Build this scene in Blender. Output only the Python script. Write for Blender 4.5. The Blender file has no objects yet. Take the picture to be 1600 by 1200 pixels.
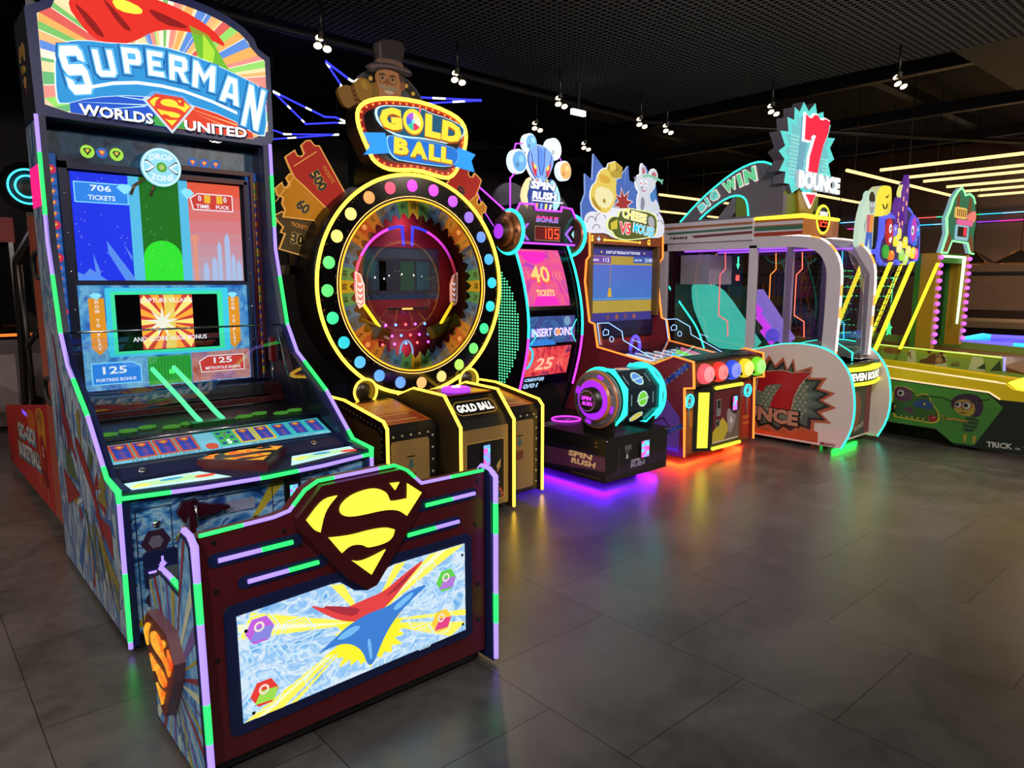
import bpy, bmesh, math, random
from mathutils import Vector, Matrix
from mathutils.geometry import tessellate_polygon
random.seed(7)
sc = bpy.context.scene
COL = sc.collection
R = math.radians

# ------------------------------------------------------------------ camera
cam = bpy.data.objects.new('camera', bpy.data.cameras.new('camera'))
COL.objects.link(cam)
cam.data.sensor_fit = 'HORIZONTAL'
cam.data.sensor_width = 36.0
cam.data.lens = 36.0 * 1112.0 / 1600.0
cam.data.clip_start = 0.02
AZ, PITCH = R(48.6), math.atan2(160, 1112)
fw = Vector((math.cos(AZ) * math.cos(PITCH), math.sin(AZ) * math.cos(PITCH), -math.sin(PITCH)))
cam.location = (0, 0, 1.55)
cam.rotation_euler = fw.to_track_quat('-Z', 'Y').to_euler()
sc.camera = cam

# ------------------------------------------------------------------ view + world
sc.view_settings.view_transform = 'Standard'
sc.view_settings.look = 'None'
sc.view_settings.gamma = 1.0
sc.view_settings.use_curve_mapping = False
sc.view_settings.exposure = 0.0
try:
    sc.cycles.use_denoising = True
    sc.cycles.max_bounces = 8
    sc.cycles.transparent_max_bounces = 16
    sc.cycles.sample_clamp_indirect = 4.0
except Exception:
    pass
W = bpy.data.worlds.new('dim_room_air'); sc.world = W
W.use_nodes = True
W.node_tree.nodes['Background'].inputs[0].default_value = (0.9, 0.85, 1.0, 1)
W.node_tree.nodes['Background'].inputs[1].default_value = 0.012

def light(name, kind, loc, power, col, size=0.1, target=None, angle=None, blend=0.8):
    d = bpy.data.lights.new(name, kind); d.energy = power; d.color = col
    if kind == 'AREA': d.shape = 'DISK'; d.size = size
    else: d.shadow_soft_size = size
    if kind == 'SPOT': d.spot_size = angle or R(100); d.spot_blend = blend
    o = bpy.data.objects.new(name, d); COL.objects.link(o); o.location = loc
    if target: o.rotation_euler = (Vector(target) - Vector(loc)).to_track_quat('-Z', 'Y').to_euler()
    return o
WARM = (1.0, 0.80, 0.58)
# ceiling lamps of the hall above and behind the viewer, and along the track over the machines
for i, (x, y, p, c) in enumerate([(2.2, 0.6, 45, (.9, .95, 1)), (4.6, -0.8, 60, (.98, .95, .92)), (7.4, -0.6, 260, (1, .76, .5)),
                                  (10.2, 1.6, 190, (1, .74, .48)), (-1.6, 3.4, 260, (1, .74, .52)), (0.2, -1.2, 50, (.92, .95, 1)),
                                  (13.5, 2.5, 180, (1, .74, .5)), (-1.2, 7.2, 230, (1, .68, .48)), (-2.0, 0.4, 110, (1, .92, .85))]):
    light('ceiling_lamp_light', 'SPOT', (x, y, 3.5), p, c, 0.12, (x, y + .01, 0), R(135))
# added fill spots over the aisle, out of view, brightening the machine fronts
for x, y, tx, p in ((-2.2, -1.6, .6, 380), (-3.6, 1.4, -.5, 420), (0.4, -0.6, 1.6, 230), (3.4, -1.0, 4.4, 300), (6.6, -1.6, 7.2, 400), (9.4, -1.6, 8.8, 460), (3.0, 0.4, 6.6, 420)):
    light('aisle_fill_light', 'SPOT', (x, y, 3.45), p, (1, .88, .78) if x < 6 else (1, .80, .60), 0.15, (tx, 4.0, 1.15), R(88))
for x in (1.2, 2.94, 4.39, 5.81, 7.29):
    light('track_lamp_light', 'SPOT', (x, 5.6, 3.46), 30, WARM, 0.08, (x, 3.2, 1.2), R(80))

# ------------------------------------------------------------------ materials
def lin(c):
    if isinstance(c, str):
        c = [int(c[i:i + 2], 16) / 255 for i in (0, 2, 4)]
        c = [x / 12.92 if x <= .04045 else ((x + .055) / 1.055) ** 2.4 for x in c]
    return tuple(c)
_M = {}
def m(name, col='808080', e=0.0, r=0.45, mt=0.0, var=0.10, scale=9.0, stretch=(1, 1, 1), spec=0.5):
    """procedural material: base colour broken up by soft noise, optional own light"""
    if name in _M: return _M[name]
    c = lin(col)
    mat = bpy.data.materials.new(name); mat.use_nodes = True
    nt = mat.node_tree; b = nt.nodes['Principled BSDF']
    b.inputs['Roughness'].default_value = r
    b.inputs['Metallic'].default_value = mt
    b.inputs['Specular IOR Level'].default_value = spec
    if e > 0:
        b.inputs['Base Color'].default_value = (c[0] * .3, c[1] * .3, c[2] * .3, 1)
        b.inputs['Roughness'].default_value = max(r, .55); b.inputs['Specular IOR Level'].default_value = .2
        b.inputs['Emission Color'].default_value = (*c, 1)
        b.inputs['Emission Strength'].default_value = e
    else:
        tc = nt.nodes.new('ShaderNodeTexCoord'); mp = nt.nodes.new('ShaderNodeMapping')
        mp.inputs['Scale'].default_value = stretch
        n = nt.nodes.new('ShaderNodeTexNoise'); n.inputs['Scale'].default_value = scale; n.inputs['Detail'].default_value = 3
        mx = nt.nodes.new('ShaderNodeMix'); mx.data_type = 'RGBA'
        mx.inputs[6].default_value = (*[max(0, x * (1 - var)) for x in c], 1)
        mx.inputs[7].default_value = (*[min(1, x * (1 + var)) for x in c], 1)
        nt.links.new(tc.outputs['Object'], mp.inputs[0]); nt.links.new(mp.outputs[0], n.inputs['Vector'])
        nt.links.new(n.outputs['Fac'], mx.inputs[0]); nt.links.new(mx.outputs[2], b.inputs['Base Color'])
    mat['glow'] = e
    _M[name] = mat
    return mat
def mnoise(name, cols, scale=6, stretch=(1, 1, 1), e=0.0, r=0.4, detail=4, dist=1.0, rot=(0, 0, 0)):
    """printed comic-style artwork: several inks through a distorted noise"""
    if name in _M: return _M[name]
    mat = bpy.data.materials.new(name); mat.use_nodes = True
    nt = mat.node_tree; b = nt.nodes['Principled BSDF']; b.inputs['Roughness'].default_value = r
    tc = nt.nodes.new('ShaderNodeTexCoord'); mp = nt.nodes.new('ShaderNodeMapping')
    mp.inputs['Scale'].default_value = stretch; mp.inputs['Rotation'].default_value = rot
    n = nt.nodes.new('ShaderNodeTexNoise'); n.inputs['Scale'].default_value = scale
    n.inputs['Detail'].default_value = detail; n.inputs['Distortion'].default_value = dist
    cr = nt.nodes.new('ShaderNodeValToRGB'); el = cr.color_ramp.elements
    while len(el) < len(cols): el.new(0.5)
    for i, c in enumerate(cols):
        el[i].position = 0.30 + 0.40 * i / (len(cols) - 1); el[i].color = (*lin(c), 1)
    nt.links.new(tc.outputs['Object'], mp.inputs[0]); nt.links.new(mp.outputs[0], n.inputs['Vector'])
    nt.links.new(n.outputs['Fac'], cr.inputs[0])
    if e > 0:
        b.inputs['Base Color'].default_value = (.02, .02, .02, 1); b.inputs['Roughness'].default_value = .6; b.inputs['Specular IOR Level'].default_value = .2
        nt.links.new(cr.outputs[0], b.inputs['Emission Color']); b.inputs['Emission Strength'].default_value = e
    else:
        nt.links.new(cr.outputs[0], b.inputs['Base Color'])
    _M[name] = mat
    return mat
def mglass(name, tint=(1, 1, 1), refl=1.0, rough=0.0):
    if name in _M: return _M[name]
    mat = bpy.data.materials.new(name); mat.use_nodes = True
    nt = mat.node_tree; nt.nodes.clear()
    out = nt.nodes.new('ShaderNodeOutputMaterial'); t = nt.nodes.new('ShaderNodeBsdfTransparent'); t.inputs[0].default_value = (*tint, 1)
    g = nt.nodes.new('ShaderNodeBsdfGlossy'); g.inputs['Roughness'].default_value = rough
    f = nt.nodes.new('ShaderNodeFresnel'); f.inputs[0].default_value = 1.45
    k = nt.nodes.new('ShaderNodeMath'); k.operation = 'MULTIPLY'; k.inputs[1].default_value = refl
    mx = nt.nodes.new('ShaderNodeMixShader')
    nt.links.new(f.outputs[0], k.inputs[0]); nt.links.new(k.outputs[0], mx.inputs[0])
    nt.links.new(t.outputs[0], mx.inputs[1]); nt.links.new(g.outputs[0], mx.inputs[2]); nt.links.new(mx.outputs[0], out.inputs[0])
    _M[name] = mat
    return mat

# neon / led colours
YEL = m('neon_yellow', (1, .58, .03), 5.2); ORG = m('neon_orange', (1, .22, .03), 1.9); CYA = m('neon_teal', (.015, .83, .62), 2.2)
PUR = m('neon_violet', (.42, .05, 1), 1.3); MAG = m('neon_magenta', (.72, .05, .9), 1.4); GRN = m('led_green', (.02, .92, .11), 2.2)
LIL = m('led_lilac', (.37, .25, .98), 1.35); BLU = m('neon_blue', (.035, .04, 1), 1.8); WHT = m('lit_white', (.85, .95, 1), 2.6)
TUB = m('tube_warm', (1, .60, .22), 2.2); LYE = m('lit_lemon', (1, .9, .07), 1.0); LIME = m('neon_lime', (.9, .95, .03), 2.0)
RED = m('neon_red', (1, .06, .05), 2.5); AMB = m('neon_amber', (1, .42, .03), 2.6); SPOTL = m('lamp_glow', (1, .72, .42), 7)
MINT = m('neon_mint', (.05, .9, .42), 1.8); ICE = m('neon_ice', (.25, .6, 1), 2.0)
# solids
BLK = m('black_laminate', '0c0c0d', r=.4); DRK = m('dark_grey_metal', '1c1c1f', r=.4); NAVY = m('navy_laminate', '101a42', r=.4)
MAR = m('maroon_laminate', '4a0f18', r=.38); CHR = m('chrome', 'c0c0c4', r=.18, mt=1); WPL = m('white_plastic', 'b8b4bc', r=.4)
GREY = m('grey_laminate', '6a6674', r=.45); GLD = m('gold_print', '8a6a34', r=.4); BRZ = m('bronze', '8a5a34', r=.35, mt=.7)
GLASS = mglass('clear_pane', (.95, .96, .97), 0.8); GLASSD = mglass('tinted_pane', (.90, .90, .93), .9)
RUB = m('black_rubber', '060606', r=.7)

# ------------------------------------------------------------------ mesh builder
class Fr:
    """a plane to draw on: a,b in the plane, c outward"""
    def __init__(s, fn, flip=False): s.p = fn; s.flip = flip
def FY(Y): return Fr(lambda a, b, c: Vector((a, Y - c, b)))                    # faces the aisle (-Y): a = X, b = Z
def BY(Y): return Fr(lambda a, b, c: Vector((a, Y + c, b)), True)
def SX(X): return Fr(lambda a, b, c: Vector((X - c, a, b)), True)              # faces -X: a = Y, b = Z
def RX(X): return Fr(lambda a, b, c: Vector((X + c, a, b)))                    # faces +X
def TZ(Z): return Fr(lambda a, b, c: Vector((a, b, Z + c)))                    # faces up
def TF(o, u, v):
    o, u, v = Vector(o), Vector(u).normalized(), Vector(v).normalized(); n = u.cross(v)
    return Fr(lambda a, b, c: o + u * a + v * b + n * c)
_TX = {}
def textgeo(s, bold, res=2):
    k = (s, bold)
    if k in _TX: return _TX[k]
    cu = bpy.data.curves.new('t', 'FONT'); cu.body = s; cu.size = 1; cu.offset = bold; cu.resolution_u = res
    ob = bpy.data.objects.new('t', cu); COL.objects.link(ob)
    me = ob.to_mesh()
    vs = [tuple(v.co[:2]) for v in me.vertices]; fs = [tuple(p.vertices) for p in me.polygons]
    ob.to_mesh_clear(); bpy.data.objects.remove(ob); bpy.data.curves.remove(cu)
    x0 = min(v[0] for v in vs); x1 = max(v[0] for v in vs); y0 = min(v[1] for v in vs); y1 = max(v[1] for v in vs)
    _TX[k] = (vs, fs, x0, x1, y0, y1)
    return _TX[k]
class MB:
    def __init__(s): s.v = []; s.f = []; s.mi = []; s.sm = []; s.mats = []
    def _m(s, mat):
        if mat not in s.mats: s.mats.append(mat)
        return s.mats.index(mat)
    def add(s, vs, fs, mat, smooth=False):
        k = len(s.v); s.v += [Vector(v) for v in vs]; i = s._m(mat)
        for f in fs: s.f.append([q + k for q in f]); s.mi.append(i); s.sm.append(smooth)
        return s
    def box(s, x0, x1, y0, y1, z0, z1, mat):
        vs = [(x, y, z) for x in (x0, x1) for y in (y0, y1) for z in (z0, z1)]
        return s.add(vs, [(0, 1, 3, 2), (4, 6, 7, 5), (0, 4, 5, 1), (2, 3, 7, 6), (0, 2, 6, 4), (1, 5, 7, 3)], mat)
    def flat(s, fr, poly, c, mat, holes=()):
        loops = [[Vector((p[0], p[1], 0)) for p in poly]] + [[Vector((p[0], p[1], 0)) for p in h] for h in holes]
        flat = [p for l in loops for p in l]
        return s.add([fr.p(p.x, p.y, c) for p in flat], tessellate_polygon(loops), mat)
    def rect(s, fr, a0, a1, b0, b1, c, mat): return s.flat(fr, [(a0, b0), (a1, b0), (a1, b1), (a0, b1)], c, mat)
    def prism(s, fr, poly, c0, c1, mat, mside=None, holes=(), mback=None):
        s.flat(fr, poly, c0, mback or mat, holes); s.flat(fr, poly, c1, mat, holes)
        for l in [poly] + list(holes):
            n = len(l)
            s.add([fr.p(p[0], p[1], c0) for p in l] + [fr.p(p[0], p[1], c1) for p in l],
                  [(i, (i + 1) % n, n + (i + 1) % n, n + i) for i in range(n)], mside or mat)
        return s
    def ringflat(s, fr, outer, inner, c, mat):
        n = len(outer)
        return s.add([fr.p(p[0], p[1], c) for p in outer] + [fr.p(p[0], p[1], c) for p in inner],
                     [(i, (i + 1) % n, n + (i + 1) % n, n + i) for i in range(n)], mat)
    def tube(s, path, r, mats, closed=False, n=8, r2=None):
        if not isinstance(mats, (list, tuple)): mats = [mats]
        if r < .0225 and max(q.get('glow', 0) for q in mats) > 1.15: r *= .74
        P = [Vector(p) for p in path]; P = [p for i, p in enumerate(P) if i == 0 or (p - P[i - 1]).length > 1e-6]
        if closed and (P[0] - P[-1]).length < 1e-6: P.pop()
        N = len(P); rings = []; prev = None
        for i, p in enumerate(P):
            a = P[i - 1] if (i > 0 or closed) else p; b = P[(i + 1) % N] if (i < N - 1 or closed) else p
            t1 = (p - a).normalized() if (p - a).length > 0 else (b - p).normalized()
            t2 = (b - p).normalized() if (b - p).length > 0 else t1
            t = (t1 + t2)
            t = t.normalized() if t.length > 1e-4 else t1
            if prev is None:
                up = Vector((0, 0, 1)) if abs(t.z) < .9 else Vector((1, 0, 0)); u = t.cross(up).normalized()
            else: u = (prev - t * prev.dot(t)).normalized()
            prev = u; w = t.cross(u)
            k = 1 / max(.5, math.sqrt(max(0.0, (1 + t1.dot(t2)) / 2)))
            k = min(k, 1.5)
            rr = r if r2 is None else r + (r2 - r) * i / (N - 1)
            rings.append([p + (u * math.cos(2 * math.pi * j / n) + w * math.sin(2 * math.pi * j / n)) * rr * k for j in range(n)])
        for i in range(N if closed else N - 1):
            A, B = rings[i], rings[(i + 1) % N]
            s.add(A + B, [(j, (j + 1) % n, n + (j + 1) % n, n + j) for j in range(n)], mats[i % len(mats)], True)
        if not closed:
            s.add(rings[0], [tuple(range(n))], mats[0]); s.add(rings[-1], [tuple(range(n))], mats[(N - 2) % len(mats)])
        return s
    def led(s, path, r, mats, seg, phase=0.0, n=6):
        """light strip whose colours change every seg metres"""
        P = [Vector(p) for p in path]; out = [P[0]]; ms = []; d = phase
        for a, b in zip(P, P[1:]):
            L = (b - a).length; x = 0
            while x < L - 1e-6:
                stp = min(seg - (d % seg), L - x)
                if stp < 1e-5: stp = min(seg, L - x)
                ms.append(mats[int((d + stp / 2) / seg) % len(mats)]); x += stp; d += stp; out.append(a + (b - a) * (x / L))
        return s.tube(out, r, ms, n=n)
    def lathe(s, o, ax, prof, mat, n=32, ref=None, cap=True):
        """prof: (radius, along axis[, material])"""
        o, ax = Vector(o), Vector(ax).normalized(); u = (Vector(ref) if ref else (Vector((0, 0, 1)) if abs(ax.z) < .9 else Vector((1, 0, 0)))); u = (u - ax * u.dot(ax)).normalized(); w = ax.cross(u)
        rings = [[o + ax * q[1] + (u * math.cos(2 * math.pi * j / n) + w * math.sin(2 * math.pi * j / n)) * q[0] for j in range(n)] for q in prof]
        for i in range(len(prof) - 1):
            mm = prof[i + 1][2] if len(prof[i + 1]) > 2 else mat
            s.add(rings[i] + rings[i + 1], [(j, (j + 1) % n, n + (j + 1) % n, n + j) for j in range(n)], mm, n > 12)
        for q, rg in ((prof[0], rings[0]), (prof[-1], rings[-1])):
            if cap and q[0] > 1e-5: s.add(rg, [tuple(range(n))], q[2] if len(q) > 2 else mat)
        return s
    def ball(s, o, r, mat, n=12, sq=(1, 1, 1)):
        pr = []
        o = Vector(o)
        k = len(s.v)
        s.lathe((0, 0, 0), (0, 0, 1), [(r * math.sin(math.pi * i / n), -r * math.cos(math.pi * i / n)) for i in range(n + 1)], mat, n + 4)
        for i in range(k, len(s.v)): q = s.v[i]; s.v[i] = Vector((q.x * sq[0], q.y * sq[1], q.z * sq[2])) + o
        return s
    def text(s, fr, st, a, b, h, c, mat, w=None, bold=0.0, ex=0.0, al='C', warp=None, rot=0.0, shear=0.0, mside=None, flip=None):
        """lettering; (a,b) its centre (or left/right middle), h its height, w its width"""
        vs, fs, x0, x1, y0, y1 = textgeo(st, bold)
        ky = h / (y1 - y0); kx = (w / (x1 - x0)) if w else ky * .92
        Wd = (x1 - x0) * kx; ox = {'C': -Wd / 2, 'L': 0, 'R': -Wd}[al]; P = []
        fl = fr.flip if flip is None else flip
        cr, sr = math.cos(R(rot)), math.sin(R(rot))
        for x, y in vs:
            X = (x - x0) * kx + ox; Y = (y - y0) * ky - h / 2; X += Y * shear
            if warp: X, Y = warp(X, Y, Wd, h)
            X, Y = X * cr - Y * sr, X * sr + Y * cr
            P.append((a + (-X if fl else X), b + Y))
        s.add([fr.p(p[0], p[1], c + ex) for p in P], fs, mat)
        if ex > 0:
            cnt = {}
            for f in fs:
                for i in range(len(f)):
                    e = (f[i], f[(i + 1) % len(f)]); cnt[tuple(sorted(e))] = cnt.get(tuple(sorted(e)), 0) + 1
            q = [e for e, n in cnt.items() if n == 1]
            k = len(P)
            s.add([fr.p(p[0], p[1], c + ex) for p in P] + [fr.p(p[0], p[1], c) for p in P], [(e[0], e[1], e[1] + k, e[0] + k) for e in q], mside or mat)
        return s
def circ(a, b, r, n=32, rb=None, t0=0): return [(a + r * math.cos(2 * math.pi * i / n + t0), b + (rb or r) * math.sin(2 * math.pi * i / n + t0)) for i in range(n)]
def star(a, b, r1, r2, n, t0=math.pi / 2, sb=1): return [(a + (r1 if i % 2 == 0 else r2) * math.cos(t0 + math.pi * i / n), b + sb * (r1 if i % 2 == 0 else r2) * math.sin(t0 + math.pi * i / n)) for i in range(2 * n)]
def hexa(a, b, r, t0=0): return circ(a, b, r, 6, None, t0)
def rrect(a0, a1, b0, b1, r, n=5):
    o = []
    for ca, cb, t in ((a1 - r, b1 - r, 0), (a0 + r, b1 - r, 90), (a0 + r, b0 + r, 180), (a1 - r, b0 + r, 270)):
        o += [(ca + r * math.cos(R(t + 90 * i / n)), cb + r * math.sin(R(t + 90 * i / n))) for i in range(n + 1)]
    return o
def smooth(poly, it=2, closed=True):
    for _ in range(it):
        o = []; n = len(poly)
        for i in range(n if closed else n - 1):
            p, q = poly[i], poly[(i + 1) % n]
            o += [tuple(p[k] * .75 + q[k] * .25 for k in range(len(p))), tuple(p[k] * .25 + q[k] * .75 for k in range(len(p)))]
        poly = o if closed else [poly[0]] + o + [poly[-1]]
    return poly
def soften(poly, it=2, lim=100):
    """round only the blunt corners"""
    for _ in range(it):
        o = []; n = len(poly)
        for i in range(n):
            p0, p1, p2 = (Vector(poly[(i + k) % n]) for k in (-1, 0, 1)); a = math.degrees((p0 - p1).angle(p2 - p1))
            if a < lim: o.append(tuple(p1))
            else: o += [tuple(p1.lerp(p0, .25)), tuple(p1.lerp(p2, .25))]
        poly = o
    return poly
def scale(poly, k, kb=None):
    a = sum(p[0] for p in poly) / len(poly); b = sum(p[1] for p in poly) / len(poly); kb = k if kb is None else kb
    return [(a + (p[0] - a) * k, b + (p[1] - b) * kb) for p in poly]
def inset(poly, d):
    """offset a simple polygon inward by d"""
    n = len(poly); A = sum(poly[i][0] * poly[(i + 1) % n][1] - poly[(i + 1) % n][0] * poly[i][1] for i in range(n)); sg = 1 if A > 0 else -1; o = []
    for i in range(n):
        p0, p1, p2 = (Vector(poly[(i + k) % n][:2]) for k in (-1, 0, 1))
        e1, e2 = (p1 - p0).normalized(), (p2 - p1).normalized(); n1 = Vector((-e1.y, e1.x)) * sg; n2 = Vector((-e2.y, e2.x)) * sg
        bi = n1 + n2; bi = bi.normalized() if bi.length > 1e-4 else n1
        q = p1 + bi * d / max(.45, bi.dot(n1)); o.append((q.x, q.y))
    return o
def mapp(poly, src, dst, flip=False):
    """move points from box src (a0,a1,b0,b1) to box dst"""
    r = []
    for a, b in poly:
        t = (a - src[0]) / (src[1] - src[0]); u = (b - src[2]) / (src[3] - src[2])
        if flip: t = 1 - t
        r.append((dst[0] + t * (dst[1] - dst[0]), dst[2] + u * (dst[3] - dst[2])))
    return r

# ------------------------------------------------------------------ scene objects
def origin(o):
    v = Vector((0, 0, 0))
    while o: v += o.location; o = o.parent
    return v
def tag(o, label=None, cat=None, group=None, kind=None):
    if label: o['label'] = label
    if cat: o['category'] = cat
    if group: o['group'] = group
    if kind: o['kind'] = kind
    return o
def thing(name, loc, label, cat, group=None):
    o = bpy.data.objects.new(name, None); COL.objects.link(o); o.location = loc; o.empty_display_size = .1
    return tag(o, label, cat, group)
def part(name, mb, parent=None, label=None, loc=None):
    me = bpy.data.meshes.new(name); og = origin(parent) if parent else Vector(loc or (0, 0, 0))
    me.from_pydata([v - og for v in mb.v], [], mb.f); me.update()
    for x in mb.mats: me.materials.append(x)
    me.polygons.foreach_set('material_index', mb.mi); me.polygons.foreach_set('use_smooth', mb.sm)
    bm = bmesh.new(); bm.from_mesh(me); bmesh.ops.remove_doubles(bm, verts=bm.verts, dist=1e-6) if any(mb.sm) else None
    bmesh.ops.recalc_face_normals(bm, faces=bm.faces); bm.to_mesh(me); bm.free()
    o = bpy.data.objects.new(name, me); COL.objects.link(o)
    if parent: o.parent = parent
    else: o.location = og
    if label: o['label'] = label
    return o
def solo(name, mb, loc, label, cat, group=None, kind=None): return tag(part(name, mb, None, None, loc), label, cat, group, kind)
def struct(name, mb): return tag(part(name, mb), kind='structure')

# ================================================================== the hall
def floor_mat():
    mat = bpy.data.materials.new('stone_look_floor_tiles'); mat.use_nodes = True
    nt = mat.node_tree; b = nt.nodes['Principled BSDF']; L = nt.links.new
    def N(t, **k):
        n = nt.nodes.new('ShaderNode' + t)
        for a, v in k.items(): n.inputs[a].default_value = v
        return n
    tc = N('TexCoord'); sep = N('SeparateXYZ'); L(tc.outputs['Object'], sep.inputs[0])
    ax = N('Math'); ax.operation = 'SUBTRACT'; ax.inputs[1].default_value = .271 - 7.24
    ay = N('Math'); ay.operation = 'SUBTRACT'; ay.inputs[1].default_value = .283 - 7.09 * 2
    L(sep.outputs[1], ax.inputs[0]); L(sep.outputs[0], ay.inputs[0])
    cb = N('CombineXYZ'); L(ax.outputs[0], cb.inputs[0]); L(ay.outputs[0], cb.inputs[1])
    br = N('TexBrick'); br.offset = .5; br.offset_frequency = 2
    for k, v in (('Scale', 1), ('Mortar Size', .0024), ('Mortar Smooth', .3), ('Brick Width', .724), ('Row Height', .709), ('Bias', 0)): br.inputs[k].default_value = v
    br.inputs['Color1'].default_value = (.80, .80, .80, 1); br.inputs['Color2'].default_value = (1.1, 1.1, 1.1, 1); br.inputs['Mortar'].default_value = (.22, .22, .22, 1)
    L(cb.outputs[0], br.inputs['Vector'])
    n1 = N('TexNoise', Scale=2.2, Detail=6, Roughness=.62, Distortion=.6); n2 = N('TexNoise', Scale=14, Detail=5, Roughness=.6)
    L(tc.outputs['Object'], n1.inputs['Vector']); L(tc.outputs['Object'], n2.inputs['Vector'])
    cr = N('ValToRGB'); e = cr.color_ramp.elements; e[0].position = .30; e[0].color = (.020, .020, .022, 1); e[1].position = .72; e[1].color = (.098, .093, .090, 1)
    mixn = N('Mix'); mixn.inputs[0].default_value = .3; L(n1.outputs['Fac'], mixn.inputs[2]); L(n2.outputs['Fac'], mixn.inputs[3])
    L(mixn.outputs[0], cr.inputs[0])
    mu = N('Mix'); mu.data_type = 'RGBA'; mu.blend_type = 'MULTIPLY'; mu.inputs[0].default_value = 1
    L(cr.outputs[0], mu.inputs[6]); L(br.outputs['Color'], mu.inputs[7]); L(mu.outputs[2], b.inputs['Base Color'])
    rr = N('MapRange'); rr.inputs[1].default_value = .3; rr.inputs[2].default_value = .7; rr.inputs[3].default_value = .27; rr.inputs[4].default_value = .38
    L(mixn.outputs[0], rr.inputs[0]); L(rr.outputs[0], b.inputs['Roughness'])
    b.inputs['Specular IOR Level'].default_value = .8
    b.inputs['Coat Roughness'].default_value = .30
    bp = N('Bump'); bp.inputs['Strength'].default_value = .15; bp.inputs['Distance'].default_value = .003
    iv = N('Math'); iv.operation = 'SUBTRACT'; iv.inputs[0].default_value = 1; L(br.outputs['Fac'], iv.inputs[1]); L(iv.outputs[0], bp.inputs['Height']); cw = N('Math'); cw.operation = 'MULTIPLY'; cw.inputs[1].default_value = .55; ivm = N('MapRange'); ivm.inputs[3].default_value = .45; L(iv.outputs[0], ivm.inputs[0]); iv = ivm; L(iv.outputs[0], cw.inputs[0]); L(cw.outputs[0], b.inputs['Coat Weight']); sw_ = N('Math'); sw_.operation = 'MULTIPLY'; sw_.inputs[1].default_value = .8; L(iv.outputs[0], sw_.inputs[0]); L(sw_.outputs[0], b.inputs['Specular IOR Level']); L(bp.outputs[0], b.inputs['Normal'])
    return mat
def mesh_mat():
    mat = bpy.data.materials.new('perforated_ceiling_mesh'); mat.use_nodes = True
    nt = mat.node_tree; b = nt.nodes['Principled BSDF']; L = nt.links.new; b.inputs['Roughness'].default_value = .9; b.inputs['Specular IOR Level'].default_value = .05
    tc = nt.nodes.new('ShaderNodeTexCoord'); v = nt.nodes.new('ShaderNodeTexVoronoi'); v.voronoi_dimensions = '2D'; v.inputs['Scale'].default_value = 15; v.inputs['Randomness'].default_value = .0
    cr = nt.nodes.new('ShaderNodeValToRGB'); e = cr.color_ramp.elements; e[0].position = .30; e[0].color = (.004, .004, .004, 1); e[1].position = .42; e[1].color = (.13, .13, .14, 1)
    L(tc.outputs['Object'], v.inputs['Vector']); L(v.outputs['Distance'], cr.inputs[0]); L(cr.outputs[0], b.inputs['Base Color'])
    return mat
struct('floor', MB().box(-6, 18, -4, 14, -.1, 0, floor_mat()))
CEIL = m('black_ceiling_paint', '17171a', r=.7); WALLB = m('dark_wall_paint', '141316', r=.7); WALLR = m('brown_wall_panelling', '6a5244', r=.6, scale=3)
struct('ceiling', MB().box(-6, 18, -4, 14, 4.5, 4.6, CEIL))
struct('wall_back', MB().box(-6, 18, 14, 14.2, 0, 4.6, WALLB))
struct('wall_front', MB().box(-6, 18, -4.2, -4, 0, 4.6, WALLB))
struct('wall_left', MB().box(-6.2, -6, -4, 14, 0, 4.6, WALLB))
struct('wall_right', MB().box(18, 18.2, -4, 14, 0, 4.6, WALLR))
# perforated mesh raft with a round end, a plain bulkhead beside it
arc = [(8.15 - 2.3 * (1 - math.cos(R(a))), .9 + 2.9 * math.sin(R(a)) - 3.2) for a in range(0, 91, 6)]
rf = [(-5.5, -3.6), (6.3, -3.6)] + [(6.3 + 2.0 * math.sin(R(t)), -3.6 + (6.6 - .1) * t / 90 * .97) for t in range(6, 91, 6)] + [(8.3, 6.55), (-5.5, 6.05)]
struct('trim_1', MB().prism(TZ(3.84), rf, 0, .05, mesh_mat()))
struct('trim_2', MB().box(8.75, 11.2, -3.9, 2.9, 3.98, 4.5, m('grey_bulkhead', '2b2926', r=.6)))
struct('trim_3', MB().tube([(-5.5, 6.1, 3.8), (8.4, 6.7, 3.8)], .035, DRK, n=6).tube([(8.4, 6.7, 3.8), (17, 2.0, 3.8)], .035, DRK, n=6))
dk = MB()
for x in (9.5, 12, 14.5): dk.box(x, x + .12, -3.8, 13.8, 4.0, 4.16, DRK)
for y in (4.2, 8.2, 11.5): dk.box(8.9, 17.8, y, y + .14, 4.16, 4.3, DRK)
struct('trim_4', dk)
struct('trim_5', MB().box(17.93, 18, -4, 14, 1.7, 1.76, DRK).box(17.9, 18, -4, 14, 0, .12, DRK))
# colour-changing strips along the far wall
for i, z in enumerate((2.98, 2.82)):
    cs = [MINT, GRN, m('strip_cyan', (.05, .6, 1), 1.6), ICE, m('strip_indigo', (.2, .15, 1), 1.6), PUR, m('strip_pink', (1, .04, .45), 1.8), m('strip_red', (1, .12, .1), 1.5)]
    solo('wall_light_strip', MB().led([(17.9, 9.2, z), (17.9, -3.5, z)], .014, cs, .42, .1 + i * 1.3), (17.9, 3, z),
         ['rainbow light strip along the brown far wall, upper of the two', 'rainbow light strip along the brown far wall, lower of the two'][i], 'light strip', 'rainbow strips on the far wall')

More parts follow.
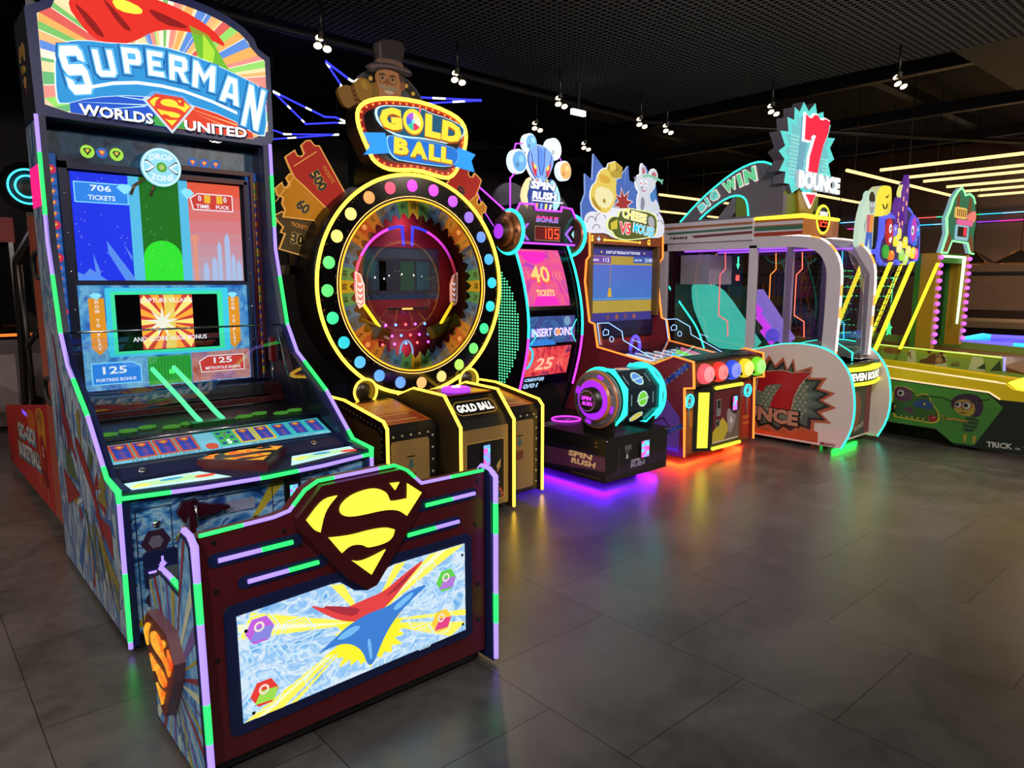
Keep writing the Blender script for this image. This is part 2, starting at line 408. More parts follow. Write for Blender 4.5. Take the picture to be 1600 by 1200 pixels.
# linear warm tubes hanging in the far part of the hall
tubes = [((11.04, 4.94), (15.8, 5.0), 'warm tube light nearest the ceiling sign of the red seven, running along the row'),
         ((11.4, 4.6), (11.1, -2.2), 'warm crosswise tube light, topmost of the fan at the right edge'),
         ((12.5, 4.6), (12.25, -2.2), 'warm crosswise tube light, second from the top of the right-hand fan'),
         ((13.2, 4.62), (12.95, -2.2), 'warm crosswise tube light, third from the top of the right-hand fan'),
         ((14.26, 4.61), (14.2, -2.2), 'warm crosswise tube light, fourth from the top of the right-hand fan'),
         ((15.2, 4.61), (15.1, -2.2), 'warm crosswise tube light, fifth from the top of the right-hand fan'),
         ((16.2, 4.67), (16.0, -2.2), 'warm crosswise tube light, lowest of the right-hand fan'),
         ((11.38, 8.64), (15.5, 8.63), 'upper of the warm tube lights left of the green neon arch'),
         ((14.03, 10.64), (17.3, 10.66), 'lower of the warm tube lights left of the green neon arch'),
         ((13.2, 6.66), (16.6, 6.74), 'warm tube light passing behind the starburst sign of the red seven')]
for (x0, y0), (x1, y1), lb in tubes:
    t = thing('tube_light', (x0, y0, 3.2), lb, 'ceiling light', 'warm linear tube lights')
    part('diffuser', MB().tube([(x0, y0, 3.2), (x1, y1, 3.2)], .024, TUB, n=6), t)
    for k in (.06, .35, .65, .94): part('suspension_cable', MB().tube([(x0 + (x1 - x0) * k, y0 + (y1 - y0) * k, 3.225), (x0 + (x1 - x0) * k, y0 + (y1 - y0) * k, 4.5)], .006, DRK, n=5), t)
# track spotlights, each a cluster of three little lamps
spots = [(2.94, 5.72, 'track spotlight cluster nearest above the navy backlit marquee'), (4.39, 5.78, 'track spotlight cluster right of the top-hat cut-out'),
         (5.81, 5.79, 'track spotlight cluster above the alien topper'), (6.47, 6.87, 'small dim spotlight cluster just above the alien topper'),
         (7.29, 5.85, 'left one of the close pair of spotlight clusters above the mouse sign'), (7.84, 5.86, 'right one of the close pair of spotlight clusters above the mouse sign'),
         (7.92, 7.37, 'lowest spotlight cluster, over the cheese and mouse sign'), (7.89, 4.43, 'spotlight cluster just left above the starburst sign'),
         (7.74, 3.01, 'spotlight cluster right of the starburst sign, near the bulkhead')]
for x, y, lb in spots:
    t = thing('track_spotlight', (x, y, 3.5), lb, 'spotlight', 'track spotlights')
    part('stem', MB().tube([(x, y, 3.56), (x, y, 3.86 if y < 6.2 else 4.5)], .012, BLK, n=6).lathe((x, y, 3.57), (0, 0, -1), [(.03, -.02), (.03, .03)], BLK, 12), t)
    for k in range(3):
        dx, dy, dz = ((-.034, 0, -.03), (.034, -.03, -.05), (.0, .03, .045))[k]
        part('lamp_head', MB().lathe((x + dx, y + dy, 3.5 + dz + .02), (-.3, -.6, -1), [(.012, -.04), (.028, -.01), (.034, .02), (.026, .021, SPOTL), (.0, .022, SPOTL)], BLK, 12), t)
solo('exit_light', MB().box(6.2, 6.42, 5.97, 6.01, 3.47, 3.53, WHT).box(6.29, 6.33, 5.98, 6.0, 3.53, 3.86, BLK), (6.3, 5.99, 3.5), 'small white emergency light panel hanging between spotlight clusters', 'emergency light')
# hanging neon stars: blue lines with white glowing spots
def neon(paths, lb, loc):
    t = thing('neon_star', loc, lb, 'neon light', 'hanging neon stars')
    for p in paths:
        part('neon_line', MB().led([(a, b, 3.5) for a, b in p], .014, [WHT, BLU, BLU, BLU, BLU], .14), t)
    part('suspension_cable', MB().tube([loc, (loc[0], loc[1], 3.85 if loc[1] < 6.2 else 4.5)], .004, BLK, n=5), t)
neon([[(3.72, 6.82), (3.19, 6.14), (3.65, 6.53), (4.4, 6.95), (4.55, 6.62), (5.1, 6.30), (4.76, 6.76), (4.5, 7.3)]], 'blue neon star with a tip high left of the top-hat cut-out', (3.19, 6.14, 3.5))
neon([[(4.5, 8.2), (4.3, 8.08), (4.19, 8.14), (3.26, 7.44), (4.2, 8.66), (4.43, 8.35), (4.8, 8.1)]], 'blue neon star with a tip beside the navy marquee edge', (3.26, 7.44, 3.5))
neon([[(3.6, 9.1), (4.03, 9.27), (4.26, 9.43), (4.81, 8.98), (4.28, 9.86), (3.9, 10.2)]], 'blue neon star lowest, above the fan of orange tickets', (4.81, 8.98, 3.5))
light('far_wall_fill', 'SPOT', (13.2, 1.0, 3.4), 900, (1, .78, .55), .1, (18, 2.0, 1.2), R(95))  # added spot that brightens the far wall, no fixture for it
# cyan ring sign at the far left
t = thing('neon_ring_sign', (1.2, 8.6, 2.48), 'double cyan neon ring sign on a black disc, far left', 'neon sign')
CY2 = m('neon_cyan', (.05, .72, 1), 2.0)
part('back_disc', MB().lathe((1.2, 8.66, 2.48), (0, -1, 0), [(.24, 0), (.24, .03), (0, .03)], BLK, 32), t)
for rr in (.165, .105): part('neon_ring', MB().tube([(a, 8.6, b) for a, b in circ(1.2, 2.48, rr, 40)], .013, CY2, closed=True), t)
part('post', MB().box(1.17, 1.23, 8.66, 8.72, .0, 2.4, BLK), t)
# billiard tables and their lamps far right
FELT = m('green_felt', '1d3a30', r=.9); WOODD = m('dark_wood', '2a1a12', r=.4); RAILW = m('pale_wood_rail', '8a745c', r=.45)
for i, (x, y) in enumerate(((15.3, 3.6), (15.3, .9))):
    t = thing('pool_table', (x, y, 0), ['pool table with pale rails under the pyramid lamps, left one', 'pool table with pale rails at the right edge of the hall'][i], 'pool table', 'pool tables')
    part('table_body', MB().box(x - .6, x + .6, y - 1.15, y + 1.15, .5, .78, WOODD), t)
    part('cloth', MB().box(x - .58, x + .58, y - 1.1, y + 1.1, .78, .80, FELT), t)
    rl = MB(); rl.box(x - .72, x - .58, y - 1.26, y + 1.26, .74, .85, RAILW); rl.box(x + .58, x + .72, y - 1.26, y + 1.26, .74, .85, RAILW)
    rl.box(x - .58, x + .58, y - 1.26, y - 1.1, .74, .85, RAILW); rl.box(x - .58, x + .58, y + 1.1, y + 1.26, .74, .85, RAILW); part('rail', rl, t)
    for sx in (-1, 1):
        for sy in (-1, 1): part('leg', MB().lathe((x + sx * .5, y + sy * .95, 0), (0, 0, 1), [(.05, 0), (.09, .2), (.07, .5)], WOODD, 12), t)
for i, (x, y) in enumerate(((14.6, 4.2), (14.6, 3.5))):
    t = thing('pendant_lamp', (x, y, 1.9), ['black pyramid pendant lamp partly hidden behind the green-edged sign', 'black pyramid pendant lamp with lit edges, right one over the pool table'][i], 'pendant lamp', 'pyramid lamps over the pool table')
    pr = [(x - .3, y - .3, 1.86), (x + .3, y - .3, 1.86), (x + .3, y + .3, 1.86), (x - .3, y + .3, 1.86)]
    part('shade', MB().add(pr + [(x, y, 2.1)], [(0, 1, 4), (1, 2, 4), (2, 3, 4), (3, 0, 4)], BLK), t)
    part('lamp', MB().ball((x, y, 1.93), .05, m('bulb_warm', (1, .7, .4), 5)), t)
    part('edge_trim', MB().tube(pr, .012, BRZ, closed=True, n=5).tube([pr[0], (x, y, 2.1), pr[2]], .012, BRZ, n=5).tube([pr[1], (x, y, 2.1), pr[3]], .012, BRZ, n=5), t)
    part('cord', MB().tube([(x, y, 2.1), (x + .01, y, 4.5)], .006, BRZ, n=5), t)
    light('pendant_light', 'POINT', (x, y, 1.8), 7, WARM, .05)
# low cue shelf / bench far right
t = thing('wall_bench', (17.4, 1.5, 0), 'long dark bench with a pale top against the brown far wall', 'bench')
part('seat', MB().box(17.1, 17.8, -2.5, 5.5, .42, .48, RAILW), t); part('base', MB().box(17.2, 17.75, -2.4, 5.4, 0, .42, BLK), t)
part('backrest', MB().box(17.74, 17.84, -2.5, 5.5, .6, .95, WOODD), t)
# air hockey table with glowing rails
t = thing('air_hockey_table', (10.8, 2.3, 0), 'air hockey table with blue glowing rails behind the bear alley', 'air hockey table')
part('table_body', MB().prism(FY(0), [(10.2, .05), (11.4, .05), (11.5, .76), (10.1, .76)], -3.1, -1.3, m('teal_laminate', '123a40', r=.4)), t)
part('playfield', MB().box(10.16, 11.44, 1.36, 3.04, .76, .775, m('playfield_dark', '1b2630', r=.15)), t)
part('rail', MB().led([(10.1, 1.3, .80), (10.1, 3.1, .80), (11.5, 3.1, .80), (11.5, 1.3, .80), (10.1, 1.3, .80)], .03, [m('neon_azure', (.03, .45, 1), 1.8), m('neon_deep_blue', (.1, .08, 1), 2.2)], 1.1), t)
part('score_bar', MB().box(10.3, 10.6, 2.0, 2.8, .776, .78, m('score_orange', (1, .3, .15), 1.2)), t)
# ================================================================== tall navy drop game, far left
HL = [(3.17, .02), (3.17, .70), (3.36, .718), (3.64, .945), (4.00, 1.14), (4.12, 1.30), (4.24, 1.745), (4.25, 2.355)]
COMIC = mnoise('comic_blue_print', ['0f2a5c', '1d4f96', '4a8cc8', '8fb9d8', '2a5aa8', '173a78'], 5, (1, 1, 2.4), r=.35, dist=1.5, rot=(.5, 0, .4))
COMICS = mnoise('comic_side_print', ['27466e', '4c7298', '8fa6b4', '5a5a80', '3a6a9c', '2a3f70'], 4.5, (1, 2.2, .8), r=.3, dist=1.6, rot=(.6, 0, 0))
SHIELD = [(1.021, .892), (1.32, .893), (1.424, .8), (1.386, .711), (1.268, .561), (1.214, .495), (1.178, .489), (1.11, .543), (.935, .767), (.933, .802)]
SGL = [[(1.019, .849), (1.072, .85), (1.026, .808), (1.007, .739), (.988, .749), (.961, .79)],
       [(1.077, .793), (1.084, .818), (1.121, .841), (1.18, .85), (1.225, .845), (1.26, .823), (1.268, .800), (1.275, .786), (1.344, .784), (1.346, .839), (1.405, .794), (1.34, .721), (1.306, .75), (1.248, .763), (1.148, .763), (1.095, .772)],
       [(1.274, .853), (1.312, .85), (1.294, .825)],
       [(1.036, .713), (1.116, .702), (1.195, .704), (1.257, .697), (1.288, .682), (1.282, .658), (1.255, .641), (1.178, .641), (1.164, .656), (1.13, .667), (1.105, .664), (1.081, .649)],
       [(1.118, .612), (1.147, .601), (1.192, .605), (1.249, .618), (1.19, .542)]]
SB = (.933, 1.424, .489, .893)
SYM = [(1.03, .893), (1.325, .893), (1.424, .795), (1.19, .489), (.933, .795)]
def round_s(p): return soften(p, 2, 112)
def emblem(mb, fr, dst, c, body, glow, th=.03, flip=False, side=None, gth=.006):
    """the lettered shield, plate th thick with raised lit strokes"""
    mb.prism(fr, mapp(SYM if th < .005 else SHIELD, SB, dst, flip), c, c + th, body, side)
    for g in SGL: mb.prism(fr, mapp(round_s(g), SB, dst, flip), c + th, c + th + gth, glow)
    return mb
def shieldlet(mb, fr, a, b, s, c, m1, m2, m3):
    """tiny shield mark inside a round token"""
    mb.flat(fr, circ(a, b, s, 16), c, m1)
    q = [(a - .6 * s, b + .25 * s), (a - .35 * s, b + .5 * s), (a + .35 * s, b + .5 * s), (a + .6 * s, b + .25 * s), (a, b - .6 * s)]
    mb.flat(fr, q, c + .001, m2); mb.flat(fr, scale(q, .5), c + .002, m3)

H = thing('arcade_machine', (1.24, 3.9, 0), 'tall navy drop game at far left with a big backlit rainbow marquee and blue screen', 'arcade machine', 'arcade machines in the row')
prof = HL + [(4.60, 2.355), (4.56, .02)]
def side(x0, x1, art):
    b = MB()
    b.prism(SX(0), prof, -x1, -x0, NAVY)
    if art:
        f = SX(x0)
        b.flat(f, inset([(3.17, .02), (3.17, .70), (3.36, .718), (4.12, 1.30), (4.25, 2.355), (4.60, 2.355), (4.56, .02)], .012), .001, COMICS)
        ol = m('shard_olive', '6a6430', r=.4); rd = m('shard_red', '6e1f26', r=.4); gr = m('shard_green', '3e4f38', r=.4); pa = m('shard_pale', '9aa4a8', r=.4); bl = m('shard_blue', '29508c', r=.4)
        rng = random.Random(3)
        for k in range(46):
            an = rng.uniform(0, 6.28); d0 = rng.uniform(.08, .3); d1 = d0 + rng.uniform(.08, .38); w = rng.uniform(.06, .16)
            cy, cz = 3.80, .52
            q = [(cy + d0 * math.cos(an), cz + d0 * 1.1 * math.sin(an)), (cy + d1 * math.cos(an - w), cz + d1 * 1.15 * math.sin(an - w)), (cy + d1 * 1.08 * math.cos(an + w), cz + d1 * 1.2 * math.sin(an + w))]
            if all(3.22 < p[0] < 4.5 and .06 < p[1] < .70 + max(0, (p[0] - 3.4) * .72) for p in q): b.flat(f, q, .002 + k * .00002, rng.choice([ol, rd, gr, pa, bl, ol, rd]))
        # long red ribbon and violet streaks, plain stand-ins for the printed picture
        b.flat(f, smooth([(4.32, 1.28), (4.25, 1.05), (4.17, .86), (4.12, .70), (4.17, .68), (4.24, .86), (4.30, 1.06), (4.35, 1.28)], 1), .0042, rd)
        b.flat(f, smooth([(3.98, .82), (3.80, .74), (3.60, .60), (3.50, .36), (3.57, .42), (3.66, .56), (3.84, .66), (3.97, .74)], 1), .0042, rd)
        for k in range(5): b.flat(f, [(4.45 - k * .06, .75 - .02 * k), (4.43 - k * .06, .76 - .02 * k), (4.38 - k * .05, 1.3 - k * .08)], .0043, m('streak_violet', '4a3f78', r=.4))
        for k in range(4): b.flat(f, [(3.9 - k * .12, .45 - .05 * k), (3.86 - k * .12, .46 - .05 * k), (3.7 - k * .1, .10)], .0043, ol if k % 2 else gr)
        b.text(f, 'WU', 3.34, .20, .07, .003, bl, rot=-20)
        emblem(b, f, (4.36, 4.54, 2.48, 2.75), .001, rd, GLD, .003, True)
    return b
spl = part('side_panel', side(.655, .692, True), H, 'side panel printed with blue comic shards')
spr = part('side_panel', side(1.783, 1.82, False), H)
part('side_reflection', MB().box(.650, .656, 4.30, 4.56, 1.93, 2.13, m('reflection_pink', (1, .015, .22), 1.0)), spl, 'pink reflection on the side, painted as a glowing patch')  # pink reflection on the glossy side, put in as a glowing patch
for x in (.652, 1.823):
    part('led_strip', MB().led([(x, a - .008, b + .002) for a, b in HL][::-1], .0135, [LIL, GRN], .30, .12), spl if x < 1 else spr, 'edge light strip alternating green and lilac')
part('led_strip', MB().led([(.66, 3.16, .672), (.95, 3.105, .672), (1.24, 3.085, .672), (1.53, 3.105, .672), (1.815, 3.16, .672)], .0125, [GRN, LIL, LIL], .185, .0), H, 'counter-edge light strip alternating green and lilac')
part('plinth', MB().box(.70, 1.78, 3.26, 4.50, 0, .06, BLK), H)
# lower front
fb = MB(); f = FY(3.19)
fb.box(.675, 1.80, 3.19, 4.56, .06, .655, NAVY); fb.rect(f, .675, 1.80, .06, .655, .001, COMIC)
ray = m('print_yellow', 'a89a30', r=.4); dkl = m('print_dark_line', '0a1430'); lt = m('print_light_blue', '5f8fb8', r=.4)
for q in ([(1.02, .36), (.90, .50), (.86, .44)], [(1.30, .62), (1.42, .66), (1.16, .40)], [(.68, .10), (.80, .06), (.75, .17)], [(1.05, .40), (1.22, .42), (1.10, .34)]): fb.flat(f, q, .002, ray)
for a, b, s in ((.785, .452, .088), (.785, .20, .085), (1.02, .25, .09), (1.25, .40, .08), (1.55, .50, .09), (1.6, .25, .09)):
    fb.ringflat(f, hexa(a, b, s), hexa(a, b, s - .008), .002, lt)
for a, b in ((.785, .452), (.785, .20)): fb.flat(f, hexa(a, b, .06), .003, m('badge_plum', '2c1530')); fb.flat(f, hexa(a, b, .03), .004, m('badge_mauve', '5f5a70'))
for x0, x1, z0, z1 in ((.71, .715, .10, .60), (.85, .854, .10, .60), (.715, .85, .60, .604), (.715, .85, .10, .104), (.93, 1.5, .595, .60), (.93, .934, .10, .595), (1.30, 1.304, .10, .60)): fb.rect(f, x0, x1, z0, z1, .0025, dkl)
for z in (.56, .44, .28, .12): fb.flat(f, circ(.693, z, .008, 10), .003, BLK)
FPN = part('front_panel', fb, H, 'lower front with printed blue hexagons')
tk = MB(); tk.prism(f, rrect(.728, .865, .255, .415, .015), 0, .02, NAVY)
tk.flat(f, [(.79, .348), (.812, .348), (.812, .366), (.806, .366), (.806, .39), (.796, .39), (.796, .366), (.79, .366)], .021, LIL); tk.flat(f, [(.782, .356), (.801, .338), (.82, .356)], .021, LIL)
tk.prism(f, rrect(.742, .852, .326, .333, .003), .02, .03, LIL)
part('ticket_dispenser', tk, FPN, 'ticket slot with a lit arrow and line')
ck = MB(); cm = m('crank_maroon', '3a1220', r=.25, mt=.3)
ck.prism(f, hexa(.925, .562, .055), 0, .03, cm); ck.prism(f, [(.94, .60), (1.08, .565), (1.085, .55), (.94, .535)], .02, .06, cm); ck.box(.90, .925, 3.10, 3.17, .48, .58, cm); ck.tube([(.932, 3.11, .60), (.932, 3.11, .50)], .006, CHR)
part('lock_handle', ck, FPN, 'dark red lever handle')
part('lock', MB().lathe((.79, 3.19, .53), (0, -1, 0), [(.016, 0), (.016, .012), (.0, .014)], CHR, 16), FPN)
part('name_plate', MB().prism(f, rrect(1.08, 1.215, .513, .565, .008), 0, .01, m('plate_lavender', '8088a8', r=.3)), FPN)
cr = MB(); cr.prism(f, rrect(1.36, 1.44, .45, .62, .012), 0, .012, BLK)
cols = [m('card_%d' % i, c, 1.3) for i, c in enumerate([(.15, .4, 1), (.9, .1, .5), (.4, .2, 1), (.1, .8, .7)])]
def card_reader(mb, fr, a0, a1, b0, b1, c):
    mb.prism(fr, rrect(a0, a1, b0, b1, (a1 - a0) * .25), c, c + .012, m('reader_black', '101018'), None)
    rng = random.Random(int(a0 * 1000)); nx, ny = 3, 6
    for i in range(nx):
        for j in range(ny):
            da, db = (a1 - a0) * .8 / nx, (b1 - b0) * .84 / ny
            mb.rect(fr, a0 + (a1 - a0) * .1 + i * da, a0 + (a1 - a0) * .1 + (i + 1) * da, b0 + (b1 - b0) * .08 + j * db, b0 + (b1 - b0) * .08 + (j + 1) * db, c + .013, rng.choice(cols))
    return mb
part('card_reader', card_reader(cr, f, 1.375, 1.425, .47, .60, .012), FPN, 'lit card reader')
# counter
dk = MB(); deck = [(.66, 3.175), (.95, 3.12), (1.24, 3.10), (1.53, 3.12), (1.815, 3.175), (1.815, 3.36), (.66, 3.36)]
dk.prism(TZ(.655), deck, 0, .035, NAVY)
for q in ([(.709, 3.323), (.711, 3.20), (1.10, 3.135), (1.02, 3.322)], [(1.38, 3.14), (1.46, 3.31), (1.785, 3.318), (1.765, 3.215)]):
    dk.flat(TZ(.69), q, .001, m('counter_art_lit', (.55, .93, 1), .95)); k = scale(q, .8, .55)
    dk.flat(TZ(.69), k, .002, m('counter_art_pale', (.55, .9, .45), .85)); c0 = (sum(p[0] for p in q) / 4, sum(p[1] for p in q) / 4)
    dk.flat(TZ(.69), circ(c0[0] + .13, c0[1] - .02, .045, 16, .025), .003, m('art_red_spot', (.9, .08, .05), .8))
    dk.flat(TZ(.69), circ(c0[0] - .13, c0[1] - .005, .04, 16, .024), .003, m('art_yellow_spot', (.9, .85, .15), .9)); dk.flat(TZ(.69), circ(c0[0], c0[1] + .02, .05, 16, .02), .003, m('art_blue_spot', (.08, .45, .8), .7))
CTR = part('counter', dk, H, 'navy counter with two lit instruction cards')
FL = mnoise('flame_glow', [(.85, .05, .002), (1, .22, .01), (1, .52, .03), (1, .12, .004)], 14, e=.95, dist=1)
bt = MB(); bt.prism(TZ(.69), mapp(SYM, SB, (1.03, 1.46, 3.115, 3.46)), .0, .045, m('button_black', '120a0a', r=.3), MAR)
for g in SGL: bt.flat(TZ(.735), mapp(g, SB, (1.03, 1.46, 3.115, 3.46)), .001, FL)
part('shield_button', bt, CTR, 'shield-shaped button with a flame-coloured letter')
lp = MB(); lp.prism(SX(0), [(3.36, .655), (3.36, .70), (3.43, .735), (3.50, .735), (3.50, .655)], -1.80, -.675, NAVY)
for x in (.80, 1.62): lp.lathe((x, 3.395, .717), (0, -.45, .89), [(.017, 0), (.017, .008), (.011, .010), (0, .010)], CHR, 16)
part('tray_lip', lp, H)
# card tray
TR = TF((.69, 3.48, .735), (1, 0, 0), (0, .30, .10)); ty = MB(); TW, TH = 1.10, .25
ty.prism(TR, [(0, 0), (TW, 0), (TW, TH), (0, TH)], -.03, 0, NAVY)
cb = m('card_backs_blue', (.05, .10, .62), .55); crd = m('card_mark_red', (.75, .12, .06), .7); cy = m('card_gold', (.9, .62, .05), .7); ct = m('card_teal', (.06, .6, .62), .7); cg = m('card_green', (.08, .6, .12), .7); cs = m('card_sky', (.25, .7, .9), .7)
ty.rect(TR, .02, TW - .02, .015, .19, .001, ct); ty.rect(TR, .02, TW - .02, .012, .035, .0015, cs)
for i in range(11):
    x = .03 + i * .0955; bg = [crd, crd, crd, crd, cs, cg, cy, cy, ct, ct, ct][i]
    ty.rect(TR, x, x + .09, .038, .185, .002, bg)
    if i == 4: ty.flat(TR, circ(x + .05, .05, .03, 14), .003, crd); continue
    if i == 5:
        for px, pz in ((.018, .06), (.018, .11), (.018, .16), (.072, .06), (.072, .11), (.072, .16)): ty.flat(TR, circ(x + px, pz, .012, 10), .003, cb)
        ty.text(TR, '7', x + .045, .14, .05, .003, WPL); ty.text(TR, '5', x + .045, .07, .04, .003, WHT); continue
    ty.rect(TR, x + .012, x + .078, .05, .175, .003, cb)
    q = [(x + .02, .155), (x + .03, .167), (x + .06, .167), (x + .07, .155), (x + .045, .13)]; ty.flat(TR, q, .004, crd); ty.flat(TR, scale(q, .5), .005, cy)
    for k in range(4): ty.flat(TR, [(x + .03, .115 - k * .016), (x + .045, .105 - k * .016), (x + .06, .115 - k * .016), (x + .045, .11 - k * .016)], .004, crd)
ty.text(TR, 'FILL ANY COLUMN TO WIN', .30, .022, .016, .002, NAVY, w=.4); ty.text(TR, 'BE AN EXTRAORDINARY WIN', .82, .022, .014, .002, NAVY, w=.34)
ty.tube([TR.p(0, .20, .01), TR.p(TW, .20, .01)], .008, CHR, n=6)
part('card_tray', ty, H, 'sloping tray of printed cards behind the rail')
# playfield
pf = MB(); pf.add([(.68, 3.70, .80), (1.795, 3.70, .80), (1.795, 4.38, .86), (.68, 4.38, .86)], [(0, 1, 2, 3)], BLK)
pf.box(.68, 1.795, 4.28, 4.38, .86, .93, m('playfield_silver', '77757c', r=.2, mt=.8)); pf.box(.68, 1.795, 4.10, 4.13, .845, .875, MAR)
part('playfield', pf, H, 'black playfield shelf')
rng = random.Random(5)
for i in range(11):
    x = .76 + i * .096
    if i == 5: continue
    part('ring_token', MB().tube([(x + a, 3.80 + (i % 3) * .035 + b, .822) for a, b in circ(0, 0, .038, 20, .024)], .006, m('token_green', (.10, .42, .05), .5), closed=True, n=6), H)
GT = m('rail_green_glow', (.12, .95, .42), 1.1)
for dx in (0, .115):
    pth = [(1.12 + dx, 4.36, 1.06), (1.14 + dx, 4.22, 1.0), (1.17 + dx, 4.05, .92), (1.19 + dx, 3.90, .85), (1.19 + dx, 3.80, .83)]
    part('guide_rail', MB().tube(smooth(pth, 2, False), .013, GT, n=8), H, 'glowing green guide rail')
part('guide_base', MB().box(1.14, 1.36, 3.76, 3.84, .805, .83, m('guide_green', '1f5a2a', r=.3)), H)
# screens
sc_b = MB(); f = FY(4.42)
sc_b.box(.675, 1.80, 4.42, 4.60, .90, 2.355, NAVY); sc_b.rect(f, .675, 1.80, 2.12, 2.33, .002, mnoise('comic_dim_print', ['0c1a30', '1a3c5c', '2e5a78', '142c48'], 8, r=.3))
for x, k in ((.896, 0), (.964, 1), (1.035, 0), (1.43, 1), (1.495, 1), (1.56, 1)): shieldlet(sc_b, f, x, 2.232, .034 if k == 0 else .028, .004, [m('token_lime', (.45, .9, .08), .8), m('token_blue', (.05, .2, .7), .6)][k], [m('token_dark', '2a4a1a'), m('token_red', (.9, .12, .05), .8)][k], m('token_yellow', (.95, .75, .1), .8))
part('screen_housing', sc_b, H)
u = MB(); f = FY(4.40); u.prism(f, rrect(.785, 1.70, 1.545, 2.14, .01), -.02, 0, BLK)
sb = m('screen_blue', (.012, .035, .80), .95); sg = m('screen_green', (.012, .16, .012), .9); sbr = m('screen_lime', (.03, .78, .03), .9); ss = m('screen_sky', (.10, .55, .85), .85); sw = m('screen_white', (.85, .93, 1), .9); dr = m('screen_deep_red', (.62, .05, .04), .9)
u.rect(f, .80, 1.075, 1.556, 2.122, .001, sb); u.rect(f, 1.075, 1.13, 1.556, 2.122, .001, ss); u.rect(f, 1.13, 1.335, 1.556, 2.122, .001, sg); u.rect(f, 1.335, 1.385, 1.556, 2.122, .001, ss)
for i in range(8):
    t = i / 7; c = (.78 - .30 * t, .10 + .26 * t, .05 + .42 * t); u.rect(f, 1.385, 1.685, 2.118 - .5625 * (i + 1) / 8, 2.118 - .5625 * i / 8, .001, m('screen_dusk_%d' % i, c, .9))
u.flat(f, [(1.13, 1.556)] + [(1.2325 + .1025 * math.cos(R(180 - a)), 1.68 + .10 * math.sin(R(a))) for a in range(0, 181, 12)] + [(1.335, 1.556)], .002, sbr)
for q in ([(.95, 1.77), (1.085, 1.556), (1.03, 1.556), (.955, 1.70)], [(.88, 1.70), (.91, 1.60), (.90, 1.556), (.885, 1.61)], [(1.03, 1.76), (1.07, 1.69), (1.07, 1.66)], [(.80, 1.60), (.90, 1.556), (.80, 1.556)], [(.86, 1.62), (.94, 1.556), (.80, 1.556)]): u.flat(f, q, .002, m('screen_ice', (.10, .28, .88), .9))
sk = m('screen_tower', (.42, .55, .85), .85); sp = m('screen_salmon', (.80, .32, .22), .85)
for x, w, h in ((1.40, .02, .22), (1.45, .03, .08), (1.50, .03, .11), (1.535, .025, .20), (1.58, .03, .25), (1.615, .025, .13), (1.645, .03, .09)): u.rect(f, x, x + w, 1.556, 1.556 + h, .002, sk if x > 1.42 else sp); u.flat(f, [(x, 1.556 + h), (x + w, 1.556 + h), (x + w / 2, 1.59 + h)], .002, sk if x > 1.42 else sp)
u.flat(f, circ(1.41, 1.80, .022, 16), .003, sp)
rng = random.Random(9)
for k in range(60): x, z = rng.uniform(.81, 1.33), rng.uniform(1.60, 2.1); u.flat(f, circ(x, z, .0018, 5), .003, sw)
cyl = m('screen_cyan_line', (.25, .75, 1), 1.0); u.rect(f, .813, 1.073, 1.965, 2.073, .003, m('screen_azure', (.03, .25, .85), .9)); u.ringflat(f, rrect(.813, 1.073, 1.965, 2.073, .002, 1), rrect(.818, 1.068, 1.970, 2.068, .002, 1), .004, cyl)
u.text(f, '706', .94, 2.044, .032, .005, sw, w=.1, bold=.02); u.text(f, 'TICKETS', .942, 1.994, .026, .005, sw, w=.13, bold=.02)
u.flat(f, [(1.015, 2.055), (1.04, 2.075), (1.075, 2.075), (1.095, 2.055), (1.055, 2.02)], .006, cyl)
u.flat(f, [(1.41, 1.962), (1.641, 1.962), (1.641, 2.059), (1.44, 2.059), (1.395, 2.03)], .003, sw); u.flat(f, inset([(1.41, 1.962), (1.641, 1.962), (1.641, 2.059), (1.44, 2.059), (1.395, 2.03)], .006), .004, dr)
for x in (1.475, 1.545): u.rect(f, x, x + .035, 2.005, 2.05, .005, m('screen_gold', (.9, .5, .04), .9))
u.text(f, '0', 1.45, 2.03, .032, .006, sw, bold=.02); u.text(f, '0', 1.595, 2.03, .032, .006, sw, bold=.02); u.text(f, 'TIME', 1.465, 1.985, .022, .006, sw, bold=.02, w=.075); u.text(f, 'PUCK', 1.58, 1.985, .022, .006, sw, bold=.02, w=.08)
u.flat(f, [(1.345, 2.06), (1.37, 2.08), (1.40, 2.075), (1.42, 2.055), (1.38, 2.02)], .006, cyl)
part('upper_screen', u, H, 'upper screen in blue, green and red fields')
lo = MB(); lo.prism(f, rrect(.785, 1.70, .955, 1.535, .01), -.02, 0, mnoise('screen_lower_print', [(.02, .08, .5), (.05, .3, .75), (.2, .6, .9), (.03, .12, .6)], 7, e=.75, dist=1.2))
lo.rect(f, 1.35, 1.695, .96, 1.14, .001, mnoise('screen_lower_red', [(.6, .12, .08), (.75, .35, .3), (.4, .2, .4)], 9, e=.7))
lo.prism(f, rrect(.92, 1.58, 1.135, 1.515, .01), 0, .008, m('frame_cyan', (.05, .62, .85), .9)); lo.rect(f, .945, 1.545, 1.15, 1.495, .009, m('frame_green', (.05, .85, .42), .85)); lo.rect(f, .965, 1.515, 1.165, 1.478, .010, m('screen_black', '050507', r=.15))
lo.rect(f, 1.09, 1.37, 1.168, 1.476, .011, dr)
for k in range(16):
    an = k * 6.283 / 16; q = [(1.23, 1.32)]
    for s in (-.12, .12):
        dx, dz = math.cos(an + s), math.sin(an + s); t = min(.14 / max(1e-3, abs(dx)), .153 / max(1e-3, abs(dz))); q.append((1.23 + dx * t, 1.322 + dz * t))
    lo.flat(f, q, .012, m('burst_orange', (1, .42, .04), .95) if k % 2 else m('burst_yellow', (1, .8, .2), .95))
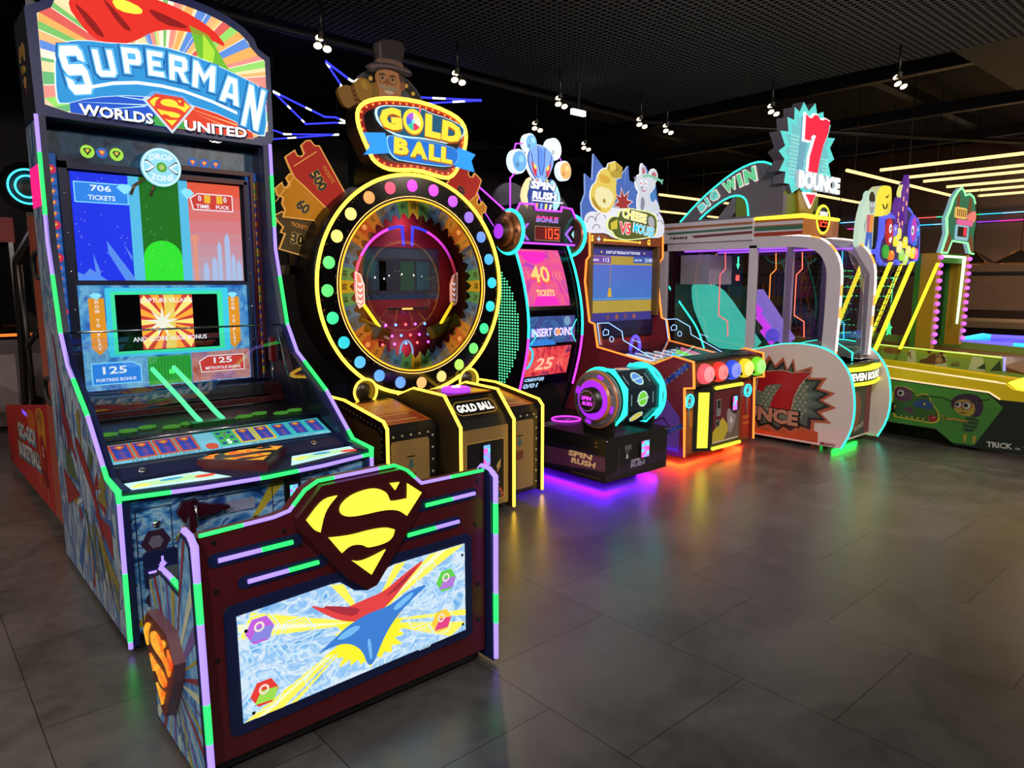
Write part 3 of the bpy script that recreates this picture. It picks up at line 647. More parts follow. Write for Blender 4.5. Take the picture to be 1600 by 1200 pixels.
lo.rect(f, 1.215, 1.27, 1.168, 1.476, .0125, m('burst_gold', (.85, .65, .12), .9))
lo.flat(f, star(1.20, 1.32, .09, .03, 9), .013, m('burst_pale', (.9, .9, .75), .9)); lo.text(f, 'CAPTURE VILLAINS', 1.23, 1.445, .026, .014, sw, w=.28, bold=.015); lo.text(f, 'AND SCORE HUGE BONUS', 1.24, 1.228, .026, .014, sw, w=.40, bold=.02)
for x in (.875, 1.607):
    q = [(x - .038, 1.46), (x + .038, 1.46), (x + .038, 1.19), (x, 1.15), (x - .038, 1.19)]; lo.prism(f, q, .001, .006, m('banner_orange', (.80, .32, .02), .85))
    for k, ch in enumerate('HOW TO PLAY'):
        if ch != ' ': lo.text(f, ch, x, 1.44 - k * .0255, .019, .007, sw, bold=.02)
    lo.flat(f, [(x - .03, 1.475), (x - .015, 1.487), (x + .015, 1.487), (x + .03, 1.475), (x, 1.45)], .007, cyl)
q = [(.825, .985), (1.075, .985), (1.075, 1.08), (1.03, 1.108), (.825, 1.108)]; lo.flat(f, q, .001, m('screen_azure', '0')); lo.ringflat(f, q, inset(q, .005), .002, cyl)
lo.text(f, '125', .94, 1.065, .042, .003, sw, w=.12, bold=.02); lo.text(f, 'FORTRESS BONUS', .945, 1.012, .018, .003, sw, w=.20, bold=.02)
lo.rect(f, 1.11, 1.345, .962, 1.125, .001, m('screen_mid_green', (.03, .42, .05), .8)); lo.rect(f, 1.22, 1.25, 1.02, 1.045, .002, m('screen_bright_green', (.08, 1, .15), 1.2))
for k in range(14): x = 1.115 + k * .0165; lo.rect(f, x, x + .003, .97 + rng.uniform(0, .08), 1.12, .0015, m('screen_green', '0'))
q = [(1.40, 1.012), (1.66, 1.012), (1.66, 1.11), (1.44, 1.11), (1.39, 1.08)]; lo.flat(f, q, .002, sw); lo.flat(f, inset(q, .005), .003, dr); lo.text(f, '125', 1.53, 1.08, .036, .004, sw, w=.11, bold=.02); lo.text(f, 'METROPOLIS BONUS', 1.53, 1.035, .018, .004, sw, w=.21, bold=.02)
part('lower_screen', lo, H, 'lower screen with a lit burst between how-to banners')
# navy inner frame, drop disc, token columns
fr_ = MB(); f = FY(4.36)
for a0, a1, b0, b1 in ((.745, .785, .95, 2.19), (1.70, 1.725, .95, 2.14), (.745, 1.17, 2.13, 2.165), (.785, 1.70, 1.53, 1.55)): fr_.prism(f, [(a0, b0), (a1, b0), (a1, b1), (a0, b1)], -.03, 0, NAVY)
fr_.prism(f, [(1.33, 2.125), (1.72, 2.125), (1.72, 2.15), (1.33, 2.15)], -.03, .0, MAR); fr_.prism(f, rrect(1.33, 1.74, 2.175, 2.20, .01), -.02, .01, MAR); fr_.prism(f, rrect(1.735, 1.755, .95, 2.20, .008), -.02, .012, MAR); fr_.prism(f, rrect(1.77, 1.79, .95, 2.15, .008), -.02, .012, MAR)
for z in (1.0, 1.2, 1.4, 1.6, 1.8, 2.0):
    for x in (.765, 1.712, 1.745): fr_.lathe((x, 4.36, z), (0, -1, 0), [(.006, 0), (.005, .004), (0, .005)], CHR, 8)
part('inner_frame', fr_, H, 'navy and maroon inner frame')
for x0, x1, sd in ((.692, .742, 0), (1.725, 1.785, 1)):
    tc = MB(); tc.prism(FY(4.385), [(x0, .95), (x1, .95), (x1, 2.2), (x0, 2.2)], -.02, 0, m('column_blue', (.03, .12, .42), .6))
    rng = random.Random(sd)
    for k in range(21):
        z = 1.0 + k * .056; kind = rng.random()
        shieldlet(tc, FY(4.385), x0 + .024 + (.02 if sd else 0), z, .024, .002, m('token_lime', '0') if kind < .2 else (m('token_crimson', (.8, .03, .12), .7) if kind < .35 else m('token_blue', '0')), m('token_red', '0'), m('token_yellow', '0'))
    part('token_column', tc, H, 'column of printed round tokens')
dd = MB(); f = FY(4.33); dd.lathe((1.235, 4.35, 2.175), (0, -1, 0), [(.103, 0), (.103, .02), (0, .02)], m('disc_sky', (.35, .82, 1), .85), 36)
dd.ringflat(f, circ(1.235, 2.175, .1, 36), circ(1.235, 2.175, .092, 36), .001, m('disc_edge', (.7, .95, 1), 1)); dd.text(f, 'DROP', 1.235, 2.232, .034, .002, sw, bold=.03, w=.12, warp=lambda x, y, w, h: (x, y - x * x * 3)); dd.text(f, 'ZONE', 1.235, 2.116, .034, .002, sw, bold=.03, w=.12, warp=lambda x, y, w, h: (x, y + x * x * 3))
dd.flat(f, circ(1.235, 2.175, .027, 20), .002, m('disc_green', (.10, .5, .05), .7)); dd.flat(f, circ(1.235, 2.175, .016, 6), .003, m('disc_pale_green', (.5, .75, .2), .7))
for s in (-1, 1):
    q = [(1.235 + s * .088, 2.205), (1.235 + s * .05, 2.175), (1.235 + s * .088, 2.145), (1.235 + s * .075, 2.140), (1.235 + s * .03, 2.175), (1.235 + s * .075, 2.210)]; dd.flat(f, q, .003, BLK); dd.flat(f, [(a, b * .86 + 2.175 * .14) for a, b in scale(q, .92)], .004, sw)
part('drop_disc', dd, H, 'round pale blue disc hung over the screen')
for s in (-1, 1): part('drop_arm', MB().tube([(1.20 + s * .03, 4.37, 2.12), (1.15 + s * .05, 4.375, 2.07), (1.13 + s * .05, 4.375, 2.02)], .008, m('arm_brass', '7a5a38', r=.3, mt=.5)), H)
part('upper_pane', MB().add([(.676, 4.28, 1.30), (1.80, 4.28, 1.30), (1.80, 4.28, 2.35), (.676, 4.28, 2.35)], [(0, 1, 2, 3)], mglass('hero_pane', (.97, .97, .98), .55)), H, 'clear front pane')
part('sloping_pane', MB().add([(.693, 3.46, .80), (1.782, 3.46, .80), (1.782, 4.17, 1.26), (.693, 4.17, 1.26)], [(0, 1, 2, 3)], mglass('hero_slope_pane', (.97, .97, .98), 1.7)), H, 'clear sloping pane')
part('pane_hinge', MB().tube([(.68, 4.15, 1.295), (1.80, 4.15, 1.295)], .006, CHR, n=6).tube([(1.79, 4.18, 1.28), (1.79, 4.0, .90)], .012, CHR).tube([(1.78, 4.1, 1.25), (1.76, 3.75, .85)], .008, BLK), H)
part('hammer', MB().prism(FY(4.2), rrect(1.735, 1.765, 1.07, 1.22, .012), 0, .04, m('hammer_red', '8a1a24', r=.3)).tube([(1.75, 4.18, 1.08), (1.75, 4.2, .88)], .006, CHR).box(1.72, 1.80, 4.14, 4.26, .87, .94, MAR), H, 'red paddle at the right of the playfield')
# marquee
mo = [(.655, 2.355), (1.825, 2.345), (1.85, 2.39), (1.85, 2.85), (1.78, 2.89)] + [(1.2475 + .53 * math.cos(R(a)), 2.89 + .19 * math.sin(R(a))) for a in range(15, 166, 15)] + [(.715, 2.89), (.645, 2.85)]
mq = MB(); f = FY(4.25); mq.prism(f, mo, -.35, 0, m('marquee_navy', '14235c', r=.35), mside=m('marquee_side', '24262f', r=.4))
MQB = part('marquee_box', mq, H)
lit = [(.695, 2.41), (.80, 2.385), (1.72, 2.375), (1.815, 2.43), (1.815, 2.825), (1.74, 2.865)] + [(1.2475 + .49 * math.cos(R(a)), 2.868 + .165 * math.sin(R(a))) for a in range(15, 166, 15)] + [(.755, 2.865), (.695, 2.83)]
def inside(p, poly):
    x, y = p; r = False; j = len(poly) - 1
    for i in range(len(poly)):
        if (poly[i][1] > y) != (poly[j][1] > y) and x < (poly[j][0] - poly[i][0]) * (y - poly[i][1]) / (poly[j][1] - poly[i][1]) + poly[i][0]: r = not r
        j = i
    return r
def edge_hit(c, an, poly):
    lo, hi = 0, 3.0
    for _ in range(22):
        md = (lo + hi) / 2
        if inside((c[0] + md * math.cos(an), c[1] + md * math.sin(an)), poly): lo = md
        else: hi = md
    return (c[0] + lo * math.cos(an), c[1] + lo * math.sin(an))
ma = MB(); ctr = (1.25, 2.60); rays = [(1, .45, .12), (.95, .62, .18), (.9, .8, .45), (.32, .75, .16), (.2, .55, .15), (.95, .5, .2), (.45, .12, .55), (.9, .75, .4), (.12, .28, .75), (.75, .12, .1), (.95, .85, .7), (.15, .5, .2), (.85, .3, .25)]
angs = []; a = 0; rng = random.Random(12)
while a < 2 * math.pi: angs.append(a); a += rng.uniform(.035, .11)
angs.append(2 * math.pi); ma.prism(f, lit, 0, .008, m('marquee_cream', (.95, .75, .5), .8))
for i, (a0, a1) in enumerate(zip(angs, angs[1:])):
    c = rays[rng.randrange(len(rays))]; ma.flat(f, [ctr, edge_hit(ctr, a0, lit), edge_hit(ctr, a1, lit)], .009, m('marquee_ray_%d' % rays.index(c), c, .95))
for i in range(0, len(angs) - 1, 3): ma.flat(f, [ctr, edge_hit(ctr, angs[i], lit), edge_hit(ctr, angs[i] + .008, lit)], .0095, m('marquee_line', (1, .92, .8), 1))
# plain red drape and green wedge, stand-ins for the printed picture
mr = m('drape_red', (.80, .03, .02), .9); mrd = m('drape_dark', (.28, .01, .01), .9); mg = m('wedge_green', (.18, .55, .04), .85)
ma.flat(f, smooth([(.80, 2.93), (.90, 2.78), (.98, 2.745), (1.10, 2.77), (1.24, 2.88), (1.45, 2.90), (1.62, 2.84), (1.50, 2.96), (1.25, 3.03), (1.0, 3.02)], 2), .010, mr)
for q in ([(.84, 2.93), (.93, 2.79), (.99, 2.77), (.93, 2.86)], [(.97, 2.98), (1.06, 2.84), (1.12, 2.83), (1.04, 2.92)], [(1.18, 2.97), (1.26, 2.90), (1.42, 2.91), (1.3, 2.95)]): ma.flat(f, smooth(q, 1), .011, mrd)
ma.flat(f, smooth([(1.02, 2.97), (1.05, 2.92), (1.16, 2.925), (1.17, 2.96), (1.08, 2.985)], 1), .0115, LYE)
ma.flat(f, [(1.40, 2.93), (1.50, 2.90), (1.60, 2.74), (1.70, 2.70), (1.66, 2.66), (1.46, 2.72), (1.43, 2.80)], .010, mg); ma.flat(f, [(1.47, 2.90), (1.53, 2.82), (1.51, 2.73), (1.46, 2.74)], .011, m('wedge_lime', (.45, .8, .05), .9))
part('marquee_art', ma, MQB, 'backlit rainbow rays of the marquee')
# title
def zb(x): return 2.53 - .42 * (x - 1.22) ** 2 - .05 * max(0, x - 1.22)      # base of the lettering
def ht(x): return .125 + .52 * max(0, abs(x - 1.25) - .12) ** 2 + (.02 if x > 1.4 else 0)
sbb = smooth([(.755, 2.66), (.80, 2.715), (.88, 2.74), (1.02, 2.752), (1.22, 2.79), (1.45, 2.765), (1.64, 2.715), (1.80, 2.665), (1.80, 2.405), (1.74, 2.40), (1.58, 2.478), (1.34, 2.52), (1.11, 2.52), (.90, 2.475), (.76, 2.415), (.745, 2.45)], 1)
tl = MB(); tl.prism(f, scale(sbb, 1.012, 1.03), .012, .016, m('title_edge', (.75, .9, 1), 1.0)); tl.prism(f, sbb, .016, .02, m('title_blue', (.03, .30, .68), .95))
L = [('S', .835, .105, .225, 2.59), ('U', .968, .092, .128, 2.648), ('P', 1.098, .088, .125, 2.684), ('E', 1.212, .080, .125, 2.692), ('R', 1.325, .092, .13, 2.689), ('M', 1.458, .118, .14, 2.672), ('A', 1.602, .108, .145, 2.622), ('N', 1.728, .098, .24, 2.547)]
tw = m('title_white', (.95, .98, 1), 1.15); td = m('title_shade', (.02, .14, .42), .9)
BL_ = {'S': [[(.0, .80), (.14, 1), (.86, 1), (1, .88), (1, .66), (.74, .72), (.74, .80), (.28, .80), (.28, .62), (.86, .62), (1, .48), (1, .14), (.84, 0), (.16, 0), (0, .14), (0, .38), (.27, .28), (.27, .2), (.72, .2), (.72, .40), (.14, .40), (0, .54)]],
       'U': [[(0, 1), (.28, 1), (.28, .22), (.72, .22), (.72, 1), (1, 1), (1, .14), (.84, 0), (.16, 0), (0, .14)]],
       'P': [[(0, 0), (.28, 0), (.28, .36), (.86, .36), (1, .50), (1, .88), (.86, 1), (0, 1)]], 'E': [[(0, 0), (1, 0), (.94, .2), (.28, .2), (.28, .40), (.80, .40), (.80, .60), (.28, .60), (.28, .80), (.94, .80), (1, 1), (0, 1)]],
       'R': [[(0, 0), (.28, 0), (.28, .36), (.48, .36), (.74, 0), (1.04, 0), (.76, .38), (1, .52), (1, .88), (.86, 1), (0, 1)]],
       'M': [[(0, 0), (.24, 0), (.24, .62), (.5, .26), (.76, .62), (.76, 0), (1, 0), (1, 1), (.80, 1), (.5, .56), (.20, 1), (0, 1)]],
       'A': [[(0, 0), (.27, 0), (.31, .2), (.69, .2), (.73, 0), (1, 0), (.74, 1), (.26, 1)]], 'N': [[(0, 0), (.25, 0), (.25, .58), (.75, 0), (1, 0), (1, 1), (.75, 1), (.75, .40), (.25, 1), (0, 1)]]}
HO = {'P': [(.28, .56), (.72, .56), (.72, .80), (.28, .80)], 'R': [(.28, .56), (.72, .56), (.72, .80), (.28, .80)], 'A': [(.36, .38), (.64, .38), (.55, .78), (.45, .78)]}
tb_ = m('title_light_blue', (.10, .48, .88), .95)
for i, (ch, x, w, h, z) in enumerate(L):
    rt = R(-30 * (x - 1.25))
    def T_(pts, k=1.0, dx=0, dz=0): return [(x + dx + (p - .5) * w * k * math.cos(rt) - (q - .5) * h * k * math.sin(rt), z + dz + (p - .5) * w * k * math.sin(rt) + (q - .5) * h * k * math.cos(rt)) for p, q in pts]
    for pl in BL_[ch]:
        tl.flat(f, inset(T_(pl), -.016), .0205, td); tl.flat(f, inset(T_(pl, 1, .003, .003), -.009), .0215, tb_)
        tl.flat(f, T_(pl), .023, tw, [T_(HO[ch])] if ch in HO else ())
bar = [(.90, 2.53), (1.0, 2.565), (1.114, 2.588), (1.23, 2.592), (1.34, 2.585), (1.49, 2.555), (1.632, 2.512)]
tl.flat(f, bar + [(a, b - .016) for a, b in bar[::-1]], .022, tw)
part('marquee_title', tl, MQB, 'white title lettering on a blue bubble')
sbw = MB(); sbw.flat(f, [(.80, 2.385), (.80, 2.47), (.90, 2.475), (1.11, 2.52), (1.26, 2.524), (1.26, 2.375)], .012, m('strap_blue', (.02, .10, .62), .9)); sbw.flat(f, [(1.26, 2.376), (1.26, 2.524), (1.34, 2.52), (1.58, 2.478), (1.72, 2.405), (1.72, 2.376)], .012, m('strap_red', (.72, .06, .03), .95))
sbw.flat(f, [(1.14, 2.378), (1.22, 2.45), (1.30, 2.45), (1.38, 2.377)], .0125, m('strap_green', (.06, .42, .08), .85))
for x0, z0, x1, z1 in ((.81, 2.50, 1.2, 2.50), (.82, 2.44, 1.18, 2.48), (1.33, 2.50, 1.68, 2.43), (1.4, 2.47, 1.66, 2.40), (.85, 2.40, 1.15, 2.47), (1.2, 2.40, 1.1, 2.378)): sbw.flat(f, [(x0, z0), (x1, z1 + .002), (x1, z1 - .004)], .013, m('strap_bolt', (.55, .9, .9), 1) if x0 < 1.25 else m('strap_spark', (1, .7, .25), 1))
for s, x, w, z in (('WORLDS', 1.01, .345, 2.408), ('UNITED', 1.512, .345, 2.40)):
    sbw.text(f, s, x + .004, z - .005, .06, .014, m('word_shadow', (.02, .02, .06), .3), w=w * 1.02, bold=.06); sbw.text(f, s, x, z, .055, .016, tw, w=w, bold=.03)
part('marquee_strapline', sbw, MQB, 'strapline lettering below the title')
part('marquee_shield', emblem(MB().prism(f, mapp(SYM, SB, (1.135, 1.40, 2.345, 2.552)), .016, .02, m('shield_silver', (.6, .75, .85), .9)), f, (1.155, 1.38, 2.362, 2.54), .02, m('shield_red', (.75, .06, .03), .95), m('shield_yellow', (1, .75, .05), 1), .004), MQB, 'red and yellow lettered shield')
for z in (1.64, .94): part('grab_handle', MB().tube(smooth([(.668, 4.56, z - .07), (.668, 4.84, z - .07), (.668, 4.84, z + .07), (.668, 4.57, z + .07)], 2, False), .013, RUB), H, 'black grab handle at the back')
part('marquee_clip', MB().box(.66, .70, 4.30, 4.36, 2.86, 2.90, CHR).box(1.55, 1.62, 4.40, 4.46, 3.0, 3.03, CHR), H)

# ------------------------------------------------------------------ the seat unit in front of it
Bn = thing('arcade_bench', (1.18, 2.3, 0), 'maroon bench with a lit yellow letter shield in front of the tall navy game', 'bench')
outl = [(.635, .06), (.635, .80), (.869, .808), (.92, .818), (.975, .875), (1.021, .898), (1.315, .90), (1.368, .871), (1.428, .812), (1.725, .81), (1.725, .06)]
f = FY(2.125); bk = MB(); bk.prism(f, outl, -.055, 0, MAR); bk.box(.66, 1.71, 2.15, 2.5, .02, .06, BLK)
bord = [(.715, .565), (1.045, .572), (1.095, .57), (1.15, .52), (1.19, .508), (1.22, .52), (1.262, .572), (1.29, .576), (1.635, .575), (1.655, .555), (1.655, .165), (1.635, .15), (.715, .13), (.695, .15), (.695, .545)]
bk.prism(f, bord, 0, .008, NAVY)
for x, z in ((.68, .775), (.68, .62), (.67, .40), (.90, .76), (1.69, .775), (1.68, .60), (1.10, .60), (1.30, .62), (.95, .70), (1.69, .35), (1.69, .2)): bk.lathe((x, 2.125, z), (0, -1, 0), [(.008, 0), (.007, .004), (0, .005)], BLK, 10)
BPN = part('back_panel', bk, Bn, 'maroon back panel with navy border')
lt_ = smooth([(.732, .526), (1.048, .538), (1.086, .535), (1.138, .490), (1.19, .475), (1.229, .49), (1.273, .536), (1.3, .541), (1.617, .54), (1.618, .184), (.735, .169)], 0)
la = MB(); la.prism(f, lt_, .0, .012, mnoise('panel_art_blue', [(.12, .38, .85), (.35, .65, .95), (.80, .92, 1), (.25, .55, .95), (.65, .85, 1), (.1, .42, .85)], 7, (1, 1, 1.5), e=.95, dist=1.8))
ctr = (1.18, .36); ry = m('art_ray_yellow', (1, .86, .10), .95); rp = m('art_ray_pale', (1, .95, .55), .95)
def sector(a, w): return [ctr, edge_hit(ctr, R(a - w), lt_), edge_hit(ctr, R(a + w), lt_)]
for a_, w_ in ((163, 5.5), (207, 4), (28, 5.5), (52, 4.5), (122, 5), (338, 4), (347, 1.5), (214, 1.2)): la.flat(f, sector(a_, w_), .013, ry)
for a_, w_ in ((164, 1.6), (29, 1.6), (206, .8)): la.flat(f, sector(a_, w_), .0135, rp)
rng = random.Random(4); pts = []
for k in range(44):
    an = 2 * math.pi * k / 44; rr = (.118 if k % 2 else .088) * rng.uniform(.85, 1.1); pts.append((1.19 + rr * 1.4 * math.cos(an), .312 + rr * math.sin(an)))
la.flat(f, pts, .014, m('art_splash', (.95, .85, .03), .95))
hw = m('art_hex_line', (.55, .78, .97), .95); hb = m('art_hex_blue', (.35, .62, .92), .9)
for a_, b_, s in ((.80, .46, .065), (.80, .355, .06), (.81, .245, .065), (1.52, .42, .07), (1.50, .26, .06), (.92, .40, .07), (.92, .29, .06), (1.0, .23, .06), (1.40, .33, .065), (1.42, .22, .05), (1.44, .46, .055)):
    la.ringflat(f, hexa(a_, b_, s), hexa(a_, b_, s - .004), .0145, hw); la.ringflat(f, hexa(a_, b_, s - .014), hexa(a_, b_, s - .016), .0145, hb)
for a_, b_, c_, c2 in ((.80, .462, (.55, .12, .75), (.25, .25, .8)), (.805, .248, (.8, .05, .04), (.35, .75, .08)), (1.525, .418, (.12, .65, .08), (.45, .2, .7)), (1.50, .262, (.95, .65, .05), (.8, .06, .25))):
    la.flat(f, hexa(a_, b_, .047), .015, m('badge_ink_%d' % int(a_ * 100 + b_ * 1000), c_, .85)); la.flat(f, [(a_ - .035, b_ - .03), (a_ + .03, b_ - .035), (a_ + .045, b_ + .004), (a_ - .01, b_ + .01)], .0155, m('badge_tone_%d' % int(a_ * 100 + b_ * 1000), c2, .85)); la.ringflat(f, circ(a_ - .002, b_ + .012, .017, 16), circ(a_ - .002, b_ + .012, .010, 16), .016, m('badge_pale', (.9, .8, .7), .85))
# plain red streamer and blue comet where the printed figure flies
la.flat(f, smooth([(.955, .50), (1.02, .465), (1.09, .44), (1.17, .45), (1.25, .455), (1.34, .50), (1.44, .537), (1.35, .47), (1.28, .41), (1.20, .37), (1.13, .38), (1.06, .41)], 2), .017, m('streamer_red', (.78, .06, .06), .85))
la.flat(f, smooth([(1.0, .48), (1.09, .45), (1.16, .42), (1.13, .40), (1.07, .43)], 1), .0175, m('streamer_dark', (.42, .03, .05), .85)); la.flat(f, smooth([(1.24, .43), (1.33, .48), (1.40, .52), (1.32, .45)], 1), .0175, m('streamer_dark', '0'))
la.flat(f, smooth([(.98, .31), (1.05, .345), (1.10, .375), (1.18, .395), (1.27, .395), (1.36, .43), (1.45, .43), (1.36, .39), (1.28, .33), (1.235, .27), (1.20, .20), (1.175, .20), (1.155, .27), (1.10, .315), (1.04, .32)], 2), .018, m('comet_blue', (.05, .22, .68), .85))
for q in ([(1.05, .34), (1.12, .37), (1.16, .355), (1.10, .33)], [(1.28, .385), (1.36, .42), (1.38, .41), (1.30, .365)], [(1.175, .30), (1.19, .30), (1.195, .22), (1.185, .22)]): la.flat(f, smooth(q, 1), .0185, m('comet_light', (.18, .5, .9), .9))
for x, z in ((.755, .475), (1.60, .50), (1.60, .215), (.765, .195)): la.flat(f, circ(x, z, .006, 10), .0186, BLK)
part('lit_picture', la, BPN, 'backlit blue picture panel with yellow rays')
part('shield', emblem(MB(), f, SB, .004, m('shield_maroon', '3d0d14', r=.35), LYE, .028), BPN, 'raised shield with a glowing yellow letter')
slots = [((.689, .718), (.924, .72), 0), ((.774, .627), (1.01, .626), 0), ((1.443, .73), (1.673, .731), 1), ((1.362, .634), (1.594, .634), 1)]
for (x0, z0), (x1, z1), k in slots:
    s = MB(); s.prism(f, rrect(x0 - (.03 if not k else .04), x1 + (.035 if not k else .01), z0 - .021, z1 + .021, .02), 0, .004, NAVY)
    xm = x0 + (x1 - x0) * (.56 if not k else .52); s.tube([(x0, 2.118, z0), (xm, 2.118, z0)], .0105, LIL if not k else GRN, n=8); s.tube([(xm, 2.118, z0), (x1, 2.118, z0)], .0105, GRN if not k else LIL, n=8)
    part('light_slot', s, BPN, 'slot light, half lilac and half green')
part('led_strip', MB().led([(.64, 2.123, .806), (.869, 2.123, .813), (.92, 2.123, .823), (.975, 2.123, .88), (1.021, 2.123, .902), (1.315, 2.123, .904), (1.368, 2.123, .876), (1.428, 2.123, .817), (1.72, 2.123, .814)], .0085, [GRN, LIL], .17, .04), Bn, 'top-edge light strip')
for x0, x1, sd in ((.600, .625, 1), (1.735, 1.760, 0)):
    sp = MB(); pr = [(2.10, .06), (2.10, .79), (2.115, .812), (2.165, .815), (2.20, .78), (2.225, .605), (2.42, .615), (2.565, .55), (2.585, .02), (2.2, .02)]
    if sd: pr[0] = (2.06, .02); pr[1] = (2.085, .79)
    else: pr[0] = (2.085, .02)
    sp.prism(SX(0), pr, -x1, -x0, NAVY)
    if sd:
        g = SX(x0); inn = inset(pr, .012); sp.flat(g, inn, .001, mnoise('comic_bench_print', ['1c4a8c', '3a7ab8', '6fa4c8', '2c64a4', '8fb4c4'], 6, (1, 2, .7), r=.35, dist=1.4)); c0 = (2.33, .28)
        cl = [m('ray_olive', '8a8440', r=.4), m('ray_red', '6e2a38', r=.4), m('ray_pale', 'a8b4a0', r=.4), m('ray_violet', '5a4a88', r=.4)]
        for k in range(30):
            an = k * .2094 + .05; w = .02 + .02 * (k % 3); q = [c0, edge_hit(c0, an - w, inn), edge_hit(c0, an + w, inn)]; sp.flat(g, q, .002, cl[k % 4])
        sp.text(g, 'WU', 2.28, .10, .05, .003, m('shard_blue', '0'), rot=-10)
    spo = part('side_panel', sp, Bn, 'side panel with comic rays' if sd else None)
    xx = x0 - .001 if sd else x1 + .001; xm = (x0 + x1) / 2
    y0 = 2.055 if sd else 2.08
    part('led_strip', MB().led([(xm, 2.20, .782), (xm, 2.165, .818), (xm, 2.115, .815), (xm, 2.08, .792), (xm, y0, .03)], .0145, [LIL, LIL, GRN], .125, .0), spo, 'front-edge light strip, lilac and green')
    part('led_strip', MB().led([(xm, 2.45, .612), (xm, 2.35, .615), (xm, 2.225, .611)], .013, [LIL, GRN], .13), spo, 'seat-edge light strip')
part('seat', MB().prism(SX(0), rrect(2.18, 2.56, .50, .58, .03), -1.735, -.625, m('seat_vinyl', '20222e', r=.45)), Bn, 'dark seat cushion')
part('seat_base', MB().box(.626, 1.734, 2.19, 2.54, .05, .50, NAVY), Bn)
part('side_shield', emblem(MB(), SX(.600), (2.19, 2.53, .15, .47), 0, MAR, FL, .035, True, side=m('shield_rim', '5a3a44', r=.3)), Bn, 'side shield with a flame-coloured letter')
# ================================================================== golden wheel game
G = thing('arcade_machine', (2.9, 4.1, 0), 'black and gold wheel game ringed by coloured lamps, top-hat cut-out above', 'arcade machine', 'arcade machines in the row')
CX, CZ, GY = 2.90, 1.516, 4.33
GP = m('gold_brown_print', '84693e', r=.42, scale=4); GPD = m('bronze_print', '4a3418', r=.45)
part('drum', MB().lathe((CX, GY + .34, CZ), (0, -1, 0), [(.60, 0), (.77, .02), (.77, .335), (.60, .336)], BLK, 64, cap=False), G, 'thick black drum')
rg = MB(); f = FY(GY)
rg.ringflat(f, circ(CX, CZ, .772, 96), circ(CX, CZ, .60, 96), .006, m('ring_black_gloss', '08080a', r=.15))
rng = random.Random(2)
for k in range(160):
    a = rng.uniform(0, 6.283); rr = rng.choice([rng.uniform(.63, .65), rng.uniform(.74, .75)]); rg.flat(f, circ(CX + rr * math.cos(a), CZ + rr * math.sin(a), .0035, 6), .007, GLD)
part('face_ring', rg, G)
part('outer_neon', MB().tube([f.p(a, b, .012) for a, b in circ(CX, CZ, .775, 96)], .0165, YEL, closed=True), G, 'yellow neon hoop')
part('inner_line', MB().tube([f.p(a, b, .008) for a, b in circ(CX, CZ, .627, 96)], .0045, m('thin_gold_light', (1, .55, .18), 1.6), closed=True, n=6).tube([f.p(a, b, .006) for a, b in circ(CX, CZ, .606, 96)], .009, m('amber_light', (1, .40, .02), 1.8), closed=True, n=6), G)
lampc = [(.9, .10, .85), (.95, .12, .22), (1, .38, .12), (1, .78, .25), (1, .85, .22), (.15, .85, .22), (.13, .8, .2), (.05, .8, .35), (.03, .62, .72), (.10, .5, .95), (.12, .38, .95), (.14, .35, .95), (1, .48, .18), (1, .68, .22), (.45, .85, .12), (.18, .85, .18), (.05, .8, .3), (.03, .68, .72), (.03, .62, .8), (.08, .45, .95), (.15, .3, .95), (.35, .18, .9), (.6, .12, .95), (.85, .1, .95)]
for k, c in enumerate(lampc):
    a = R(92 + 15 * k); lm = MB()
    lm.lathe((CX + .700 * math.cos(a), GY - .006, CZ + .700 * math.sin(a)), (0, -1, 0), [(.042, 0), (.041, .008), (.030, .016), (0, .02)], m('ring_lamp_%d' % k, c, 1.05), 20)
    part('ring_lamp', lm, G)
wh = MB(); f2 = FY(GY + .03)
sec = ['50', '10', '30', '20', '5', '*', '5', '20', '30', '10']; sc_c = {'50': 'b0861c', '10': '4c7a3c', '30': '3e5a6c', '20': '40444e', '5': 'a0541a', '*': '9c2a14'}
for k in range(40):
    s = sec[k % 10]; a0, a1 = R(90 - 9 * k - 4.5), R(90 - 9 * k + 4.5); q = []
    for t in range(4): a = a0 + (a1 - a0) * t / 3; q.append((CX + .60 * math.cos(a), CZ + .60 * math.sin(a)))
    am = (a0 + a1) / 2
    q += [(CX + .475 * math.cos(a1), CZ + .475 * math.sin(a1)), (CX + .50 * math.cos(am + .05), CZ + .50 * math.sin(am + .05)), (CX + .525 * math.cos(am), CZ + .525 * math.sin(am)), (CX + .50 * math.cos(am - .05), CZ + .50 * math.sin(am - .05)), (CX + .475 * math.cos(a0), CZ + .475 * math.sin(a0))]
    e = 1.25
    wh.prism(f2, q, 0, .012, m('sector_' + {'*': 'bonus'}.get(s, s), sc_c[s], e))
    if s != '*': wh.text(f2, s, CX + .563 * math.cos(am), CZ + .563 * math.sin(am), .036, .013, m('digit_dark', '120a06'), rot=math.degrees(am) + 90, bold=.03)
    else:
        q = circ(CX + .563 * math.cos(am), CZ + .563 * math.sin(am), .02, 10); wh.flat(f2, q, .013, m('bonus_mark', (1, .35, .1), .8))
wh.lathe((CX, GY + .04, CZ), (0, -1, 0), [(.605, -.002), (.605, .012), (.598, .012)], m('wheel_amber_rim', (1, .45, .03), .9), 64, cap=False)
part('number_wheel', wh, G, 'wheel of coloured sectors with numbers')
bb = MB(); bb.lathe((CX, GY + .20, CZ), (0, -1, 0), [(.60, 0), (.60, .02), (0, .02)], m('wine_backboard', '8a1830', r=.7), 64)
f3 = FY(GY + .178)
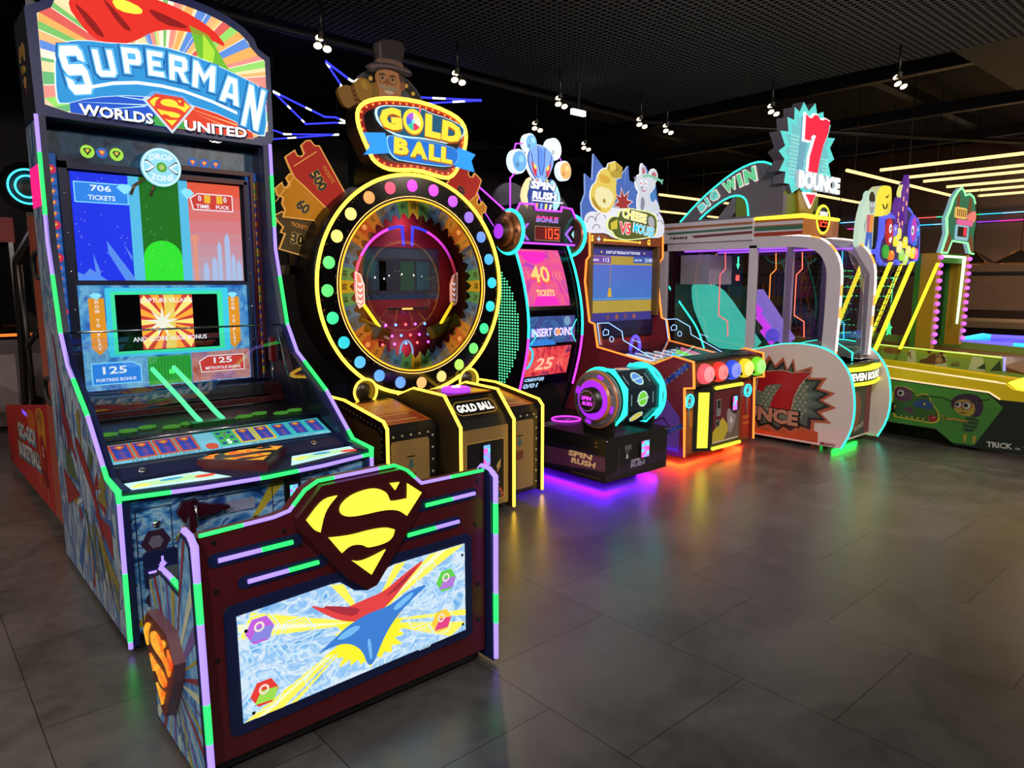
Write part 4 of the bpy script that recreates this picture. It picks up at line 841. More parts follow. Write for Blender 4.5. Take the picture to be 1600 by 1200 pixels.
bb.rect(f3, CX - .33, CX + .33, CZ - .07, CZ + .28, .001, m('reflected_slate', '2c3444', r=.45)); bb.rect(f3, CX - .31, CX + .31, CZ + .20, CZ + .27, .002, m('reflected_steel', '3c5060', r=.45)); bb.rect(f3, CX - .33, CX + .33, CZ - .095, CZ - .06, .002, m('reflected_navy', '1a3c6a', r=.45))  # tones of machines mirrored in the wheel's glass, painted on the backboard
for x, c in ((-.26, '2a4a60'), (-.2, '1c3040'), (-.02, '2c5c48'), (.12, '285a6a')): bb.rect(f3, CX + x, CX + x + .12, CZ - .03, CZ + .18, .003, m('reflected_tone_' + c, c, r=.45))
part('backboard', bb, G, 'wine red backboard')
# arch of neon inside
ar = []
for k in range(0, 41):
    a = R(-22 + (224) * k / 40); ar.append((CX + .435 * math.cos(a), CZ + .01 + .42 * math.sin(a)))
mid = len(ar) // 2; right = ar[:mid - 1]; left = ar[mid + 2:]
yy = GY + .10
def p3(q, y=None): return [(a, y or yy, b) for a, b in q]
pink = m('neon_pink_soft', (1, .22, .22), 1.6); fu = m('neon_fuchsia', (.85, .06, .75), 2.0); ro = m('neon_rose', (1, .05, .16), 2.2)
rr_ = right + [(CX + .045, CZ + .425), (CX + .035, CZ + .29)]; ll_ = [(CX - .035, CZ + .29), (CX - .045, CZ + .425)] + left
nr = len(rr_) - 1
part('arch_neon', MB().tube(p3(rr_), .013, [pink] * 4 + [ro] * 5 + [fu] * (nr - 13) + [BLU] * 4), G, 'neon arch fading from pink to blue')
part('arch_neon', MB().tube(p3(ll_), .013, [BLU] * 4 + [fu] * (nr - 13) + [ro] * 5 + [pink] * 4), G, 'neon arch fading from blue to pink')
for s in (-1, 1):
    q = [(CX + s * .435, CZ + .10), (CX + s * .40, CZ + .08), (CX + s * .375, CZ + .01), (CX + s * .375, CZ - .12), (CX + s * .41, CZ - .14), (CX + s * .43, CZ - .11)]
    ap = MB(); ap.prism(FY(yy), q, -.01, .01, m('arrow_panel_pink', (1, .30, .20), .9)); ap.tube(p3(q, yy - .012), .006, m('arrow_edge', (1, .55, .42), 1.8), closed=True, n=6)
    for k in range(4): z = CZ + .03 - k * .04; ap.flat(FY(yy), [(CX + s * 0.420, z), (CX + s * 0.405, z - .015), (CX + s * 0.390, z), (CX + s * 0.390, z - .01), (CX + s * 0.405, z - .027), (CX + s * 0.420, z - .01)], .012, WHT)
    part('arrow_panel', ap, G)
    part('flipper_light', MB().tube([(CX + s * .385, yy - .02, CZ - .125), (CX + s * .265, yy - .02, CZ - .285)], .017, m('flipper_yellow', (1, .68, .02), 2.0)), G)
    part('kicker', MB().tube([(CX + s * .43, yy, CZ - .25), (CX + s * .30, yy, CZ - .31), (CX + s * .19, yy, CZ - .35)], .05, m('kicker_amber', 'a8700c', r=.25) if s < 0 else m('kicker_olive', '6a7a1c', r=.25), n=12), G)
for z, n_, w in ((-.28, 5, .17), (-.36, 6, .2), (-.42, 5, .2)):
    for k in range(n_):
        part('playfield_lamp', MB().ball((CX - w + 2 * w * k / (n_ - 1), yy + .05, CZ + z), .010, [m('dot_red', (1, .1, .1), 4), m('dot_violet', (.7, .1, 1), 4), m('dot_blue', (.1, .3, 1), 4)][(k + int(-z * 100)) % 3], 8), G)
part('ramp_ring', MB().tube(p3(circ(CX - .03, CZ - .485, .055, 24, .09)), .007, m('ring_ice', (.2, .5, .8), .9), closed=True, n=6).tube(p3(circ(CX + .25, CZ - .46, .055, 24)), .006, m('ring_teal', '2c6a5a'), closed=True, n=6), G)
part('bonus_bar', MB().box(CX - .18, CX + .17, yy, yy + .02, CZ - .17, CZ - .155, BLK).box(CX - .06, CX + .03, yy - .004, yy + .02, CZ - .168, CZ - .157, m('bar_glow', (1, .5, .1), 2)), G)
part('front_pane', MB().lathe((CX, GY + .012, CZ), (0, -1, 0), [(.602, 0), (0, .0001)], mglass('wheel_pane', (.95, .94, .96), .9), 48), G, 'clear round pane')
for dz, p in ((.5, 1.4), (-.5, 1.4)): light('wheel_inner_fill', 'POINT', (CX, GY + .10, CZ + dz), p, (1, .45, .5), .06)  # added points inside the drum to brighten the backboard
# pedestal
pd = MB()
pd.prism(FY(4.38), [(2.33, 0), (3.47, 0), (3.47, .74), (3.30, .80), (3.15, .98), (2.65, .98), (2.50, .80), (2.33, .74)], -.42, 0, BLK)
pd.prism(FY(4.52), [(2.62, .9), (3.18, .9), (3.18, 2.62), (2.62, 2.62)], -.24, -.16, BLK)
part('pedestal', pd, G, 'black pedestal behind the console')
for x in (2.445, 3.345):
    rl = MB(); rl.lathe((x, 4.36, .80), (0, -1, 0), [(.088, 0), (.088, .06), (0, .06)], m('disc_bronze_black', '1a140c', r=.3), 36); sdo = part('side_disc', rl, G)
    part('ring_light', MB().tube([(a, 4.295, b) for a, b in circ(x, .80, .087, 40)], .0105, YEL, closed=True), sdo, 'yellow ring light')
# middle console
pr = [(3.53, .02), (3.53, .63), (3.70, .815), (4.05, .825), (4.25, .755), (4.30, .02)]
body = [(3.56, .05), (3.56, .60), (3.60, .66), (3.73, .79), (4.05, .80), (4.27, .73), (4.27, .05)]
cs = MB(); cs.prism(SX(0), body, -3.11, -2.69, BLK)
f = FY(3.56); cs.prism(f, rrect(2.70, 3.10, .06, .60, .004, 1), 0, .004, GP); cs.prism(f, rrect(2.74, 3.06, .10, .51, .012), .004, .008, m('door_black', '121316', r=.35)); cs.ringflat(f, rrect(2.737, 3.063, .097, .513, .013), rrect(2.742, 3.058, .102, .508, .012), .0085, m('line_gold', 'c8a050'))
for q in ([(2.765, .31), (2.79, .335), (2.785, .285), (2.815, .255), (2.79, .315), (2.80, .27)], [(3.0, .34), (3.03, .375), (3.025, .32), (2.995, .275), (3.005, .325), (2.985, .31)]): cs.flat(f, q, .009, m('bolt_cream', 'b89a60'))
cs.flat(f, [(2.745, .105), (3.055, .105)] + [(2.9 + .16 * math.cos(R(a)), .105 + .12 * math.sin(R(a))) for a in range(0, 181, 15)][1:-1], .009, m('door_red', '7c2a1c')); cs.flat(f, [(2.9 + .13 * math.cos(R(a)), .105 + .095 * math.sin(R(a))) for a in range(0, 181, 15)], .0095, m('door_blue', '27455a'))
for k in range(11): cs.flat(f, circ(2.9 + .145 * math.cos(R(15 * k + 15)), .105 + .108 * math.sin(R(15 * k + 15)), .005, 8), .010, m('dot_cream', 'cfc09a'))
cs.text(f, 'GOLD', 2.90, .285, .042, .010, m('door_letter', 'd8d0c0'), w=.17, bold=.03); cs.text(f, 'BALL', 2.92, .232, .046, .010, m('door_letter', '0'), w=.19, bold=.03)
CBD = part('console_body', cs, G, 'gold printed coin door console')
part('card_reader', card_reader(MB(), f, 2.865, 2.935, .335, .50, .009), CBD, 'lit card reader')
hd = MB(); TH_ = TF((2.69, 3.60, .66), (1, 0, 0), (0, .13, .13)); hd.prism(TH_, [(0, 0), (.42, 0), (.42, .17), (0, .17)], -.004, .003, BLK); hd.ringflat(TH_, rrect(.035, .385, .03, .145, .05), rrect(.04, .38, .035, .14, .045), .004, m('line_gold', '0')); hd.text(TH_, 'GOLD BALL', .21, .088, .062, .004, m('console_letter', (1, .95, .8), 1.6), w=.30, bold=.04)
part('console_sign', hd, G, 'lit white lettering on the console')
for x0, x1 in ((2.665, 2.685), (3.115, 3.135)):
    spo = part('side_panel', MB().prism(SX(0), pr, -x1, -x0, m('bronze_black', '2a2012', r=.35)), G)
    part('edge_neon', MB().tube([((x0 + x1) / 2, a - .006, b + .004) for a, b in pr[:5]], .0135, YEL), spo, 'yellow edge light')
cp = MB(); cp.prism(TZ(.80), [(2.69, 3.74), (3.11, 3.74), (3.11, 4.05), (2.69, 4.05)], 0, .008, m('console_red_top', '7a2a16', r=.3)); cp.lathe((2.90, 3.87, .808), (0, 0, 1), [(.10, 0, PUR), (.10, .02, PUR), (.085, .028, PUR), (.03, .028, m('button_violet', (.55, .06, .9), 1.4)), (.03, .034, WHT), (0, .036, WHT)], PUR, 28)
part('play_button', cp, G, 'round violet lit button')
# side boxes
for x0, x1, s in ((2.25, 2.62, -1), (3.18, 3.54, 1)):
    bx = MB(); pb = [(3.72, .03), (3.72, .62), (3.76, .665), (4.22, .74), (4.32, .74), (4.32, .03)]
    bx.prism(SX(0), pb, -x1, -x0, BLK); f = FY(3.72); TT = TF((x0, 3.76, .665), (1, 0, 0), (0, .46, .075))
    bx.prism(TT, [(.015, .0), (x1 - x0 - .01, 0), (x1 - x0 - .01, .45), (.015, .45)], 0, .003, m('ticket_art_orange', 'a4541c', r=.35)); bx.prism(TT, [(.03, .20), (x1 - x0 - .03, .20), (x1 - x0 - .03, .43), (.03, .43)], .003, .004, m('ticket_art_amber', 'c07a28', r=.35)); bx.prism(TT, [(.03, .02), (x1 - x0 - .03, .02), (x1 - x0 - .03, .17), (.03, .17)], .003, .004, m('ticket_art_red', '8c2f18', r=.35))
    for k in range(4): bx.rect(TT, .06, x1 - x0 - .08, .05 + k * .1, .06 + k * .1, .005, m('ticket_art_line', 'e0b070'))
    bx.prism(f, rrect(x0 + .03, x1 - .055, .06, .565, .02), 0, .004, GP)
    n = 0
    for k in range(7): bx.lathe((x1 - .025, 3.72, .09 + k * .08), (0, -1, 0), [(.008, 0), (.006, .004), (0, .005)], m('rivet_cream', 'b0a890', r=.3), 8)
    for k in range(5): bx.lathe((x0 + .05 + k * .065, 3.72, .595), (0, -1, 0), [(.008, 0), (.006, .004), (0, .005)], m('rivet_cream', '0'), 8)
    xm = (x0 + x1) / 2 - .01
    bx.rect(f, xm - .03, xm + .03, .452, .46, .005, BLK); bx.flat(f, [(xm - .012, .44), (xm + .012, .44), (xm + .012, .405), (xm + .028, .405), (xm, .372), (xm - .028, .405), (xm - .012, .405)], .005, m('arrow_teal', '3c5a5a')); bx.rect(f, xm - .035, xm + .035, .28, .345, .005, m('ticket_rust', '6a3420'))
    part('ticket_box', bx, G, 'side box with ticket arrow')
    xe = x0 - .02 if s < 0 else x1 + .0
    pe = [(3.695, .02), (3.695, .655), (3.735, .695), (4.22, .768), (4.42, .768), (4.42, .02)]
    pn = MB(); pn.prism(SX(0), pe, -(xe + .02), -xe, m('panel_black_gold', '1b150d', r=.35))
    if s < 0: g = SX(xe); pn.prism(g, [(3.76, .07), (3.76, .60), (3.80, .63), (4.25, .69), (4.36, .69), (4.36, .07)], 0, .003, GPD)
    else: g = RX(xe + .02)
    if s < 0:
        for k in range(14):
            pn.flat(g, circ(3.735, .08 + k * .043, .006, 8), .004, m('rivet_cream', '0')); pn.flat(g, circ(3.76 + k * .045, .655 + k * .0073, .006, 8), .004, m('rivet_cream', '0'))
        for k in range(5): pn.tube([g.p(4.02 - k * .02, .46 + k * .012, .004), g.p(3.96 - k * .01, .47 + k * .02, .004)], .003, m('scribble_brown', '3a1c0c'), n=5)
    spo = part('side_panel', pn, G)
    part('edge_neon', MB().tube([(xe + .01, a - .006, b + .004) for a, b in pe[:5]], .0135, YEL), spo, 'yellow edge light')
# sign
gs = smooth([(2.432, 2.652), (2.476, 2.708), (2.563, 2.749), (2.707, 2.779), (2.88, 2.791), (3.061, 2.781), (3.238, 2.743), (3.316, 2.694), (3.344, 2.627), (3.334, 2.524), (3.286, 2.416), (3.232, 2.319), (3.166, 2.283), (3.09, 2.286), (2.893, 2.316), (2.694, 2.292), (2.604, 2.311), (2.545, 2.347), (2.519, 2.39), (2.468, 2.485), (2.434, 2.571)], 1)
f = FY(4.30); sg_ = MB(); sg_.prism(f, gs, -.14, 0, m('sign_red', '8c1a10', r=.3), m('sign_box_black', '120e0a', r=.4)); sg_.prism(f, inset(gs, .062), 0, .004, m('sign_black', '07060a', r=.2))
SBX = part('sign_box', sg_, G, 'red bordered sign box')
part('sign_neon', MB().tube([f.p(a, b, .01) for a, b in inset(gs, .008)], .0175, YEL, closed=True), SBX, 'yellow neon outline of the sign')
bl = inset(gs, .036)
tot = 0; N_ = 40; per = [Vector((*bl[i], 0)) for i in range(len(bl))]; L_ = [(per[(i + 1) % len(per)] - per[i]).length for i in range(len(per))]; T_ = sum(L_)
for k in range(N_):
    d = T_ * k / N_; i = 0
    while d > L_[i]: d -= L_[i]; i += 1
    q = per[i].lerp(per[(i + 1) % len(per)], d / L_[i]); part('sign_bulb', MB().ball(f.p(q.x, q.y, .004), .008, m('sign_bulb', (1, .22, .06), 1.4), 6), SBX)
GLT = m('gold_letter', (1, .72, .05), 1.05); GLT2 = m('gold_letter_deep', (.42, .10, .01), .9); GLE = m('gold_letter_edge', (.55, .9, 1), 1.1)
gl = MB(); bub = smooth([(2.577, 2.67), (2.62, 2.705), (2.751, 2.722), (2.938, 2.735), (3.0, 2.715), (3.16, 2.70), (3.302, 2.662), (3.295, 2.60), (3.202, 2.534), (2.971, 2.545), (2.804, 2.535), (2.70, 2.545), (2.60, 2.60)], 1)
gl.prism(f, scale(bub, 1.03, 1.07), .006, .02, GLE); gl.prism(f, bub, .02, .024, m('letter_ground', (.02, .12, .22), .8))
for ch, x, z, h, w, ro_ in (('G', 2.680, 2.630, .145, .175, 5), ('L', 3.025, 2.628, .155, .135, -3), ('D', 3.188, 2.610, .14, .175, -6)):
    gl.text(f, ch, x + .004, z - .012, h, .025, GLT2, w=w, bold=.075, rot=ro_); gl.text(f, ch, x, z, h, .026, GLT, w=w, bold=.07, rot=ro_, ex=.006, mside=GLT2)
gl.flat(f, circ(2.862, 2.630, .086, 28), .0255, GLT2); gl.flat(f, circ(2.862, 2.638, .084, 28), .028, GLT)
for k, c in enumerate([(.95, .8, .4), (.45, .12, .8), (.08, .15, .85), (.05, .6, .4), (.8, .05, .12), (.95, .9, .6)]):
    gl.flat(f, [(2.862, 2.638)] + [(2.862 + .058 * math.cos(R(30 + 60 * k + t)), 2.638 + .058 * math.sin(R(30 + 60 * k + t))) for t in range(0, 61, 15)], .029, m('pie_%d' % k, c, .95))
gl.flat(f, circ(2.862, 2.638, .014, 14), .030, m('pie_hub', (.3, .8, .9), 1)); gl.flat(f, [(2.905, 2.735), (2.93, 2.735), (2.917, 2.69)], .030, m('pin_pink', (.95, .15, .25), 1))
part('sign_title', gl, SBX, 'golden upper word with a wheel for its round letter')
rb = MB(); RBL = m('ribbon_blue', (.03, .32, .95), 1.05); RBD = m('ribbon_deep', (.02, .18, .68), .95)
for q in ([(2.469, 2.515), (2.633, 2.535), (2.655, 2.48), (2.663, 2.407), (2.475, 2.376), (2.525, 2.443)], [(3.235, 2.47), (3.248, 2.514), (3.405, 2.48), (3.366, 2.43), (3.395, 2.355), (3.22, 2.375)]): rb.prism(f, q, .012, .03, RBL, RBD)
mb_ = smooth([(2.645, 2.515), (2.711, 2.522), (2.95, 2.52), (3.17, 2.51), (3.245, 2.485), (3.225, 2.40), (3.155, 2.368), (2.992, 2.365), (2.80, 2.37), (2.719, 2.372), (2.66, 2.42)], 1)
rb.prism(f, scale(mb_, 1.015, 1.04), .02, .034, m('ribbon_edge', (.35, .75, 1), 1)); rb.prism(f, mb_, .034, .037, RBD)
for ch, x, z, w, ro_ in (('B', 2.755, 2.460, .12, -3), ('A', 2.898, 2.453, .145, -3), ('L', 3.03, 2.448, .10, -3), ('L', 3.135, 2.444, .10, -3)):
    rb.text(f, ch, x + .004, z - .005, .118, .038, GLT2, w=w * 1.02, bold=.07, rot=ro_); rb.text(f, ch, x, z, .110, .039, GLT, w=w, bold=.06, rot=ro_)
part('sign_ribbon', rb, SBX, 'blue ribbon with the golden lower word')
# cut-outs behind the sign
f = FY(4.62)
ac = MB(); ac.flat(f, [(2.9 + .335 * math.cos(R(a)), 2.77 + .30 * math.sin(R(a))) for a in range(0, 181, 8)] + [(2.565, 2.55), (3.235, 2.55)], -.03, m('back_arch_grey', '3a3c44', r=.5))
ac.prism(f, [(2.9 + .31 * math.cos(R(a)), 2.77 + .275 * math.sin(R(a))) for a in range(0, 181, 8)], -.028, -.02, m('arch_black', '16140f'))
ac.prism(f, [(2.9 + .24 * math.cos(R(a)), 2.77 + .21 * math.sin(R(a))) for a in range(0, 181, 8)], -.02, -.015, m('arch_slate', '4a5058'))
for k in range(11): a = R(8 + 16.4 * k); ac.ball(f.p(2.9 + .275 * math.cos(a), 2.77 + .243 * math.sin(a), -.015), .015, m('arch_bulb', (.9, .5, .08), .35), 8)
ac.prism(f, [(2.62, 2.3), (3.18, 2.3), (3.18, 2.78), (2.62, 2.78)], -.06, -.04, BLK)
part('arch_board', ac, G, 'grey arch board with bulbs')
hh = MB(); hat = smooth([(2.747, 3.18), (2.765, 3.203), (2.812, 3.232), (2.884, 3.251), (2.956, 3.257), (3.016, 3.235), (2.995, 3.142), (2.982, 3.094), (3.037, 3.085), (3.074, 3.056), (3.06, 3.029), (3.01, 3.02), (2.95, 3.044), (2.854, 3.051), (2.783, 3.028), (2.759, 3.004), (2.713, 3.005), (2.688, 3.025), (2.703, 3.052), (2.773, 3.084)], 1)
hh.prism(f, hat, .02, .035, m('hat_black', '2a2224', r=.4)); hh.flat(f, smooth([(2.765, 3.10), (2.85, 3.118), (2.94, 3.12), (3.0, 3.10), (2.99, 3.075), (2.92, 3.088), (2.85, 3.088), (2.775, 3.075)], 1), .036, m('hat_band', '6a5048', r=.5))
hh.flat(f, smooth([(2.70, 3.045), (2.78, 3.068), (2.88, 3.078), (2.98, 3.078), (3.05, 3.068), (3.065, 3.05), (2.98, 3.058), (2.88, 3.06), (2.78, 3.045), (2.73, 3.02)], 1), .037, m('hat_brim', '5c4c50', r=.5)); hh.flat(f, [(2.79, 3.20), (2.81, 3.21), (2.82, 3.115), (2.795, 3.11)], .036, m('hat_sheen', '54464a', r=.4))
part('top_hat', hh, G, 'black top hat of the cut-out')
hf = MB(); SK = m('cutout_skin', 'b0784e', r=.5); SKD = m('cutout_skin_shade', '8a5638', r=.5); HR = m('cutout_hair', '4a342a', r=.6)
hf.prism(f, smooth([(2.775, 3.03), (2.854, 3.055), (2.95, 3.048), (3.004, 3.025), (3.02, 2.985), (2.996, 2.95), (2.977, 2.90), (2.964, 2.80), (2.801, 2.80), (2.793, 2.90), (2.777, 2.966)], 1), 0, .02, SK)
hf.flat(f, smooth([(2.955, 3.045), (3.01, 3.02), (3.02, 2.96), (2.985, 2.93), (2.975, 2.98)], 1), .021, HR); hf.flat(f, circ(2.995, 2.955, .022, 14, .032), .022, SKD)
hf.flat(f, smooth([(2.80, 2.94), (2.86, 2.93), (2.925, 2.935), (2.965, 2.925), (2.93, 2.905), (2.865, 2.912), (2.81, 2.905)], 1), .022, m('cutout_moustache', '9a8a74', r=.6)); hf.flat(f, smooth([(2.83, 2.90), (2.88, 2.907), (2.925, 2.90), (2.90, 2.88), (2.86, 2.878)], 1), .0225, m('cutout_teeth', 'c8b8a0')); hf.flat(f, smooth([(2.82, 2.868), (2.88, 2.862), (2.95, 2.868), (2.94, 2.81), (2.83, 2.81)], 1), .022, m('cutout_beard', 'a89070', r=.6))
hf.flat(f, smooth([(2.855, 2.985), (2.872, 2.985), (2.888, 2.945), (2.845, 2.945)], 1), .0225, SKD)
for x in (2.825, 2.91): hf.flat(f, circ(x, 2.985, .02, 14, .012), .0225, m('cutout_eye_white', '8c7c68')); hf.flat(f, circ(x, 2.985, .009, 10), .023, BLK); hf.flat(f, [(x - .03, 3.008), (x + .03, 3.018), (x + .028, 3.006), (x - .028, 2.998)], .023, HR); hf.tube([f.p(a, b, .024) for a, b in circ(x, 2.984, .033, 20)], .003, m('spectacle_gold', 'b08040', r=.3, mt=.5), closed=True, n=5)
hf.prism(f, smooth([(2.72, 2.93), (2.79, 2.95), (2.80, 2.80), (2.74, 2.78)], 1), -.005, .012, m('collar_gold', '8c6a14'))
part('face', hf, G, 'spectacled moustached face of the cut-out')
bg = MB(); BGM = m('bag_gold', '96701c', r=.4)
bg.prism(f, smooth([(2.573, 2.871), (2.60, 2.925), (2.643, 2.952), (2.699, 2.94), (2.728, 2.887), (2.718, 2.828), (2.661, 2.79), (2.615, 2.79)], 2), .01, .05, BGM); bg.prism(f, smooth([(2.455, 2.828), (2.485, 2.868), (2.54, 2.885), (2.585, 2.87), (2.63, 2.80), (2.60, 2.75), (2.546, 2.728), (2.502, 2.74)], 2), .005, .04, m('bag_ochre', '845e18', r=.4))
for k in range(4): bg.ball(f.p(2.575 + k * .012, 2.86 - k * .028, .05), .014, m('knuckle_brown', '7c4c28', r=.5), 8)
bg.flat(f, smooth([(2.63, 2.935), (2.68, 2.925), (2.69, 2.87), (2.65, 2.87)], 1), .051, m('bag_light', 'b08a34', r=.4))
part('gold_bag', bg, G, 'golden bag held by the cut-out')
def ticket(poly, c, txt, ta, tb, h, rot, cc, tb2=None):
    t = MB(); t.prism(f, poly, -.02 + cc, .0 + cc, c, m('ticket_edge', (1, .45, .05), .45)); t.tube([f.p(a, b, cc + .002) for a, b in poly], .004, m('ticket_line', (1, .5, .12), .6), closed=True, n=5)
    t.text(f, txt, ta, tb, h, cc + .003, m('ticket_digit_edge', (.9, .55, .1), .6), bold=.09, rot=rot); t.text(f, txt, ta, tb, h * .95, cc + .004, BLK, bold=.055, rot=rot)
    dx, dz = math.cos(R(rot)), math.sin(R(rot)); nx, nz = -dz, dx
    t.text(f, 'TICKETS', ta + nx * h * 1.05, tb + nz * h * 1.05, h * .32, cc + .003, m('ticket_word', 'd89030'), bold=.03, rot=rot)
    for s in (.95,): t.tube([f.p(ta - dx * h * 1.9 + nx * k, tb - dz * h * 1.9 + nz * k, cc + .002) for k in (-.10, .10)], .003, m('ticket_line', '0'), n=5)
    return t
t1 = [(2.19, 2.445), (2.225, 2.478), (2.258, 2.484), (2.285, 2.455), (2.32, 2.456), (2.54, 2.10), (2.39, 2.02), (2.19, 2.19), (2.135, 2.231), (2.10, 2.30), (2.076, 2.359), (2.143, 2.407), (2.158, 2.375), (2.19, 2.372), (2.21, 2.395), (2.20, 2.42)]
part('ticket_cutout', ticket(t1, m('ticket_red', (.55, .03, .02), .45), '500', 2.305, 2.227, .085, -56, .02), G, 'red fan ticket')
t2 = [(2.008, 2.155), (2.054, 2.196), (2.062, 2.17), (2.09, 2.165), (2.11, 2.185), (2.085, 2.23), (2.111, 2.257), (2.186, 2.24), (2.42, 2.09), (2.33, 1.96), (2.053, 1.974), (2.07, 2.02), (2.05, 2.06), (2.06, 2.10), (2.02, 2.11)]
part('ticket_cutout', ticket(t2, m('ticket_orange', (.62, .23, .01), .5), '60', 2.195, 2.05, .085, -38, .0), G, 'orange fan ticket')
t3 = [(1.998, 1.98), (2.055, 2.01), (2.075, 1.985), (2.212, 2.0), (2.42, 1.90), (2.30, 1.74), (2.171, 1.729), (2.025, 1.765), (2.07, 1.866), (2.04, 1.875), (2.06, 1.91), (2.03, 1.94)]
part('ticket_cutout', ticket(t3, m('ticket_dark', (.10, .06, .02), .4), '30', 2.155, 1.835, .085, -12, -.02), G, 'dark fan ticket with gold edge')
for i, (q, c, tx) in enumerate(((([(2 * CX - a, b) for a, b in t1]), m('ticket_red', '0'), ''), (([(2 * CX - a, b) for a, b in t2]), m('ticket_orange', '0'), ''), ([(2 * CX - a, b) for a, b in t3], m('ticket_dark', '0'), ''))):
    t = MB(); cc = (.02, 0, -.02)[i]; t.prism(f, q, cc - .02, cc, c, m('ticket_edge', '0')); t.tube([f.p(a, b, cc + .002) for a, b in q], .004, m('ticket_line', '0'), closed=True, n=5)
    t.text(f, ('500', '60', '30')[i], 2 * CX - (2.305, 2.195, 2.155)[i], (2.227, 2.05, 1.835)[i], .085, cc + .003, BLK, bold=.06, rot=(56, 38, 12)[i])
    part('ticket_cutout', t, G)
part('cutout_bracket', MB().box(2.0, 3.8, 4.66, 4.69, 1.6, 1.66, BLK).box(2.1, 2.14, 4.66, 4.69, 1.6, 2.2, BLK).box(3.66, 3.7, 4.66, 4.69, 1.6, 2.2, BLK), G)
# ================================================================== space drum game
S = thing('arcade_machine', (4.3, 4.0, 0), 'black space game with a glowing octagonal drum and an alien topper, violet light beneath', 'arcade machine', 'arcade machines in the row')
PLM = m('plum_print', '5a3050', r=.35); PLD = m('plum_dark', '1c1226', r=.35)
b = MB(); b.box(3.92, 4.67, 3.40, 5.0, .06, .395, BLK); g = SX(3.92)
b.flat(g, [(4.06, .075), (4.06, .285), (3.60, .285), (3.40, .27), (3.40, .12), (3.7, .10)], .001, PLD); b.flat(g, [(4.06, .10), (4.06, .24), (3.75, .25), (3.40, .255), (3.40, .15), (3.75, .12)], .002, PLM)
for st, z, y in (('SPIN', .232, 3.655), ('RUSH', .178, 3.62)): b.text(g, st, y, z, .046, .003, m('copper_letter', 'e6c090', r=.3), w=.25, bold=.05, shear=.25)
b.rect(g, 3.44, 3.74, .085, .088, .003, m('copper_line', '7a5a3a')); b.flat(g, [(3.47, .355), (3.50, .365), (3.50, .345)], .003, m('copper_line', '0')); b.flat(g, [(3.47, .325), (3.50, .335), (3.50, .315)], .003, m('copper_line', '0'))
f = FY(3.40); b.flat(f, [(3.92, .11), (4.25, .20), (4.67, .215), (4.67, .13), (4.3, .10), (3.92, .08)], .001, PLD); b.rect(f, 4.075, 4.079, .12, .31, .002, m('seam_violet', '4a4060'))
for st, z in (('SPIN', .178), ('RUSH', .145)): b.text(f, st, 4.30, z, .03, .002, m('letter_lavender', '8a84a0'), w=.17, bold=.04, shear=.25)
b.rect(f, 4.14, 4.22, .275, .315, .002, m('icon_grey', '4a4a52')); b.rect(f, 4.15, 4.19, .255, .27, .002, m('icon_grey', '0')); b.flat(f, [(4.16, .245), (4.18, .245), (4.18, .225), (4.19, .225), (4.17, .205), (4.15, .225), (4.16, .225)], .002, m('icon_lit', '9a9aa0'))
for x in (3.94, 4.65): b.lathe((x, 3.40, .375), (0, -1, 0), [(.008, 0), (.006, .004), (0, .004)], CHR, 8)
BSE = part('base', b, S, 'black base with plum bands and slanted lettering')
part('card_reader', card_reader(MB(), f, 4.315, 4.435, .18, .335, .002), BSE, 'lit card reader')
part('foot', MB().box(4.08, 4.52, 3.58, 4.9, 0, .06, RUB), S)
UG = m('underglow_violet', (.12, .001, 1), 150)
part('underglow', MB().tube([(3.975, 4.9, .05), (3.975, 3.455, .05), (4.615, 3.455, .05), (4.615, 4.9, .05)], .004, UG, n=6), S, 'violet light strip under the base')
tp = MB(); T = TZ(.395)
for st, y in (('SPIN', 4.13), ('RUSH', 4.07)): tp.text(T, st, 4.02, y, .05, .001, m('letter_lavender', '0'), w=.2, bold=.03, shear=.2)
tp.tube([(4.24 + a, 4.12 + c, .405) for a, c in circ(0, 0, .12, 40)], .010, MAG, closed=True)
tp.text(T, 'PLAY', 4.24, 4.12, .05, .001, m('letter_violet', (.5, .1, .7), .8), w=.12, bold=.03)
part('top_ring', tp, S, 'magenta ring light in the base top')
